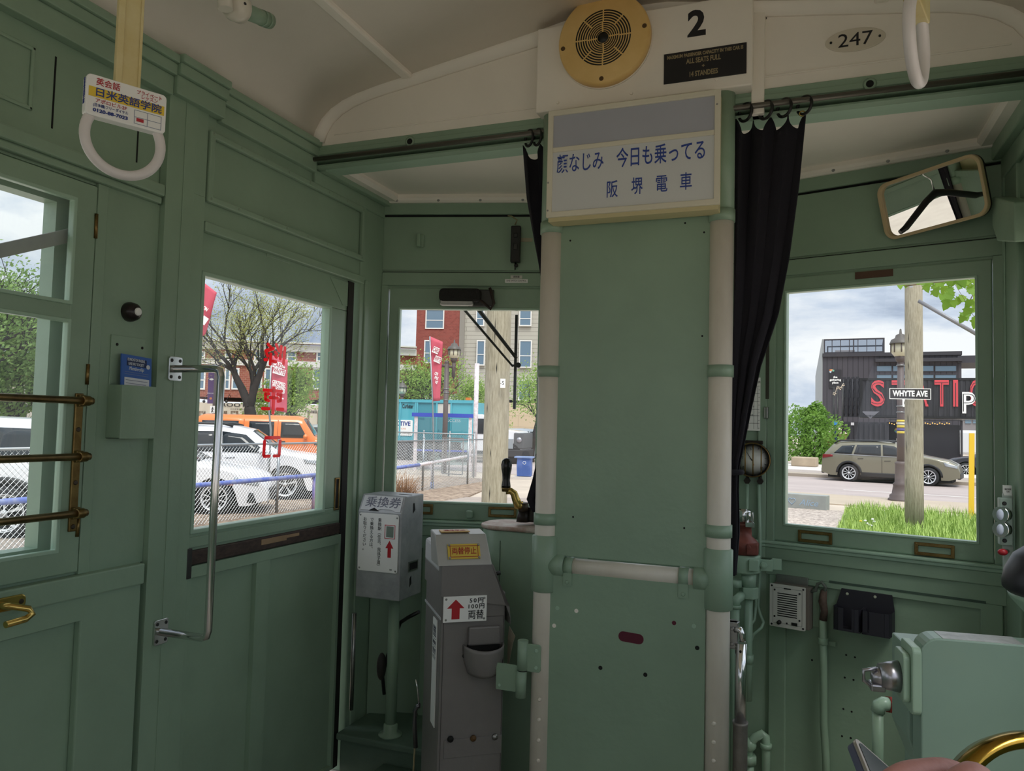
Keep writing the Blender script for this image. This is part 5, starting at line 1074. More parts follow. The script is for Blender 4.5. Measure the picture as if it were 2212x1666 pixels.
strip('kerb_median', 9.3, 10.6, .14, mat('concrete_kerb', 'A89C8E', .9, var=.2, scale=1), la=-60)
strip('sidewalk_far', 13, 21, .14, mat('concrete_pale', 'CFC8C2', .9, var=.12, scale=.6), la=-60)
FrS = Fr((q0.x, q0.y, GZ), ud, vd, UP)
wl2 = mat('road_paint', 'D8D4D0', .8)
for i, (a, b) in enumerate(((1.4, 6.2), (8.0, 12.0))): tag(MB(FrS).box((a, 2.55, .01), (b, 2.68, .015)).build('lane_line', wl2), ['white lane line on the road nearest the wooden pole', 'white lane line farther right on the road'][i], 'road marking')
dk_ = gp(1010, 1075); FrD = Fr((dk_.x, dk_.y, GZ), hv(R_(28)), hv(R_(118)), UP)
m = MB(FrD)
for i in range(34): m.box((-14, -9+.26*i, 0), (5.6, -9+.26*i+.245, .03))
struct(m.build('deck_boards', mat('grey_boardwalk', 'AFA298', .85, var=.3, scale=2, stretch=(.4, 6, 1), col2='8E8279')))
mu = gp(960, 1062); m = MB(); m.prism([(-12.2, 9), (-8.6, 9), (-8.2, 18.2), (-9.6, 24.4), (-12.5, 25)], GZ, GZ+.034)
struct(m.build('ground_mulch', mat('wood_chip_mulch', 'AE9A86', .95, var=.8, scale=7, bump=1.0, bscale=14, col2='5F4C3E')))
# ---- chain link fences and pipe barriers
GAL = mat('galvanised', 'A4A9AC', .4, .8, var=.15); WIRE = mat('fence_wire', 'B9BEC1', .45, .6)
def chain(fr, L, h, cell, r, name, par):
    m = MB(fr); n = int((L+h)/cell)+1
    for i in range(n):
        a = i*cell
        for sgn in (0, 1):
            s0, s1 = (a-h, a)          # line from (s0,bottom) to (s1,top)
            t0 = max(0, -s0/h if s0 < 0 else 0); t1 = min(1, (L-s0)/h)
            if t1 <= t0: continue
            pa, pb = (s0+h*t0, h*t0), (s0+h*t1, h*t1)
            if sgn: pa, pb = (L-pa[0], pa[1]), (L-pb[0], pb[1])
            P = fr.p; q = r
            m.add([P(pa[0]-q, pa[1], 0), P(pa[0]+q, pa[1], 0), P(pa[0], pa[1], q), P(pb[0]-q, pb[1], 0), P(pb[0]+q, pb[1], 0), P(pb[0], pb[1], q)], [[0, 1, 4, 3], [1, 2, 5, 4], [2, 0, 3, 5]])
    return m.build(name, WIRE, par)
def fence(name, label, p0, p1, h, posts, cell=.085, r=.0046, pr_=.03):
    p0 = V((p0[0], p0[1], GZ)); p1 = V((p1[0], p1[1], GZ)); d = p1-p0; L = d.length; fr = Fr(p0, d, UP, d.cross(V(UP)))
    th = thing(name, label, 'fence', p0)
    chain(fr, L, h, cell, r, 'chain_link', th)
    MB(fr).cyl((0, h, 0), (L, h, 0), .022, seg=10).build('top_rail', GAL, th)
    for s in posts: MB(fr).cyl((s, 0, .01), (s, h+.06, .01), pr_, seg=12).ball((s, h+.07, .01), pr_*1.15, seg=10, rings=6).build('post', GAL, th)
    return th, fr
fence('chain_link_fence', 'long chain link fence in front of parked cars', (-9.95, 3.0), (-9.95, 24.4), 1.42, [.05, 3.4, 6.6, 9.75, 12.9, 16.0, 19.0, 21.3])
fe = gp(1012, 1035)
fence('chain_link_fence', 'chain link fence with gate running off behind the shelter', (fe.x+.05, fe.y+.3), (fe.x-5.4, fe.y+1.1), 1.55, [.0, 1.05, 2.2, 5.2], cell=.10)
gt = thing('fence_gate', 'chain link gate panel with tubular frame by the shelter', 'gate', (fe.x-.1, fe.y-.1, GZ))
FG_ = Fr((fe.x-.15, fe.y-.05, GZ), (-1, .15, 0), UP, (.15, -1, 0)); MB(FG_).frame(.05, .12, .95, 1.42, .04, -.02, .02).build('gate_frame', GAL, gt); MB(FG_).box((.05, .74, -.015), (.95, .77, .015)).build('mid_bar', GAL, gt)
BLU = mat('chipped_blue_paint', '5468B8', .55, var=.5, scale=9, col2='8E97B8'); WHC = mat('chipped_white_paint', 'E6E2E4', .55, var=.3, scale=8, col2='B9A4A8')
bz = gp(640, 1105)
b1 = thing('pipe_barrier', 'low blue pipe rail in front of the chain link fence', 'barrier', (-9.62, 13.4, GZ))
MB().cyl((-9.62, 4, GZ+.76), (-9.62, 16.6, GZ+.76), .042, seg=14).build('rail', BLU, b1)
for y in (5.2, 9.3, 13.55): MB().cyl((-9.62, y, GZ), (-9.62, y, GZ+.76), .048, seg=12).build('post', mat('flaked_blue_post', '3F55A8', .6, var=.9, scale=5, stretch=(2, 2, .7), col2='C3A9B4'), b1)
b2 = thing('pipe_barrier', 'low white pipe rail meeting the tall white post', 'barrier', (-10.0, 20, GZ))
wp_ = gp(1024, 1030); pA, pB, pC = V((-9.62, 16.6, GZ+.76)), V((-9.75, 18.4, GZ+.78)), V((wp_.x+.05, wp_.y-.05, GZ+.80))
MB().cyl(pB, pC, .045, seg=14, raw=True).build('rail', WHC, b2); MB().cyl(pA, pB, .045, seg=14, raw=True).build('blue_rail_end', BLU, b2)
pq = gp(933, 1058); MB().cyl(V((pq.x, pq.y, GZ+.22)), V((pq.x, pq.y, GZ+.78)), .05, seg=12, raw=True).build('post', WHC, b2); MB().cyl(V((pq.x, pq.y, GZ)), V((pq.x, pq.y, GZ+.22)), .051, seg=12, raw=True).build('blue_post_foot', BLU, b2)
tag(MB().cyl((wp_.x, wp_.y, GZ), (wp_.x, wp_.y, GZ+4.15), .085, seg=16).build('steel_post', WHC), 'tall white steel post left of the wooden pole', 'post')
# ---- shelter with blue edge
sl0, sl1 = dp(893, 896, 31), dp(1022, 900, 31); dd_ = (sl1-sl0); dd_.z = 0; FSh = Fr((sl0.x, sl0.y, GZ), dd_, UP, dd_.cross(V(UP))); Ls = dd_.length; zs_ = (sl0.z+sl1.z)/2-GZ
sh = thing('bus_shelter', 'glass bus shelter with blue roof edge behind fence', 'bus shelter', FSh.p(Ls/2, 0, 0))
MB(FSh).box((-.05, zs_-.06, -1.4), (Ls+.1, zs_+.09, .1)).build('roof_edge', mat('bright_blue_paint', '2C46B4', .5), sh)
for u in (.12, Ls-.1): MB(FSh).box((u-.07, 0, -.05), (u+.07, zs_, .05)).build('post', WHC, sh)
MB(FSh).box((.2, .25, -.01), (Ls-.2, zs_-.1, .0)).build('glass_wall', glass('shelter_glass', (.72, .84, .84), .12), sh)
MB(FSh).box((.1, .78, .0), (Ls-.1, .85, .03)).build('blue_bar', mat('bright_blue_paint', '2C46B4', .5), sh); MB(FSh).box((.9, .36, -.9), (1.7, .45, -.5)).build('bench', mat('pale_bench', 'C9C6BA', .7), sh)
text('SUCCESS', FSh, Ls*.66, zs_-.2, .16, mat('faint_white_print', 'C9CDD0', .6), sh, n=.03)
for i, x in enumerate((905, 930, 957)):
    q = gp(x, 1005); tag(MB(frame_at(V((q.x, q.y, GZ)), R_(10))).tube([(-.22, 0, 0), (-.22, .5, 0), (-.15, .66, 0), (0, .72, 0), (.15, .66, 0), (.22, .5, 0), (.22, 0, 0)], .025, 8).build('bike_rack', GAL), 'galvanised bike hoop behind the fence at far left of three|galvanised bike hoop behind the fence, middle of three|galvanised bike hoop nearest the fence gate'.split('|')[i], 'bike rack')
# ---- poles and street lamps
WOODP = mat('weathered_pole', 'AEA793', .9, var=.4, scale=10, stretch=(5, 5, .5), bump=.5, bscale=40, col2='857D68')
def wpole(label, base, r, h, dark):
    th = thing('utility_pole', label, 'utility pole', base); m = MB()
    m.lathe([(r*1.06, -.1), (r*1.03, 1.0), (r, 3), (r*.93, h)], base, UP, 28, raw=True); m.build('shaft', WOODP, th)
    c = MB()
    for k in range(7):
        z = .5+.55*k+random.uniform(-.1, .1); a = -1.9+random.uniform(-.5, .5) - (.35 if base[0] > 0 else -.3); q = V(base)+V((cos(a)*r*1.005, sin(a)*r*1.005, z)); 
        c.prism([], 0, 0) if 0 else None
        s = random.uniform(.06, .22); t = V((-sin(a), cos(a), 0)); nrm = V((cos(a), sin(a), 0))
        c.add([q-t*.006+nrm*.004, q+t*.002+V((0, 0, -s))+nrm*.004, q+t*.007+nrm*.004, q+t*.001+V((0, 0, s))+nrm*.004], [[0, 1, 2, 3]])
    c.build('cracks', DARK, th); return th
pb = dp(1066, 1150, 10.6); wpole('thick weathered wooden pole outside the front left window', (pb.x, pb.y, GZ), .172, 9, 0)
sg_ = dp(1086, 828, 10.46); Fsg = frame_at(sg_, R_(18)); ss = thing('pole_number_plate', 'small white plate lettered S on the wooden pole', 'sign', sg_)
MB(Fsg).box((-.034, -.062, -.002), (.036, .062, .002)).build('plate', WHITEPL, ss); text('S', Fsg, .004, 0, .075, INK, ss, n=.003); text('-', Fsg, -.025, 0, .06, INK, ss, n=.003)
pr2 = gp(1975, 1150); wpole('weathered wooden pole outside the right window', (pr2.x, pr2.y, GZ), .163, 9, 0)
bz0 = dp(1984, 650, 14.9); bz1 = dp(2125, 731, 14.3); tag(MB().cyl(bz0, bz1, .036, seg=10, raw=True).build('pole_brace', mat('grey_steel_pipe', '86868A', .5, .4)), 'grey slanting pipe braced from the right wooden pole', 'brace')
ws = dp(1966, 851, 14.75); Fws = frame_at(ws, R_(10)); wv = thing('street_name_sign', 'dark street sign reading WHYTE AVE on the wooden pole', 'street sign', ws)
kw = 14.55/FPX; MB(Fws).box((-42*kw, -12*kw, -.004), (42*kw, 12*kw, .0)).build('plate', mat('sign_charcoal', '2E2B2E', .5), wv); MB(Fws).frame(-42*kw, -12*kw, 42*kw, 12*kw, 1.3*kw, 0, .003).build('white_border', WHITEPL, wv); text('WHYTE AVE', Fws, 0, 0, .15, WHITEPL, wv, n=.002, width=71*kw, off=.006)
tg2 = dp(1968, 618, 14.78); tag(MB(frame_at(tg2, R_(14))).box((-.03, -.03, 0), (.03, .03, .004)).build('pole_tag', mat('grey_tag', '9A9EA4', .5)), 'tiny grey tag high on the right wooden pole', 'tag')
IRON = mat('brown_iron_paint', '5C504E', .55, var=.1); LAMPG = mat('lamp_glass', 'C9C3AA', .3)
def lantern(fr, s, par):
    m = MB(fr).lathe([(0, .62*s), (.02*s, .6*s), (.03*s, .5*s), (.10*s, .47*s), (.12*s, .40*s), (.2*s, .36*s), (.23*s, .28*s), (.24*s, .26*s)], (0, 0, 0), (0, 1, 0), 20); m.build('lantern_cap', mat('brown_grey_cap', '55504B', .5), par)
    MB(fr).lathe([(.2*s, .26*s), (.2*s, .06*s), (.12*s, -.04*s), (0, -.04*s)], (0, 0, 0), (0, 1, 0), 8).build('lantern_glass', LAMPG, par)
    m = MB(fr)
    for k in range(8): t = 2*pi*k/8; m.cyl((.205*s*cos(t), .26*s, .205*s*sin(t)), (.205*s*cos(t), .06*s, .205*s*sin(t)), .012*s, seg=6)
    m.lathe([(.13*s, -.03*s), (.10*s, -.12*s), (.05*s, -.2*s)], (0, 0, 0), (0, 1, 0), 12); m.build('lantern_cage', IRON, par)
l1 = dp(962, 905, 30); zl_ = dp(960, 785, 30).z
sl1_ = thing('street_lamp', 'brown street lamp with one lantern on a short arm', 'street lamp', (l1.x, l1.y, GZ)); FL1 = frame_at(V((l1.x, l1.y, GZ)), R_(20))
MB(FL1).cyl((0, 0, 0), (0, zl_-GZ, 0), .105, .095, 14).ball((0, zl_-GZ+.03, 0), .10, seg=12, rings=8).build('post', IRON, sl1_); tz = dp(977, 790, 30).z-GZ
MB(FL1).cyl((-.2, tz-.0, 0), (.34, tz-.06, 0), .055, seg=10).cyl((.27, tz-.45, 0), (.27, tz+.20, 0), .07, seg=12).cyl((.27, tz-.6, 0), (.27, tz-.45, 0), .02).build('arm', IRON, sl1_)
lantern(Fr(FL1.p(.27, tz+.33, 0), FL1.u, FL1.v, FL1.n), 1.15, sl1_)
for z in (.9, 1.05, 1.35): MB(FL1).cyl((0, tz-z, 0), (0, tz-z-.02, 0), .112, seg=14).build('band', GAL, sl1_)
lq = gp(1946, 1084); sl2 = thing('street_lamp', 'brown street lamp with fluted base behind the right wooden pole', 'street lamp', (lq.x, lq.y, GZ)); FL2 = frame_at(V((lq.x, lq.y, GZ)), R_(0)); zt2 = dp(1946, 782, 22).z-GZ
MB(FL2).lathe([(.34, 0), (.34, .08), (.30, .1), (.30, .18), (.24, .22), (.20, .45), (.215, .5), (.16, .55), (.15, 1.05), (.165, 1.1), (.11, 1.15)], (0, 0, 0), (0, 1, 0), 24).build('base', IRON, sl2); MB(FL2).cyl((0, 1.1, 0), (0, zt2, 0), .105, .085, 14).build('post', IRON, sl2)
lantern(Fr(FL2.p(0, zt2+.2, 0), FL2.u, FL2.v, FL2.n), 1.25, sl2)
ban = MB(FL2)
for z, c in ((2.55, 0), (2.72, 0), (3.9, 0)): MB(FL2).cyl((0, z, 0), (0, z+.02, 0), .115, seg=14).build('band', GAL, sl2)
st_y = mat('sticker_yellow', 'D9C04A', .6); st_b = mat('sticker_violet', '5B5596', .6)
for i, (z, mm_) in enumerate(((1.95, st_y), (2.03, st_b), (2.12, st_y), (2.2, mat('sticker_pale', 'C9C9BD', .6)), (2.28, st_y))): MB(FL2).cyl((0, z, 0), (0, z+.06, 0), .104, seg=14).build('sticker', mm_, sl2)
sn = dp(1956, 871, 21.9); sm_ = thing('small_number_sign', 'small white numbered tag under the street sign', 'sign', sn); Fn_ = frame_at(sn, 0); MB(Fn_).box((-.08, -.11, 0), (.08, .11, .01)).build('plate', WHITEPL, sm_); text('12', Fn_, 0, 0, .12, INK, sm_, n=.011)
lf2 = dp(867, 905, 42); sl3 = thing('street_lamp', 'distant street lamp at the left edge of the front window', 'street lamp', (lf2.x, lf2.y, GZ)); zz3 = dp(867, 850, 42).z
MB().cyl((lf2.x, lf2.y, GZ), (lf2.x, lf2.y, zz3-.2), .1, seg=10).build('post', IRON, sl3); lantern(frame_at(V((lf2.x, lf2.y, zz3)), 0), 1.2, sl3)
# ---- feather flags
FLG = mat('flag_red', 'CF5A6C', .7, var=.1, scale=3); 
def flag(label, d, corners, az, lines, polepx):
    P4 = [dp(x, y, d) for x, y in corners]     # TL TR BR BL
    th = thing('banner_flag', label, 'flag', dp(*polepx, d))
    m = MB(); nu, nv = 10, 16; b = len(m.vs)
    for j in range(nv+1):
        for i in range(nu+1):
            s, t = i/nu, j/nv; p = (P4[0]*(1-s)+P4[1]*s)*(1-t)+(P4[3]*(1-s)+P4[2]*s)*t
            m.vs.append(p + _f*(.05*sin(s*5+t*3)*s))
    for j in range(nv):
        for i in range(nu): m.fs.append([b+j*(nu+1)+i, b+j*(nu+1)+i+1, b+(j+1)*(nu+1)+i+1, b+(j+1)*(nu+1)+i]); m.sm.append(True)
    m.build('cloth', FLG, th, solid=.004)
    top = P4[0]; bt = dp(*polepx, d); MB().tube([V((bt.x, bt.y, GZ)), bt, P4[3]-CR*.02, top-CR*.02], .022, 8, raw=True).build('pole', GAL, th)
    u_ = (P4[1]-P4[0]).normalized(); v_ = (P4[0]-P4[3]); v_ = (v_-u_*v_.dot(u_)).normalized(); Ff = Fr(P4[3], u_, v_, u_.cross(v_))
    for (s_, x, y, wpx, hpx, white, box) in lines:
        q = Ff.px(x, y); k = d/FPX
        if box: MB(Ff).box((q[0]-wpx*k*.53, q[1]-hpx*k*.62, .055), (q[0]+wpx*k*.53, q[1]+hpx*k*.62, .06)).build('white_panel', WHITEPL, th)
        if s_: text(s_, Ff, q[0], q[1], hpx*k*1.25, (WHITEPL if white else mat('flag_red_ink', 'B4485A', .7)), th, n=.062, width=wpx*k, off=.004)
    return th
flag('red CARS WHYTE banner flag seen through the door window', 17.2, [(589, 768), (623, 778), (618, 892), (583, 884)], 0,
     [('CARS', 602, 789, 20, 11, 0, 1), ('ON', 615, 794, 5, 4, 1, 0), ('WHYTE', 605, 803, 25, 11, 0, 1), ('CERTIFIED', 604, 828, 29, 7.5, 1, 0), ('PRE OWNED', 604, 836, 29, 7.5, 1, 0), ('VEHICLES', 604, 844, 27, 7.5, 1, 0), ('carsonwhyte.com', 603, 858, 24, 4, 1, 0)], (585, 930))
flag('red CARS WHYTE banner flag seen through the front left window', 22.0, [(930, 727), (957, 739), (950, 866), (936, 867)], 0,
     [('CARS', 942, 757, 13, 11, 0, 1), ('WHYTE', 946, 777, 14, 11, 0, 1), ('CER', 943, 808, 8, 7, 1, 0), ('PRE', 943, 817, 8, 7, 1, 0), ('VE', 943, 826, 6, 7, 1, 0)], (937, 960))
flag('red banner flag cut off at the left of the door window', 12.6, [(425, 600), (471, 633), (441, 722), (420, 740)], 0,
     [('ON', 447, 668, 11, 8, 1, 0), ('', 444, 693, 12, 14, 1, 1)], (424, 800))
pu = mat('purple_banner', '5E3F78', .7); p5 = dp(456, 850, 33); pbn = thing('street_banner', 'purple lamp post banner with white lotus above parked cars', 'banner', p5); Fpb = frame_at(p5, R_(25)); kb_ = 33/FPX
MB(Fpb).box((-7*kb_, -22*kb_, 0), (6*kb_, 50*kb_, .02)).build('cloth', pu, pbn); MB(Fpb).cyl((8.5*kb_, -75*kb_, -.05), (8.5*kb_, 56*kb_, -.05), .1, seg=10).build('post', IRON, pbn)
m = MB(Fpb)
for a in (-60, -30, 0, 30, 60): t = R_(90+a); m.prism([(0, 28*kb_), (6*kb_*cos(t-.25)*.6, 28*kb_+6*kb_*sin(t-.25)*.6), (6*kb_*cos(t), 28*kb_+6*kb_*sin(t)), (6*kb_*cos(t+.25)*.6, 28*kb_+6*kb_*sin(t+.25)*.6)], .02, .03)
m.build('lotus', WHITEPL, pbn); MB(Fpb).prism(circ(0, -11*kb_, 2.6*kb_, 14), .02, .03).build('orange_badge', mat('orange_badge', 'D98A4A', .6), pbn); text('WELCOME', Fpb, -.2*kb_, 0, 3.2*kb_, WHITEPL, pbn, n=.03)
xw = dp(458, 885, 31); cws = thing('crossing_sign', 'white pedestrian crossing sign above the orange vehicle', 'road sign', xw); Fx = frame_at(xw, R_(25)); kx_ = 31/FPX
MB(Fx).box((-4*kx_, -8*kx_, 0), (6*kx_, 8*kx_, .02)).build('plate', WHITEPL, cws); m = MB(Fx).prism(circ(1.5*kx_, 5*kx_, 1.2*kx_, 10), .02, .03)
for a, b in (((1.5, 3.5), (1, -1)), ((1, -1), (-1, -6)), ((1, -1), (3, -6)), ((1.4, 3), (-1, .5)), ((1.4, 3), (4, .5))):
    dx, dy = b[0]-a[0], b[1]-a[1]; L_ = hypot(dx, dy); nx, ny = -dy/L_*.7, dx/L_*.7; m.prism([((a[0]+nx)*kx_, (a[1]+ny)*kx_), ((b[0]+nx)*kx_, (b[1]+ny)*kx_), ((b[0]-nx)*kx_, (b[1]-ny)*kx_), ((a[0]-nx)*kx_, (a[1]-ny)*kx_)], .02, .028)
m.build('walking_figure', INK, cws)
# ---- bollard marker, barrier, blocks, bin
yb = gp(2098, 1126); zy = dp(2101, 936, (yb-CAM).dot(_f)).z
tag(MB(frame_at(V((yb.x, yb.y, 0)), R_(5))).prism([(-.055, GZ), (.055, GZ), (.075, zy), (-.03, zy-.0), (-.01, zy+.04)][:4], -.02, .02).build('marker_post', mat('safety_yellow', 'E8BE2E', .5)), 'tall yellow marker post in the grass', 'marker post')
ba, bb = gp(1685, 1097), gp(1785, 1105); d3 = bb-ba; Fb3 = Fr(ba, d3, UP, d3.cross(V(UP))); Lb = d3.length; zb3 = dp(1740, 1069, 18.9).z-GZ
br3 = thing('concrete_barrier', 'grey concrete barrier with blue graffiti by the gravel', 'barrier', Fb3.p(Lb/2, 0, -.2))
MB(Fb3).prism([(-2.2, .0), (Lb, .0), (Lb, zb3), (-2.2, zb3)], -.35, 0).build('block', mat('barrier_concrete', '9DA09C', .85, var=.2, scale=2, bump=.2, bscale=30), br3, bev=.015)
gf = mat('blue_spray', '93A9BF', .7); text('Alice', Fb3, Lb*.62, zb3*.45, .22, gf, br3, n=.003, shear=.3)
MB(Fb3).tube([(Lb*.26+.085*(16*sin(t)**3)/16, zb3*.52+.085*(13*cos(t)-5*cos(2*t)-2*cos(3*t)-cos(4*t))/15, .004) for t in [2*pi*i/24 for i in range(24)]], .008, 5, closed=True).build('heart', gf, br3)
fb_ = gp(1735, 995, GZ+.14); Fcb = frame_at(V((fb_.x*.82, fb_.y*.82, GZ+.14)), R_(-8)); kk = .82*(fb_-CAM).dot(_f)/FPX
tag(MB(Fcb).box((-25*kk, 0, -1), (26*kk, 20*kk, 0)).build('concrete_block', mat('stained_concrete', 'B7A58E', .9, var=.3, scale=.8), bev=.05), 'stained concrete block in front of the shrub across the road', 'block')
bi = gp(1128, 1036); kb2 = (bi-CAM).dot(_f)/FPX; bn = thing('litter_bin', 'blue litter bin on concrete pad beyond the boardwalk', 'bin', bi); Fbi = frame_at(bi, R_(12)); bm2 = mat('bin_blue', '4A66A6', .55)
MB(Fbi).box((-20*kb2, 0, -.55), (22*kb2, 6*kb2, .12)).build('pad', mat('concrete_pale', 'CFC8C2', .9), bn)
MB(Fbi).prism([(-12*kb2, 7*kb2), (18*kb2, 7*kb2), (18*kb2, 46*kb2), (-12*kb2, 46*kb2), (-13*kb2, 30*kb2)], -.45, 0).build('body', bm2, bn, bev=.01); MB(Fbi).box((-18*kb2, 46*kb2, -.5), (22*kb2, 49*kb2, .05)).build('lid', mat('bin_lid', '7D93BE', .5), bn)
m = MB(Fbi)
for i in range(12): m.box(((-10+2.3*i)*kb2, 8*kb2, 0), ((-9.2+2.3*i)*kb2, 30*kb2, .012))
m.build('ribs', bm2, bn); MB(Fbi).prism(circ(4*kb2, 36*kb2, 3.6*kb2, 18), 0, .012).build('badge', WHITEPL, bn); MB(Fbi).prism(circ(4*kb2, 36*kb2, 2.8*kb2, 18), .011, .016).build('badge_field', bm2, bn)
# ---- grass, dandelions, gravel, dry bush
grs = MB(); rg_ = random.Random(3)
gA = [gp(x, y) for x, y in ((1828, 1100), (2140, 1128), (2160, 1200), (1800, 1172))]
for i in range(5200):
    s, t = rg_.random(), rg_.random(); p = (gA[0]*(1-s)+gA[1]*s)*(1-t)+(gA[3]*(1-s)+gA[2]*s)*t; p.z = GZ
    h = rg_.uniform(.12, .36)*(.6+.4*min(1, s*6)); a = rg_.uniform(0, 6.3); w_ = rg_.uniform(.006, .013); l = V((cos(a), sin(a), 0))*h*rg_.uniform(.1, .5); t_ = V((-sin(a), cos(a), 0))*w_
    b = len(grs.vs); grs.vs += [p-t_, p+t_, p+l*.4+V((0, 0, h*.6))+t_*.7, p+l*.4+V((0, 0, h*.6))-t_*.7, p+l+V((0, 0, h))]; grs.fs += [[b, b+1, b+2, b+3], [b+3, b+2, b+4]]; grs.sm += [False, False]
tag(grs.build('grass', mat('fresh_grass', 'AFC768', .6, var=.45, scale=3, col2='7E9E46')), 'tall fresh green grass around the right wooden pole', 'grass', kind='stuff')
m = MB(); m.add([V((p.x, p.y, GZ+.033)) for p in gA], [[0, 1, 2, 3]]); struct(m.build('ground_turf', mat('turf', '6E8B3E', .9, var=.4, scale=5), solid=.01))
gV = [gp(x, y) for x, y in ((1640, 1096), (1830, 1106), (1815, 1172), (1640, 1150))]
m = MB(); m.add([V((p.x, p.y, GZ+.02)) for p in gV], [[0, 1, 2, 3]]); m2 = m.build('ground_gravel', mat('pale_gravel', 'D2C4B8', .9, var=.8, scale=16, bump=1.0, bscale=22, col2='6E625A'), solid=.01); struct(m2)
for i, (x, y, c) in enumerate(((1859, 1126, 'D9C22E'), (1869, 1125, 'EFEFEF'), (1885, 1122, 'EFEFEF'), (1888, 1127, 'EFEFEF'), (1873, 1131, 'EFEFEF'), (1879, 1134, 'EFEFEF'), (1883, 1136, 'EFEFEF'))):
    p = dp(x, y, 14.5); fl_ = thing('dandelion', ('yellow dandelion flower in the grass' if i == 0 else 'white dandelion clock in the grass'), 'flower', (p.x, p.y, GZ), 0, None if i == 0 else 'dandelion clocks in the grass')
    MB().tube([V((p.x, p.y, GZ)), p], .004, 6, raw=True).build('stalk', mat('stalk_green', '8AA060', .7), fl_); MB().ball(p, .026, (1, 1, .7), 10, 6).build('head', mat('dandelion_yellow' if i == 0 else 'dandelion_white', c, .8), fl_)
bs = gp(868, 1078); db_ = MB()
for i in range(170):
    a, e = rg_.uniform(0, 6.3), rg_.uniform(.5, 1.5); L_ = rg_.uniform(.35, .8); d_ = V((cos(a)*cos(e), sin(a)*cos(e), sin(e))); p = V((bs.x+rg_.gauss(0, .12), bs.y+rg_.gauss(0, .12), GZ))
    db_.tube([p, p+d_*L_*.6, p+d_*L_+V((rg_.gauss(0, .05), rg_.gauss(0, .05), -.03))], [.007, .005, .002], 4, raw=True)
tag(db_.build('dry_bush', mat('dry_stems', 'A88464', .9, var=.4, scale=8, col2='7A5A40')), 'dry brown bush at the foot of the white rail', 'bush')
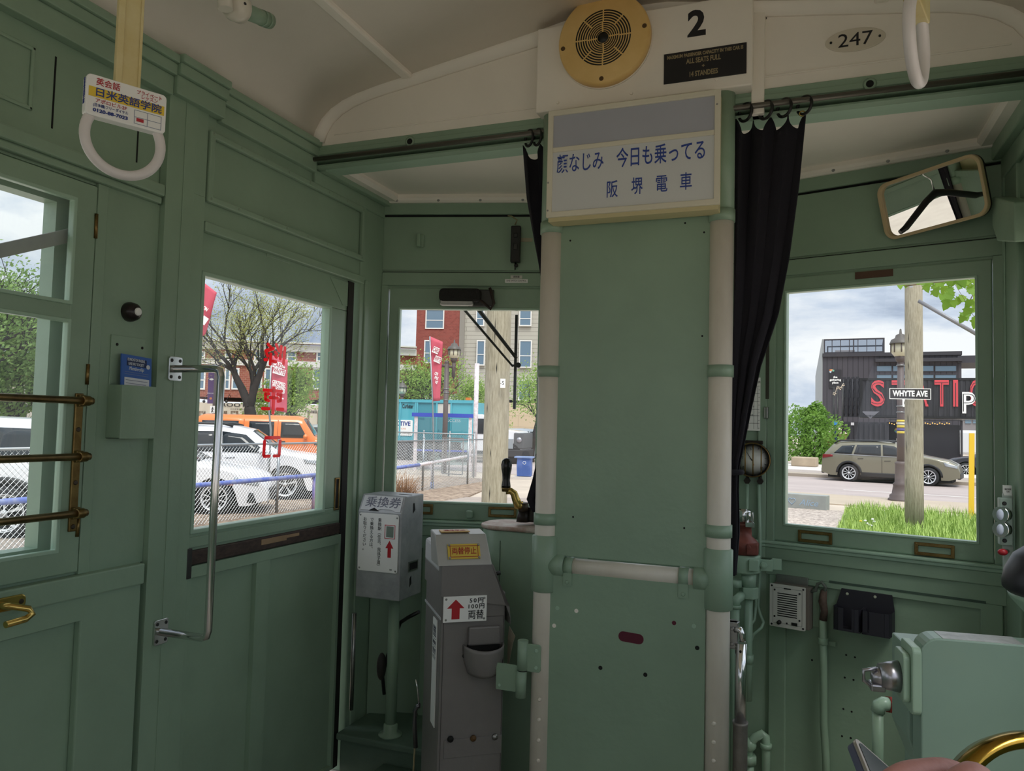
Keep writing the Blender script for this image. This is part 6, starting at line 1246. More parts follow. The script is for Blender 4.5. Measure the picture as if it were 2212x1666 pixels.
# ---- vehicles
TYRE = lambda: mat('tyre_rubber', '232326', .8); GLS = lambda: mat('tinted_car_glass', '22282D', .08, spec=.4); BLKT = lambda: mat('black_trim', '1F2022', .5); ALLOY = lambda: mat('alloy', 'D5D7DA', .4, .3)
def interp(P_, x):
    for (x0, z0), (x1, z1) in zip(P_, P_[1:]):
        if x <= x1: return z0+(z1-z0)*max(0, (x-x0))/(x1-x0+1e-9)
    return P_[-1][1]
def car(name, label, loc, az, top, Wd, belt, axles, R, paint, windows=(), roofw=.74, sill=.24, shield=None, back=None, lights=(), taill=(), clad=None, rim='spoke', mirror=None, lines=(), rails=None, ns=72, bumper=None, grille=None, group=None):
    th = thing(name, label, 'car', loc, az)
    c0 = V(loc); ca, sa_ = cos(az), sin(az)
    F = Fr(c0, (ca, sa_, 0), (-sa_, ca, 0), UP)
    xa, xb = top[0][0], top[-1][0]; zr = max(z for _, z in top)
    def hw(x, z):
        e = max(0, abs((x-(xa+xb)/2)/((xb-xa)/2)))**5
        k = 1-.16*e
        if z > belt: k *= 1-(1-roofw)*((z-belt)/(zr-belt))**1.1
        else: k *= 1-.05*((belt-z)/belt)**2
        return Wd/2*k
    def zb(x):
        z = sill
        for ax in axles:
            dx = abs(x-ax)
            if dx < R*1.16: z = max(z, R+sqrt((R*1.16)**2-dx*dx))
        if x > xb-.35 or x < xa+.35: z = max(z, sill+.10*min(1, (max(x-(xb-.35), (xa+.35)-x))/.3))
        return z
    xs = sorted(set([xa+(xb-xa)*i/ns for i in range(ns+1)]+[p[0] for p in top]+[a+s*R*1.155 for a in axles for s in (-1, 1)]))
    nr, nt = 8, 6; m = MB(F); k = len(xs); b = 0; rows = []
    for x in xs:
        zt = max(interp(top, x), zb(x)+.02); z0 = zb(x); col = []
        for i in range(nr+1): z = z0+(zt-z0)*i/nr; col.append((x, hw(x, z) - (.05 if i == nr else 0), z - (.0 if i < nr else 0)))
        wt = hw(x, zt)-.05
        for i in range(1, nt): s = 1-2*i/nt; col.append((x, wt*s, zt+.035*(1-s*s)))
        for i in range(nr, -1, -1): z = z0+(zt-z0)*i/nr; col.append((x, -(hw(x, z)-(.05 if i == nr else 0)), z))
        rows.append(col)
    q = len(rows[0])
    m.add([F.p(*p) for r in rows for p in r], [[r*q+i, r*q+i+1, (r+1)*q+i+1, (r+1)*q+i] for r in range(k-1) for i in range(q-1)], True)
    m.fs += [list(range(q)), [(k-1)*q+i for i in range(q)]]; m.sm += [False, False]
    m.build('body', paint, th)
    MB(F).box((xa+.25, -Wd/2+.12, .16), (xb-.25, Wd/2-.12, belt*.8)).build('underbody', mat('underbody_black', '101011', .9), th)
    def patch(poly, o, y_side, mm, nm, par=th):
        bm = bmesh.new(); bm.faces.new([bm.verts.new((x, 0, z)) for x, z in poly]); bmesh.ops.triangulate(bm, faces=bm.faces)
        bmesh.ops.subdivide_edges(bm, edges=bm.edges, cuts=3, use_grid_fill=True); bm.verts.index_update()
        s = MB(F); s.vs = [F.p(v.co.x, y_side*(hw(v.co.x, v.co.z)+o), v.co.z) for v in bm.verts]; s.fs = [[v.index for v in f.verts] for f in bm.faces]; s.sm = [True]*len(s.fs); bm.free()
        return s.build(nm, mm, par, solid=.006)
    for sd in (-1, 1):
        for w_ in windows: patch(w_, .006, sd, GLS(), 'side_window')
        for w_, c_, nm in lines: patch(w_, .008, sd, c_, nm)
        for w_ in lights: patch(w_, .007, sd, mat('headlight_glass', 'AEB6BC', .1, .3), 'headlight')
        for w_ in taill: patch(w_, .007, sd, mat('tail_red', '7E1C22', .2), 'tail_light')
        for ax in axles:
            y = sd*(Wd/2-.11); wh = MB(F).lathe([(R*.62, -.10), (R*.95, -.11), (R, -.07), (R, .07), (R*.95, .11), (R*.66, .11), (R*.62, .08), (R*.62, -.10)], (ax, y, R), (0, 1, 0), 32, caps=False).build('wheel', TYRE(), th)
            rr = MB(F); ys = sd*.10
            rr.lathe([(R*.72, sd*.112), (R*.64, sd*.108), (R*.60, sd*.06)], (ax, y, R), (0, 1, 0), 32, caps=False)
            ns_ = 10 if rim == 'spoke' else 5
            for i in range(ns_):
                t = 2*pi*i/ns_+.3; dt = .10 if rim == 'spoke' else .17
                rr.add([F.p(ax+r*cos(a), y+yy, R+r*sin(a)) for r, a, yy in ((R*.10, t-dt*1.6, ys*.8), (R*.66, t-dt*.7, ys), (R*.66, t+dt*.7, ys), (R*.10, t+dt*1.6, ys*.8))], [[0, 1, 2, 3]])
            rr.lathe([(R*.14, ys), (0, ys+sd*.01)], (ax, y, R), (0, 1, 0), 12)
            rr.build('rim', ALLOY(), wh); MB(F).lathe([(R*.6, sd*.05), (0, sd*.05)], (ax, y, R), (0, 1, 0), 20).build('hub_well', mat('hub_dark', '1A1A1C', .7), wh)
            if clad:
                s = MB(F); pts = []
                n = 18
                for i in range(n+1):
                    t = pi*i/n; 
                    for r in (R*1.14, R*1.36): x, z = ax+r*cos(t), R+r*sin(t); pts.append(F.p(x, sd*(hw(x, z)+.012), z))
                s.add(pts, [[2*i, 2*i+1, 2*i+3, 2*i+2] for i in range(n)], True); s.build('arch_cladding', clad, th, solid=.01)
        if clad:
            z0, z1 = sill, sill+.17; patch([(axles[1]+R*1.2, z0), (axles[0]-R*1.2, z0), (axles[0]-R*1.3, z1), (axles[1]+R*1.3, z1)], .012, sd, clad, 'sill_cladding')
        if mirror:
            x, z = mirror; MB(F).ball((x, sd*(hw(x, z)+.12), z+.06), .10, (.7, 1.1, .75), 14, 10).cyl((x, sd*hw(x, z), z), (x, sd*(hw(x, z)+.1), z+.03), .025).build('door_mirror', paint if not clad else BLKT(), th)
        if rails:
            x0, x1 = rails; MB(F).tube([(x0, sd*Wd*.36, interp(top, x0)+.02), (x0+.15, sd*Wd*.36, interp(top, x0+.15)+.07), (x1-.2, sd*Wd*.36, interp(top, x1-.2)+.07), (x1, sd*Wd*.36, interp(top, x1)+.02)], .03, 8).build('roof_rail', BLKT(), th)
    def cross(xf, xr_, z_off, mm, nm, kw=.86):
        s = MB(F); pts = []; n = 8
        for j in range(5):
            x = xf+(xr_-xf)*j/4; zt = interp(top, x); w_ = (hw(x, zt)-.05)*kw
            for i in range(n+1): t = 1-2*i/n; pts.append(F.p(x, w_*t, zt+.035*(1-t*t)+z_off))
        s.add(pts, [[j*(n+1)+i, j*(n+1)+i+1, (j+1)*(n+1)+i+1, (j+1)*(n+1)+i] for j in range(4) for i in range(n)], True); return s.build(nm, mm, th, solid=.004)
    if shield: cross(shield[0], shield[1], .008, GLS(), 'windscreen')
    if back: cross(back[0], back[1], .008, GLS(), 'rear_window')
    if bumper:
        z0, z1, c_ = bumper; MB(F).box((xb-.10, -Wd*.40, z0), (xb+.02, Wd*.40, z1)).build('front_bumper', c_, th, bev=.03); MB(F).box((xa-.02, -Wd*.40, z0), (xa+.10, Wd*.40, z1)).build('rear_bumper', c_, th, bev=.03)
    if grille:
        z0, z1, c_ = grille; MB(F).box((xb-.06, -Wd*.25, z0), (xb+.012, Wd*.25, z1)).build('grille', c_, th, bev=.01)
    return th, F, hw
WHT = mat('white_car_paint', 'E9E9EC', .25, coat=.6); ORG = mat('orange_car_paint', 'E8782A', .3, coat=.5); OLV = mat('olive_car_paint', '7C7866', .3, .3, coat=.5); GRYC = mat('charcoal_car_paint', '3E3F46', .25, .3, coat=.6); SILC = mat('silver_car_paint', 'B9BDC4', .3, .4, coat=.4); REDC = mat('red_car_paint', '9C2E2C', .3, coat=.5)
def place(contact, az, lx, ly):          # centre of a car whose wheel (lx, ly) touches the ground at contact
    c, s = cos(az), sin(az); return (contact.x-(c*lx-s*ly), contact.y-(s*lx+c*ly), GZ)
AL = R_(31)
suv_top = [(-2.45, .45), (-2.44, .95), (-2.36, 1.12), (-2.1, 1.6), (-1.85, 1.69), (-.6, 1.73), (.25, 1.70), (.62, 1.62), (1.22, 1.18), (1.45, 1.12), (2.05, 1.05), (2.32, .95), (2.42, .72), (2.45, .45)]
def suvw(): return [[(-2.0, 1.14), (-1.1, 1.14), (-1.12, 1.58), (-1.9, 1.54)], [(-1.0, 1.14), (-.05, 1.13), (-.10, 1.60), (-1.02, 1.59)], [(.03, 1.13), (1.02, 1.12), (.52, 1.53), (-.02, 1.60)]]
wc = gp(615, 1082)
s1_, _, _ = car('white_suv', 'white sport utility car parked behind the blue rail', place(wc, AL, 1.46, -.88), AL, suv_top, 1.98, 1.10, (1.46, -1.46), .385, WHT, suvw(), shield=(1.2, .64), back=(-2.36, -2.1),
    lights=[[(1.90, .88), (2.34, .84), (2.30, .96), (1.85, .99)]], mirror=(.92, 1.10), lines=[([(-1.9, .66), (1.0, .66), (1.0, .675), (-1.9, .675)], mat('shut_line', '9A9AA0', .5), 'door_crease'), ([(.02, .35), (.035, .35), (.035, 1.12), (.02, 1.12)], mat('shut_line', '9A9AA0', .5), 'door_gap'), ([(1.04, .45), (1.05, .45), (1.05, 1.1), (1.04, 1.1)], mat('shut_line', '9A9AA0', .5), 'door_gap'), ([(.1, .98), (.32, .99), (.32, 1.02), (.1, 1.01)], mat('chrome_grey', 'A9AAB0', .3, .6), 'door_handle'), ([(2.05, .52), (2.36, .50), (2.36, .62), (2.10, .64)], BLKT(), 'bumper_vent')], rim='five', bumper=(.28, .44, mat('dark_grey_bumper', '3A3A3D', .6)), rails=(-1.8, .2))
sed_top = [(-2.35, .42), (-2.34, .85), (-2.2, 1.0), (-1.75, 1.05), (-1.1, 1.36), (-.5, 1.44), (.2, 1.42), (1.05, 1.02), (1.3, .96), (1.9, .86), (2.2, .74), (2.33, .58), (2.36, .40)]
sedw = [[(-1.62, 1.04), (-.45, 1.02), (-.5, 1.36), (-1.05, 1.31)], [(-.36, 1.02), (.95, .98), (.25, 1.34), (-.38, 1.36)]]
wc = gp(463, 1114)
car('white_sedan', 'low white sedan with nose behind the fence', place(wc, AL, 1.38, -.80), AL, sed_top, 1.84, .96, (1.38, -1.40), .345, WHT, sedw, shield=(1.03, .24), back=(-1.7, -1.12), sill=.19,
    lights=[[(1.70, .66), (2.18, .58), (2.20, .66), (1.75, .76)]], mirror=(.72, .98), lines=[([(1.98, .26), (2.16, .25), (2.10, .44), (2.02, .46)], BLKT(), 'air_curtain'), ([(1.6, .60), (1.72, .60), (1.72, .615), (1.6, .615)], mat('amber', 'C9602A', .4), 'side_marker')], grille=(.28, .52, BLKT()))
hz = dp(640, 935, 23.5); hc_ = V((hz.x, hz.y, GZ))-hv(AL)*.42
h2_top = [(-2.42, .7), (-2.40, 1.3), (-2.30, 1.93), (-2.15, 2.0), (.50, 2.0), (.68, 1.95), (1.06, 1.38), (1.2, 1.33), (2.30, 1.28), (2.40, 1.18), (2.42, .7)]
h2w = [[(-2.15, 1.40), (-1.12, 1.40), (-1.12, 1.84), (-2.15, 1.84)], [(-.82, 1.38), (-.12, 1.38), (-.12, 1.84), (-.82, 1.84)], [(.08, 1.38), (.84, 1.38), (.60, 1.80), (.56, 1.84), (.08, 1.84)]]
bkd = BLKT()
car('orange_off_roader', 'boxy orange off road vehicle behind the white cars', tuple(hc_), AL, h2_top, 2.06, 1.32, (1.56, -1.56), .44, ORG, h2w, roofw=.88, sill=.5, shield=(1.03, .70), mirror=(.80, 1.36), rim='five', rails=None,
    lines=[([(-.02, .6), (.0, .6), (.0, 1.9), (-.02, 1.9)], mat('orange_shadow_line', 'B4581C', .5), 'door_gap'), ([(-.98, .6), (-.96, .6), (-.96, 1.9), (-.98, 1.9)], mat('orange_shadow_line', 'B4581C', .5), 'door_gap'), ([(.02, 1.22), (.22, 1.22), (.22, 1.28), (.02, 1.28)], bkd, 'door_handle'), ([(1.05, 1.18), (1.2, 1.18), (1.2, 1.24), (1.05, 1.24)], bkd, 'vent'), ([(-.9, 1.22), (-.72, 1.22), (-.72, 1.28), (-.9, 1.28)], bkd, 'door_handle')], bumper=(.5, .78, bkd))
hr = dp(665, 893, 23.6); tag(MB(frame_at(hr, AL)).box((-.55, -.02, -.9), (.45, .05, -.1)).build('roof_lamp_bar', mat('pale_roof_bar', 'C9CDD2', .3, .3), bev=.02), 'pale light bar on the roof of the orange vehicle', 'light bar') if 0 else None
o2 = dp(428, 930, 27); car('orange_off_roader', 'second orange vehicle half hidden at the left of the first', (o2.x-1.6, o2.y-1.0, GZ), AL, h2_top, 2.06, 1.32, (1.56, -1.56), .44, ORG, h2w, roofw=.88, sill=.5, shield=(1.03, .70), rim='five')
g2 = dp(700, 930, 31); car('silver_suv', 'silver car partly seen beyond the orange vehicle', (g2.x, g2.y, GZ), R_(-58), suv_top, 1.9, 1.10, (1.46, -1.46), .37, SILC, suvw(), shield=(1.2, .64), back=(-2.36, -2.1))
# left window cars
wl_c = gp(9, 1166); AL2 = R_(211)
car('white_suv', 'white car close behind the fence in the left window', place(wl_c, AL2, -1.40, .92), AL2, [(-2.5, .5), (-2.48, 1.0), (-2.42, 1.15), (-2.25, 1.68), (-2.1, 1.78), (-.6, 1.82), (.25, 1.80), (.7, 1.70), (1.3, 1.22), (1.55, 1.16), (2.2, 1.1), (2.42, .95), (2.5, .5)], 2.0, 1.15, (1.48, -1.40), .40, WHT, [[(-2.15, 1.2), (-1.2, 1.2), (-1.2, 1.68), (-2.05, 1.66)], [(-1.1, 1.2), (-.1, 1.2), (-.1, 1.70), (-1.1, 1.70)], [(.0, 1.2), (1.05, 1.2), (.55, 1.64), (.0, 1.7)]], shield=(1.28, .74), back=(-2.42, -2.25), taill=[[(-2.46, 1.0), (-2.2, 1.0), (-2.2, 1.2), (-2.40, 1.2)]], clad=BLKT(), rim='five')
c2 = dp(52, 960, 19); car('white_coupe', 'white coupe beyond the nearest white car', (c2.x-1.0, c2.y+.9, GZ), R_(25), [(-2.25, .5), (-2.24, .9), (-2.1, 1.02), (-1.7, 1.06), (-.9, 1.36), (-.2, 1.40), (.5, 1.3), (1.1, 1.0), (2.0, .85), (2.25, .6), (2.27, .4)], 1.8, 1.0, (1.35, -1.3), .33, WHT, [[(-1.35, 1.08), (-.6, 1.04), (.75, 1.02), (.2, 1.28), (-.6, 1.30)]], shield=(1.05, .55), back=(-1.65, -.95), taill=[[(-2.2, .75), (-1.95, .78), (-1.95, .88), (-2.2, .9)]])
c3 = dp(62, 925, 26); car('red_suv', 'dark red car farther back in the left window', (c3.x+.4, c3.y+.6, GZ), R_(211), suv_top, 1.9, 1.10, (1.46, -1.46), .36, REDC, suvw(), shield=(1.2, .64), back=(-2.36, -2.1))
c4 = dp(5, 918, 29); car('grey_suv', 'pale grey car at far left behind the red one', (c4.x, c4.y+1.2, GZ), R_(31), suv_top, 1.9, 1.10, (1.46, -1.46), .36, SILC, suvw(), shield=(1.2, .64), back=(-2.36, -2.1))
# across the avenue
ob_top = [(-2.43, .45), (-2.42, .92), (-2.30, 1.12), (-2.02, 1.46), (-1.75, 1.58), (-.5, 1.63), (.25, 1.58), (1.12, 1.14), (1.35, 1.09), (2.05, .97), (2.33, .82), (2.42, .6), (2.43, .42)]
w1_, w2_ = gp(1832, 1041), gp(2007, 1051); azo = R_(-13); cen = (w1_+w2_)/2
oc = V((cen.x, cen.y, GZ))+V((-sin(azo), cos(azo), 0))*.85
car('olive_estate_car', 'olive estate car with roof rails driving past', tuple(oc), azo, ob_top, 1.87, 1.06, (1.40, -1.38), .355, OLV,
    [[(-1.95, 1.12), (-1.28, 1.10), (-1.18, 1.46), (-1.65, 1.42)], [(-1.20, 1.10), (-.22, 1.08), (-.25, 1.50), (-1.10, 1.47)], [(-.14, 1.08), (.95, 1.06), (.22, 1.46), (-.18, 1.50)]], roofw=.76, shield=(1.1, .28), back=(-2.28, -2.04),
    lights=[[(1.95, .78), (2.35, .70), (2.34, .80), (1.90, .92)]], taill=[[(-2.40, .90), (-1.98, .98), (-2.0, 1.06), (-2.38, 1.06)]], clad=BLKT(), mirror=(.62, 1.06), rails=(-1.95, .25), bumper=(.30, .52, BLKT()),
    lines=[([(-2.05, 1.08), (.98, 1.03), (.98, 1.045), (-2.05, 1.10)], mat('chrome_grey', 'A9AAB0', .3, .6), 'belt_chrome'), ([(-.19, .40), (-.175, .40), (-.175, 1.06), (-.19, 1.06)], mat('olive_gap', '3E3C34', .6), 'door_gap'), ([(-1.05, .92), (-.85, .93), (-.85, .955), (-1.05, .945)], mat('olive_gap', '3E3C34', .6), 'door_handle'), ([(-.1, .87), (.12, .88), (.12, .905), (-.1, .895)], mat('olive_gap', '3E3C34', .6), 'door_handle')])
dw = gp(2085, 1036); car('charcoal_sedan', 'charcoal sedan cut off by the right window frame', (dw.x+1.9, dw.y+2.6, GZ), R_(169), sed_top, 1.84, .96, (1.38, -1.40), .345, GRYC, sedw, shield=(1.03, .24), back=(-1.7, -1.12), mirror=(.72, .98))
# turquoise truck
tc0 = dp(1030, 940, 38); AT = R_(8); FT2 = Fr((tc0.x, tc0.y, GZ), (cos(AT), sin(AT), 0), (-sin(AT), cos(AT), 0), UP); kt = 38/FPX
TQ = mat('turquoise_paint', '55AEBE', .45, var=.1, scale=1); TQD = mat('turquoise_dark', '3C8C9C', .5)
tr_ = thing('bin_truck', 'turquoise bin collection truck with white cab', 'truck', (tc0.x, tc0.y, GZ))
X = lambda px_: (px_-1030)*kt
MB(FT2).box((X(700), 0, .95), (X(889), 2.4, 3.05)).build('rear_hopper', TQ, tr_, bev=.03); MB(FT2).box((X(893), 0, 1.0), (X(970), 2.4, 3.0)).build('body_bay', TQD, tr_, bev=.02); MB(FT2).box((X(938), -.02, 2.35), (X(969), .1, 2.9)).build('white_hatch', mat('pale_hatch', 'C9C6BE', .6), tr_)
MB(FT2).box((X(972), 0, 1.0), (X(1021), 2.4, 3.02)).build('front_locker', TQ, tr_, bev=.02)
m = MB(FT2)
for x in (853, 889, 893, 938, 971, 1021): m.box((X(x)-.04, -.06, 1.0), (X(x)+.04, 0, 3.08))
m.box((X(700), -.07, 2.95), (X(1021), 0, 3.1)); m.build('ribs', TQ, tr_)
MB(FT2).box((X(700), .1, .45), (X(1080), 2.2, .95)).build('chassis', mat('underbody_black', '101011', .9), tr_)
cabp = [(X(993), .7), (X(993), 1.6), (X(1000), 2.3), (X(1010), 2.42), (X(1042), 2.42), (X(1068), 1.75), (X(1120), 1.62), (X(1128), 1.5), (X(1131), .75), (X(1131), .6), (X(1000), .6)]
FTc2 = Fr(FT2.p(0, 0, 0), FT2.u, UP, -FT2.v); MB(FTc2).prism([(x, z) for x, z in cabp], -2.25, -.05).build('cab', WHT, tr_, bev=.05)
MB(FTc2).prism([(X(1003), 1.45), (X(1024), 1.45), (X(1024), 2.2), (X(1006), 2.2)], -.06, -.03).build('cab_window', GLS(), tr_); MB(FTc2).prism([(X(1028), 1.45), (X(1062), 1.45), (X(1046), 2.2), (X(1028), 2.2)], -.06, -.03).build('cab_window', GLS(), tr_)
MB(FT2).box((X(1112), -.01, .75), (X(1134), 2.2, 1.55)).build('grille', mat('grille_grey', '5C5E60', .5), tr_, bev=.05); MB(FT2).box((X(1088), -.03, .75), (X(1111), .1, 1.25)).build('headlight', mat('headlight_glass', 'AEB6BC', .1, .3), tr_, bev=.02)
MB(FT2).box((X(1090), -.06, .35), (X(1136), 2.25, .72)).build('bumper', mat('dark_grey_bumper', '3A3A3D', .6), tr_, bev=.04)
e_ = MB(FT2).lathe([(.0, -.03), (.13, -.03), (.13, 0)], (X(1124), -.01, 1.2), (0, 1, 0), 16).build('oval_badge', mat('chrome_grey', 'A9AAB0', .3, .6), tr_)
for x in (1105, 965, 905, 860): 
    MB(FT2).lathe([(.3, -.0), (.5, -.02), (.52, .05), (.52, .28), (.5, .3)], (X(x), .0, .52), (0, 1, 0), 24).build('wheel', TYRE(), tr_)
MB(FT2).box((X(1000), .2, 3.02), (X(1010), .5, 3.25)).build('beacon', mat('amber_beacon', 'E07A2A', .3), tr_)
sgn = MB(FTc2).prism(rrect(X(820), 1.25, X(883), 2.05, .08), -.01, .03).build('company_sign', WHITEPL, tr_)
nb2 = mat('ad_navy', '2B3F86', .5); text('COLLECTIVE', FTc2, X(878), 1.85, .30, nb2, sgn, n=.032, align='RIGHT', off=.01); text('WASTE SOLUTIONS', FTc2, X(868), 1.6, .12, mat('orange_print', 'D98A5A', .6), sgn, n=.032, align='RIGHT'); text('LOCAL • ALBERTA OWNED', FTc2, X(880), 1.37, .13, INK, sgn, n=.032, align='RIGHT')
text('Curbster', FTc2, X(870), 2.74, .30, INK, tr_, n=.02, off=.006, width=26*kt)
car('silver_suv', 'pale car parked beyond the truck at the window edge', tuple(V((dp(1152, 955, 42).x, dp(1152, 955, 42).y, GZ))), R_(8), suv_top, 1.9, 1.10, (1.46, -1.46), .37, SILC, suvw(), shield=(1.2, .64))
# ---- trees
def tree(name, label, base, h, spread, leafc, leafm, nleaf, lsize, seed, trunk_r, barkm, lean=(0, 0), levels=4, fork=.32, nb=(3, 4), droop=.0, group=None, up=.75):
    rg = random.Random(seed); th = thing(name, label, 'tree', base, 0, group); m = MB(); tips = []
    def br(p, d, L, r, lev):
        n = 4; pts = [p]; q = p.copy(); dd = d.copy()
        for i in range(n):
            dd = (dd+V((rg.gauss(0, .10), rg.gauss(0, .10), rg.gauss(0, .06)+.03*up))).normalized(); q = q+dd*(L/n); pts.append(q.copy())
            if lev >= 2: tips.append((q.copy(), lev))
        m.tube(pts, [r*(1-.36*i/n) for i in range(n+1)], 7 if lev < 2 else 4, raw=True, cap=False)
        if lev >= levels: tips.append((q.copy(), lev+1)); return
        k = rg.randint(*nb)
        for j in range(k):
            a = 2*pi*(j+rg.random()*.7)/k; t = rg.uniform(.35, .85)*spread
            o = dd.orthogonal().normalized(); o2 = dd.cross(o); nd = (dd*cos(t)+(o*cos(a)+o2*sin(a))*sin(t)+V((0, 0, .12*up))).normalized()
            br(pts[-1] if j < 2 else pts[rg.randint(2, n)], nd, L*rg.uniform(.62, .86), r*.52*rg.uniform(.8, 1.05), lev+1)
    br(V(base), V((lean[0], lean[1], 1)).normalized(), h*fork, trunk_r, 0)
    m.build('trunk', barkm, th)
    lf_ = MB()
    for i in range(nleaf):
        p, lev = tips[rg.randrange(len(tips))]; s = h*(.035 if levels < 5 else .017)
        c = p+V((rg.gauss(0, s), rg.gauss(0, s), rg.gauss(0, s))); z = lsize*rg.uniform(.6, 1.3)
        a = V((rg.gauss(0, 1), rg.gauss(0, 1), rg.gauss(0, 1))).normalized(); b_ = a.orthogonal().normalized(); b2_ = a.cross(b_)
        k = len(lf_.vs); lf_.vs += [c-b_*z*.9, c-b2_*z*.5, c+b_*z*.9, c+b2_*z*.5]; lf_.fs.append([k, k+1, k+2, k+3]); lf_.sm.append(False)
    lf_.build('foliage', leafm, th)
    return th
def leafmat(nm, c, c2):
    if nm in MATS: return MATS[nm]
    m = mat(nm, c, .6, var=.5, scale=.9, col2=c2); nt = m.node_tree; b = nt.nodes['Principled BSDF']
    tl = nt.nodes.new('ShaderNodeBsdfTranslucent'); mx = nt.nodes.new('ShaderNodeMixShader'); mx.inputs[0].default_value = .4
    src = b.inputs['Base Color'].links[0].from_socket; nt.links.new(src, tl.inputs[0]); out = nt.nodes['Material Output']
    nt.links.new(b.outputs[0], mx.inputs[1]); nt.links.new(tl.outputs[0], mx.inputs[2]); nt.links.new(mx.outputs[0], out.inputs[0]); return m
BARK = mat('dark_bark', '3B3634', .9, var=.3, scale=3, col2='2A2625')
YG = leafmat('pale_spring_leaves', 'BFC27A', '979E58'); LG = leafmat('light_green_leaves', 'A4BE62', '7E9E46'); DG = leafmat('fresh_green_leaves', '88AE4E', '5F8A38'); MG = leafmat('left_tree_leaves', '94B266', '5E8045')
def gd(x, d): p = dp(x, 920, d); return V((p.x, p.y, GZ))
tree('street_tree', 'large bare branched tree with sparse pale leaves in the door window', gd(553, 30), 14.0, .74, None, YG, 15000, .036, 11, .34, BARK, nb=(3, 4), levels=5, fork=.17)
tree('street_tree', 'smaller bright green tree right of the red flag', gd(655, 33), 6.8, 1.0, None, LG, 9000, .065, 5, .17, BARK, levels=4, fork=.24)
tree('street_tree', 'green tree in front of the brick end of the apartment block', gd(905, 44), 9.5, 1.0, None, LG, 8000, .075, 21, .2, BARK, levels=4, fork=.2, nb=(3, 5))
tree('street_tree', 'green tree between the street lamp and the wooden pole', gd(1000, 46), 8.5, 1.0, None, LG, 6000, .075, 8, .18, BARK, levels=4, fork=.2)
tree('street_tree', 'green tree behind the wiper at the window edge', gd(1148, 40), 9.5, 1.0, None, LG, 7000, .07, 31, .2, BARK, levels=4, fork=.22)
tree('street_tree', 'leafy green tree filling the left window', gd(20, 24), 8.2, 1.05, None, MG, 22000, .07, 14, .22, BARK, levels=4, fork=.24, nb=(4, 5))
tree('street_tree', 'leafy green tree reaching in from left of the left window', gd(-60, 20), 8.4, 1.05, None, MG, 14000, .065, 17, .22, BARK, levels=4, fork=.26, nb=(4, 5))
sb0 = gp(1745, 985); k = .6
sbp = dp(1752, 930, 44); rg2 = random.Random(9); m = MB()
for i in range(9000):
    a, b_ = rg2.uniform(0, 2*pi), rg2.random(); r = rg2.random()**.33
    c = V((cos(a)*sin(pi*b_)*1.75*r, sin(a)*sin(pi*b_)*1.5*r, cos(pi*b_)*1.75*r)); c *= 1+.12*sin(c.x*5)+.1*sin(c.z*6+c.y*4)
    c += V((sbp.x, sbp.y, GZ+1.75)); z = .085*rg2.uniform(.6, 1.3); n_ = V((rg2.gauss(0, 1), rg2.gauss(0, 1), rg2.gauss(0, 1))).normalized(); p_ = n_.orthogonal().normalized(); q_ = n_.cross(p_)
    kq = len(m.vs); m.vs += [c-p_*z, c-q_*z*.6, c+p_*z, c+q_*z*.6]; m.fs.append([kq, kq+1, kq+2, kq+3]); m.sm.append(False)
sh_ = thing('shrub', 'large round green shrub across the avenue', 'shrub', (sbp.x, sbp.y, GZ)); m.build('foliage', DG, sh_)
m = MB()
for i in range(7): a = rg2.uniform(0, 6.3); m.tube([V((sbp.x+.1*cos(a), sbp.y+.1*sin(a), GZ)), V((sbp.x+.7*cos(a), sbp.y+.7*sin(a), GZ+1.8))], .03, 5, raw=True)
m.build('stems', BARK, sh_)
# branch hanging in front of the right window
hb = thing('maple_branch', 'leafy green branch hanging at the top of the right window', 'branch', dp(2110, 600, 4.6)); m = MB(); dl = 4.6
m.tube([dp(2190, 560, dl), dp(2120, 600, dl), dp(2060, 606, dl), dp(2000, 612, dl), dp(1955, 618, dl)], .004, 6, raw=True); m.tube([dp(2130, 590, dl), dp(2100, 640, dl), dp(2080, 680, dl)], .003, 6, raw=True); m.tube([dp(2060, 610, dl), dp(2085, 650, dl), dp(2115, 705, dl)], .0012, 5, raw=True); m.build('twigs', mat('twig_brown', '6B5A44', .8), hb)
lm = MB(); rg3 = random.Random(4)
shape = [(0, 0), (.30, .10), (.52, .02), (.45, .28), (.62, .45), (.38, .55), (.30, .78), (.0, 1.15), (-.30, .78), (-.38, .55), (-.62, .45), (-.45, .28), (-.52, .02), (-.30, .10)]
spots = [(1944, 618), (1962, 612), (1985, 610), (2000, 622), (2010, 612), (2020, 630), (2035, 612), (2045, 625), (2052, 640), (2062, 612), (2075, 622), (2080, 645), (2090, 610), (2095, 630), (2100, 655), (2108, 618), (2112, 640), (2095, 672), (2110, 668), (2084, 690), (2105, 690), (2000, 605), (2030, 603), (2050, 604), (2070, 603), (2105, 603), (2120, 615), (2120, 650), (2122, 680), (2060, 655), (2040, 645), (2130, 630)]
for i, (x, y) in enumerate(spots+[(x+rg3.uniform(-9, 9), y+rg3.uniform(-10, 6)) for x, y in spots if x > 2000]):
    o = dp(x, y-8, dl+rg3.uniform(-.25, .25)); s = rg3.uniform(.042, .068); t = rg3.uniform(-.7, .7)+pi; tl_ = rg3.uniform(-.6, .6)
    Fl_ = Fr(o, (CR*cos(t)-CD*sin(t)), (-CD*cos(t)-CR*sin(t))+_f*tl_, _f); b = len(lm.vs)
    lm.vs += [Fl_.p(u*s, v*s, .02*abs(u)*s*8) for u, v in shape]; lm.fs.append([b+j for j in range(len(shape))]); lm.sm.append(False)
lm.build('leaves', leafmat('maple_leaves', '86A632', '5E8A22'), hb)
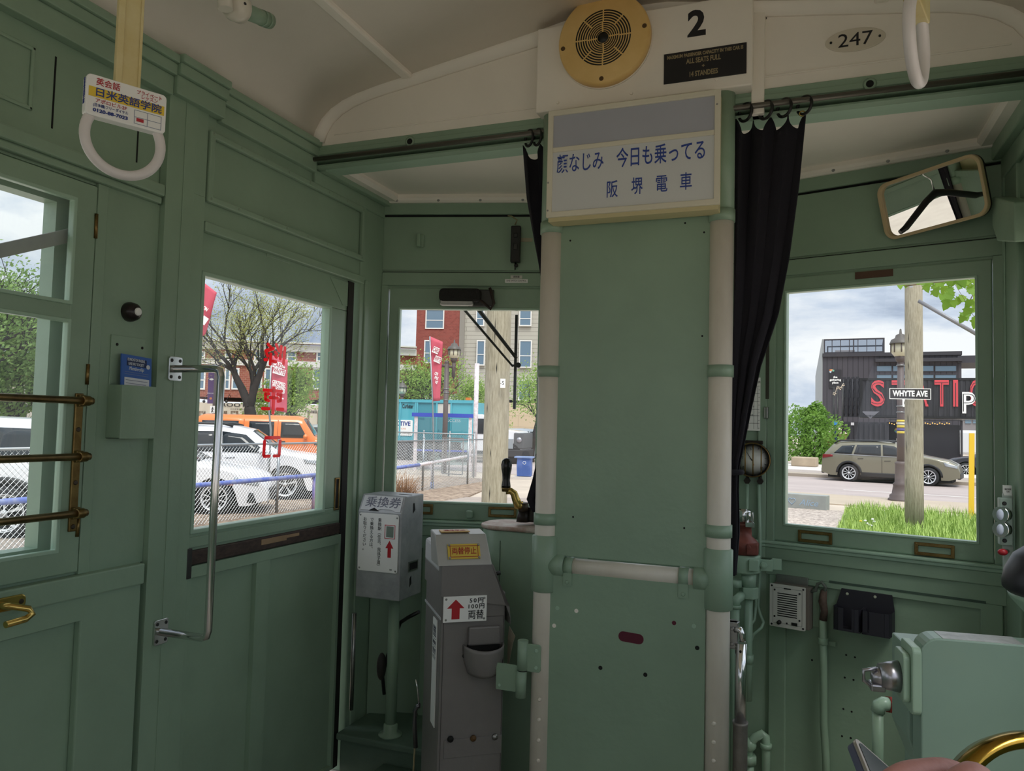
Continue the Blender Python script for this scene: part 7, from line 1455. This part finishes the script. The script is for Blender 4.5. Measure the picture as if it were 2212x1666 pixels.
# ---- buildings
def brick(nm, c1, c2, mortar, sc=1.0, bw=.5, rh=.25):
    if nm in MATS: return MATS[nm]
    m = bpy.data.materials.new(nm); m.use_nodes = True; nt = m.node_tree; b = nt.nodes['Principled BSDF']; b.inputs['Roughness'].default_value = .9
    tc = nt.nodes.new('ShaderNodeTexCoord'); mp = nt.nodes.new('ShaderNodeMapping'); br_ = nt.nodes.new('ShaderNodeTexBrick'); mp.inputs['Rotation'].default_value = (R_(90), 0, 0)
    nt.links.new(tc.outputs['Object'], mp.inputs[0]); nt.links.new(mp.outputs[0], br_.inputs['Vector']); br_.inputs['Scale'].default_value = sc
    br_.inputs['Color1'].default_value = hexc(c1); br_.inputs['Color2'].default_value = hexc(c2); br_.inputs['Mortar'].default_value = hexc(mortar); br_.inputs['Brick Width'].default_value = bw; br_.inputs['Row Height'].default_value = rh; br_.inputs['Mortar Size'].default_value = .015
    nt.links.new(br_.outputs[0], b.inputs['Base Color']); MATS[nm] = m; return m
BRK = brick('red_brick', '9A5A48', '8A4C3E', 'A58474', 2.2); BRK2 = brick('dark_red_brick', '8E4A40', '7E3E36', '8A5A50', 2.2); STN = mat('cream_stone', 'CFC4B0', .85, var=.1, scale=.6); WND = mat('window_reflection', '6E8596', .1, .2, spec=.9); WFR = mat('window_white_frame', 'E2E0DA', .5); COR = mat('pale_cornice', 'D3CFC8', .7)
class Facade:                                     # a flat front given by a photo point, a depth and a heading; its features are read off the photo
    def __init__(s, name, label, x, d, az):
        p = dp(x, 920, d); s.fr = frame_at(V((p.x, p.y, GZ)), az); s.th = thing(name, label, 'building', (p.x, p.y, GZ))
        s.k = d/FPX
    def rect(s, x0, y0, x1, y1): a, b = s.fr.px(x0, y0), s.fr.px(x1, y1); return min(a[0], b[0]), min(a[1], b[1]), max(a[0], b[0]), max(a[1], b[1])
    def slab(s, x0, y0, x1, y1, n0, n1, m, name, ground=False):
        u0, v0, u1, v1 = s.rect(x0, y0, x1, y1); F0 = Fr(s.fr.p(u0, 0, 0), s.fr.u, s.fr.v, s.fr.n)
        o = MB(s.fr).box((u0, 0 if ground else v0, n0), (u1, v1, n1)).build(name, m, s.th); return o
    def window(s, x0, y0, x1, y1, fr_m=WFR, fw=.09, split=True):
        u0, v0, u1, v1 = s.rect(x0, y0, x1, y1); f = MB(s.fr).frame(u0, v0, u1, v1, fw, -.05, .06)
        if split: f.box((u0, v0+(v1-v0)*.42, -.05), (u1, v0+(v1-v0)*.42+fw*.7, .05))
        f = f.build('window', fr_m, s.th); MB(s.fr).box((u0+fw*.5, v0+fw*.5, -.04), (u1-fw*.5, v1-fw*.5, .02)).build('pane', WND, f)
f1 = Facade('brick_building', 'red brick shop building lettered ROOTS ON WHYTE', 570, 45, R_(27))
f1.slab(380, 742, 900, 870, -12, 0, BRK, 'brick_wall'); f1.slab(380, 868, 900, 985, -12, .06, STN, 'ground_floor', True); f1.slab(380, 735, 900, 750, -.3, .5, COR, 'cornice'); f1.slab(380, 752, 900, 756, 0, .25, COR, 'cornice_band'); f1.slab(380, 785, 900, 789, 0, .12, COR, 'string_course')
for x0, x1 in ((418, 443), (486, 497), (502, 516), (550, 566), (572, 590), (676, 700), (715, 735)): f1.window(x0, 795, x1, 842)
for x0, x1 in ((425, 443), (486, 500), (550, 566), (620, 640), (684, 700)): f1.window(x0, 758, x1, 782)
u, v = f1.fr.px(563, 877); text('ROOTS ON WHYTE', f1.fr, u, v, 11*f1.k, mat('sign_charcoal', '2E2B2E', .5), f1.th, n=.1, width=160*f1.k*1.02, off=.004); u, v = f1.fr.px(535, 885); text('COMMUNITY BUILDING', f1.fr, u, v, 5*f1.k, mat('sign_charcoal', '2E2B2E', .5), f1.th, n=.1, width=70*f1.k)
u, v = f1.fr.px(682, 888); text('the high wheel', f1.fr, u, v, 7*f1.k, mat('sign_charcoal', '2E2B2E', .5), f1.th, n=.1, width=46*f1.k, shear=.3)
wood = mat('shopfront_wood', '8A5E38', .6)
for x0, x1 in ((430, 443), (484, 490), (499, 514), (524, 532), (552, 563), (578, 588), (598, 612), (664, 690), (694, 705)): f1.window(x0, 888, x1, 925, wood, .14, False)
m = MB(f1.fr)
for x in (446, 494, 568, 614, 690): u, v = f1.fr.px(x, 868); m.ball((u, v, .5), .09, (1, 1, .8), 8, 6); m.tube([(u, v+.1, .5), (u+.1, v+.4, .3), (u+.1, v+.3, .0)], .02, 5)
m.build('goose_neck_lamps', BLACK, f1.th)
f2 = Facade('concrete_shop_building', 'pale concrete shop front seen in the left window', 45, 34, R_(31))
f2.slab(-60, 838, 110, 985, -10, 0, mat('grey_concrete_panel', 'C3BBB0', .85, var=.1, scale=.6), 'ground_floor', True); f2.slab(-60, 760, 110, 838, -10, -.2, BRK, 'brick_wall'); f2.slab(-60, 826, 110, 850, -.2, .25, mat('taupe_band', 'A89C92', .8), 'fascia')
for x0, x1 in ((-2, 16), (18, 28), (30, 44), (45, 57)): f2.slab(x0, 874, x1, 908, 0, .04, mat('navy_door', '39414C', .3), 'shop_door')
f2.slab(0, 876, 6, 884, .04, .06, mat('pale_blue_notice', 'BFD3E2', .5), 'notice'); f2.slab(0, 885, 6, 892, .04, .06, mat('pale_blue_notice', 'BFD3E2', .5), 'notice'); f2.slab(60, 836, 65, 856, .2, .3, WHITEPL, 'hanging_sign'); f2.slab(52, 838, 60, 856, .2, .28, mat('maroon_panel', '5E3040', .6), 'maroon_sign')
f3 = Facade('apartment_block', 'brick and grey siding apartment block behind the trees', 1000, 62, R_(14))
f3.slab(904, 560, 998, 868, -10, 0, BRK2, 'brick_wall')
def siding(nm, c, c2, rh):
    m = brick(nm, c, c, c2, 1.0, 40.0, rh); return m
SID = siding('grey_siding', 'B2AEA2', '7E7A70', .34)
f3.slab(998, 560, 1210, 866, -10, -.15, SID, 'siding_wall'); f3.slab(904, 866, 1210, 985, -10, .1, brick('buff_block', 'C9B79C', 'C2AF94', 'A89880', 1.0, 2.2, .9), 'ground_floor', True)
f3.slab(997, 560, 999, 866, -.1, .04, mat('corner_trim', '8A857C', .7), 'corner_trim')
for r in ((920, 668, 959, 711), (1029, 668, 1046, 705), (1122, 668, 1148, 705), (918, 818, 935, 862), (917, 735, 934, 785), (1030, 735, 1047, 790), (1122, 735, 1148, 795), (1120, 820, 1148, 866), (1030, 822, 1042, 866)): f3.window(*r)
for r in ((1090, 914, 1115, 950), (1130, 914, 1160, 950)): f3.window(*r, BLACK, .1, False)
rs_ = f3.slab(973, 852, 992, 858, 0, .12, mat('rental_blue', '3A4468', .5), 'rental_sign'); f3.slab(972, 858, 992, 865, 0, .12, WHITEPL, 'rental_phone'); u, v = f3.fr.px(983, 855); text('RENTING', f3.fr, u, v, .2, WHITEPL, f3.th, n=.13); u, v = f3.fr.px(982, 861.5); text('-0294', f3.fr, u, v, .22, INK, f3.th, n=.13, off=.01)
f4 = Facade('brick_house', 'orange brick building at the left edge of the front window', 875, 70, R_(14)); f4.slab(820, 835, 903, 985, -8, 0, brick('orange_brick', 'B4705C', 'A8624E', 'B08A7A'), 'brick_wall', True)
# dark corrugated buildings across the avenue
def corr(nm, c, c2, w_):
    m = brick(nm, c, c, c2, 1.0, w_, 60.0); m.node_tree.nodes['Brick Texture'].inputs['Mortar Size'].default_value = .035; m.node_tree.nodes['Brick Texture'].offset = 0; return m
CORR = corr('charcoal_corrugated', '4A474D', '38363B', .42); CBK = mat('container_black', '232327', .55, var=.25, scale=1.2, stretch=(3, 3, .3), col2='39383E'); CTR = mat('charcoal_trim', '3A383E', .6)
f5 = Facade('dark_metal_building', 'dark corrugated building lettered the gathering place', 1900, 66, R_(-4))
f5.slab(1777, 764, 2078, 985, -14, 0, CORR, 'front_wall', True); f5.slab(1777, 764, 2078, 767, -14, .15, CTR, 'parapet')
us = f5.rect(1777, 764, 2078, 985)
lw = MB(); pA_ = f5.fr.p(us[0], 0, 0); zf = f5.rect(1777, 733, 1790, 740)[3]; pB_ = dp(1762, 920, 84); zb5 = dp(1762, 812, 84).z
lw.add([pA_, pA_+V((0, 0, zf)), V((pB_.x, pB_.y, zb5)), V((pB_.x, pB_.y, GZ))], [[0, 1, 2, 3]]); lw.build('side_wall', mat('pale_corrugated', '9CA09F', .5, .3), f5.th, solid=.1)
u0, v0, u1, v1 = f5.rect(1779, 733, 1911, 762)
m = MB(f5.fr).frame(u0, v0, u1, v1, .12, -.1, .05); m.frame(u0, v0, u1, v1, .12, -6, -5.9)
for i in range(1, 7): x = u0+(u1-u0)*i/7; m.box((x-.03, v0, -.05), (x+.03, v1, .0))
m.box((u1-.12, v0, -6), (u1, v1, 0)); m.box((u0+(u1-u0)*.49, v0, -.1), (u0+(u1-u0)*.49+.1, v1, .05)); m.build('roof_screen_frame', CTR, f5.th)
MB(f5.fr).box((u0, v0, -.03), (u1, v1, -.01)).build('roof_screen_glass', glass('roof_screen_glass', (.62, .66, .72), .15), f5.th)
f5.slab(1804, 757, 1846, 764, -.5, .0, mat('grey_unit', '7A7A80', .6), 'roof_unit')
for r in ((1893, 790, 1927, 803), (1928, 790, 1962, 803), (1963, 790, 2018, 803), (2019, 790, 2067, 803), (1893, 809, 1927, 822), (1928, 809, 1962, 822), (1963, 809, 2018, 822), (2019, 809, 2067, 822)): f5.window(*r, CTR, .05, False)
f5.slab(1891, 776, 2078, 781, 0, .5, CTR, 'window_canopy'); f5.slab(2068, 769, 2125, 784, -6, .2, CTR, 'roof_wing')
f5.slab(1791, 799, 1818, 839, 0, .06, mat('sign_black_panel', '2B292E', .5), 'sign_panel')
for i, (s_, y) in enumerate((('the', 815), ('gathering', 821), ('place', 827))): u, v = f5.fr.px(1804.5, y); text(s_, f5.fr, u, v, 6.2*f5.k, WHITEPL, f5.th, n=.09, off=.01)
for dx, dy, c in ((-10, 0, 'D9864A'), (-7, 0, 'E8B48A'), (-4, 1, '6FB39A'), (-10, 3.5, 'BFD3E2')): u, v = f5.fr.px(1804+dx, 800+dy); MB(f5.fr).prism(circ(u, v, .09, 10), .06, .09).build('sign_dot', mat('dot_'+c, c, .6), f5.th)
dC2 = 46; f6 = Facade('container_shop', 'black stacked shipping containers lettered in red', 1960, dC2, R_(-2))
UP6 = f6.rect(1858, 817, 2200, 907); u0, v0, u1, v1 = UP6; n_ = int((u1-u0)/.28)
m = MB(f6.fr)
for i in range(n_): x = u0+.28*i; m.prism([], 0, 0) if 0 else m.box((x+.05, v0+.12, -.1), (x+.19, v1-.12, 0))
m.box((u0, v0+.1, -2.4), (u1, v1-.1, -.03)); m.build('upper_container', CBK, f6.th)
m = MB(f6.fr); m.box((u0, v0, -2.44), (u1, v0+.14, .02)); m.box((u0, v1-.14, -2.44), (u1, v1, .02)); m.box((u0-.02, v0, -.12), (u0+.14, v1, .03)); m.build('container_frame', mat('container_edge', '1B1B1E', .5), f6.th)
FE6 = Fr(f6.fr.p(u0, 0, 0), -f6.fr.n*.55-f6.fr.u*.84, UP, -f6.fr.u*.55+f6.fr.n*.84)
m = MB(FE6); m.box((0, v0, -.05), (1.25, v1, 0))
for i in range(4): m.cyl((.18+.3*i, v0+.05, .04), (.18+.3*i, v1-.05, .04), .03, seg=6)
for i in range(4):
    for j in range(5): m.box((.06+.3*i, v0+.2+.5*j, 0), (.30+.3*i-.02, v0+.2+.5*j+.3, .02))
m.build('container_doors', mat('container_doors', '34343A', .55), f6.th)
lc = f6.rect(1822, 911, 1920, 960); m = MB(f6.fr).box((lc[0], 0, -2.4), (lc[2], lc[3], .0))
for i in range(int((lc[2]-lc[0])/.28)): x = lc[0]+.28*i; m.box((x+.05, .1, 0), (x+.19, lc[3]-.1, .06))
m.build('lower_container', CBK, f6.th); f6.slab(1838, 913, 1845, 919, .06, .08, mat('pale_notice', 'C9C6C9', .6), 'notice')
f6.slab(1920, 911, 1995, 960, -2.4, -1.2, mat('shop_interior_dark', '1F1C1E', .8), 'recess', True); f6.slab(1995, 917, 2075, 985, -2.4, -.2, mat('shopfront_black', '2B2A30', .25), 'glazed_front', True); f6.slab(2076, 908, 2080, 985, -.3, 0, CTR, 'corner_post', True)
f6.slab(1920, 907, 2200, 911, -.4, .15, mat('container_edge', '1B1B1E', .5), 'canopy_edge')
rdl = mat('station_red', 'D14A52', .5)
for s_, x in (('S', 1896), ('T', 1941), ('A', 1990), ('T', 2034), ('I', 2064), ('O', 2110)):
    u, v = f6.fr.px(x, 853)
    text(s_, f6.fr, u, v, 78*f6.k, rdl, f6.th, n=.05, width=(9 if s_ == 'I' else 27)*f6.k, off=.045)
    text(s_, f6.fr, u, v, 76*f6.k, CBK, f6.th, n=.06, width=(1.2 if s_ == 'I' else 25)*f6.k, off=-.078, name='letter_inline') if s_ != 'I' else MB(f6.fr).box((u-.02, v-25*f6.k, .05), (u+.02, v+25*f6.k, .062)).build('letter_inline', CBK, f6.th)
wpk = WHITEPL; u, v = f6.fr.px(2090, 873)
text('P', f6.fr, u, v, 62*f6.k, wpk, f6.th, n=.16, width=24*f6.k, off=.04); text('P', f6.fr, u, v, 61*f6.k, CBK, f6.th, n=.17, width=22*f6.k, off=-.06, name='letter_inline')
uu, vv = f6.fr.px(1880, 896); MB(f6.fr).prism([(uu-.5, vv+.2), (uu+.5, vv+.2), (uu, vv-.25)], .0, .02).build('painted_triangle', mat('faded_grey', '6E6E76', .6), f6.th)
gl_ = mat('bulb_warm', 'E8A85A', .5, emit=1.5); m = MB(f6.fr)
for i in range(26): x = 1922+i*5.2; u, v = f6.fr.px(x, 914+(i % 3)*1.4); m.ball((u, v, -.3), .035, seg=6, rings=4)
m.build('festoon_bulbs', gl_, f6.th)
u, v = f6.fr.px(1940, 930); rb6 = MB(f6.fr)
for i, c in enumerate(('C94A4A', 'D9A04A', '6FA05A', '4A7AB0', '7A5AA0')): MB(f6.fr).prism([(u, v)]+[(u+.14*cos(2*pi*(i+t)/5), v+.14*sin(2*pi*(i+t)/5)) for t in (0, .33, .66, 1)], -1.19, -1.16).build('wheel_logo_petal', mat('petal_'+c, c, .5), f6.th)
m_ = thing('dress_form', 'pale dress form outside the container shop', 'mannequin', f6.fr.p(f6.fr.px(1943, 965)[0], 0, -.4)); uq, vq = f6.fr.px(1943, 958); MB(f6.fr).lathe([(.0, .42), (.05, .40), (.05, .34), (.16, .28), (.14, .05), (.12, -.02), (.17, -.2)], (uq, vq, -.4), (0, 1, 0), 14).build('torso', mat('calico', 'D8D0C4', .8), m_); MB(f6.fr).cyl((uq, 0, -.4), (uq, vq-.2, -.4), .02).build('stand', BLACK, m_)
for i, x in enumerate((1788, 1797, 1812)):
    q = dp(x, 960, 45.5); g_ = thing('brick_gate_pillar', ['leftmost small brick pillar with stone cap by the shrub', 'middle small brick pillar with stone cap', 'brick pillar with stone cap beside the blue totem'][i], 'pillar', (q.x, q.y, GZ)); Fq_ = frame_at(V((q.x, q.y, GZ)), R_(-8)); hh = dp(x, (934, 934, 937)[i], 45.5).z-GZ; ww = .3 if i < 2 else .36
    MB(Fq_).box((-ww, 0, -.6), (ww, hh, 0)).build('shaft', brick('pillar_brick', 'A0624C', '8E5440', 'A58A7A'), g_); MB(Fq_).add([Fq_.p(a, hh, b) for a, b in ((-ww-.05, .05), (ww+.05, .05), (ww+.05, -.65), (-ww-.05, -.65))]+[Fq_.p(0, hh+.36, -.3)], [[0, 1, 4], [1, 2, 4], [2, 3, 4], [3, 0, 4], [0, 3, 2, 1]]).build('cap', STN, g_)
q = dp(1805, 958, 44.8); tt = thing('blue_totem', 'slim blue totem sign beside the brick pillars', 'sign', (q.x, q.y, GZ)); Ft_ = frame_at(V((q.x, q.y, GZ)), 0); zt = dp(1805, 909, 44.8).z-GZ
MB(Ft_).box((-.08, 0, -.08), (.08, zt, 0)).build('post', mat('totem_navy', '22335C', .5), tt); MB(Ft_).box((-.10, zt-.25, -.1), (.10, zt, .02)).build('blue_head', mat('totem_blue', '3F8FE0', .5), tt)
for i, x in enumerate((1769, 1776)):
    pass
q = dp(1773, 950, 45); tp = thing('wooden_frame', 'grey wooden frame in front of the brick pillars', 'frame', (q.x, q.y, GZ)); Fq_ = frame_at(V((q.x, q.y, GZ)), 0); hh = dp(1773, 921, 45).z-GZ; m = MB(Fq_)
for u in (-.12, .12): MB(Fq_).box((u-.05, 0, -.05), (u+.05, hh, .05)).build('upright', mat('grey_timber', '8E8A84', .8), tp)
MB(Fq_).box((-.75, hh, -.05), (.45, hh+.06, .05)).build('crossbar', mat('dark_timber', '4B4744', .8), tp)
for i, x in enumerate((1801, 1809, 1820)):
    q = dp(x, 930, 45.2); zt = dp(x, 836-4*i, 45.2).z; tag(MB().cyl((q.x, q.y, GZ), (q.x, q.y, zt), .05, seg=8).build('light_pole', BLACK), ['thin black pole leftmost beside the containers', 'thin black pole in the middle beside the containers', 'thin black pole touching the container doors'][i], 'pole')
sg5 = MB(); P5 = [dp(1800+i*2.6, 842-i*1.2+3*sin(i*1.3)+(6 if i < 3 else 0), 45.1) for i in range(10)]; sg5.tube(P5, .015, 5, raw=True)
for p in P5: sg5.ball(p-V((0, 0, .1)), .035, seg=6, rings=4)
tag(sg5.build('festoon_string', mat('festoon_pale', 'D9C7B0', .7)), 'drooping string of pale festoon lights left of containers', 'string lights')
q = dp(2098, 958, 60); tag(MB(frame_at(V((q.x, q.y, GZ)), 0)).box((-1.2, .5, -2), (1.2, 2.4, 0)).build('white_van', mat('pale_van', 'D5D7DB', .4), bev=.2), 'pale van far down the street at right', 'van')
ln = gp(1905, 985); FrR = FrS.sub(0, 20.5, 0); tag(MB(FrR).box((3.2, .14, 0), (9.5, .75, .1)).build('planter_wall', mat('terracotta_wall', 'A8826A', .8)), 'low reddish planter wall behind the cars', 'wall')
f7 = Facade('distant_building', 'distant grey building down the street at right', 2140, 95, R_(-6)); f7.slab(2076, 893, 2260, 990, -10, 0, mat('distant_grey_wall', '8E8A8C', .9, var=.2, scale=.3), 'wall', True); f7.slab(2085, 905, 2098, 915, 0, .1, WND, 'window'); f7.slab(2102, 905, 2118, 915, 0, .1, WND, 'window')
# grey guard rail seen through the upper left pane
Fgr = Fr((XL-.045, 0, 0), (0, 1, 0), UP, (1, 0, 0)); q4 = [Fgr.px(*q) for q in ((-60, 571), (162, 521), (162, 491), (-60, 539))]; tag(MB(Fgr).prism(q4, -.006, .006).build('outside_bar', mat('grey_outside_bar', 'A09E99', .6)), 'grey slanting bar outside the upper left pane', 'bar')
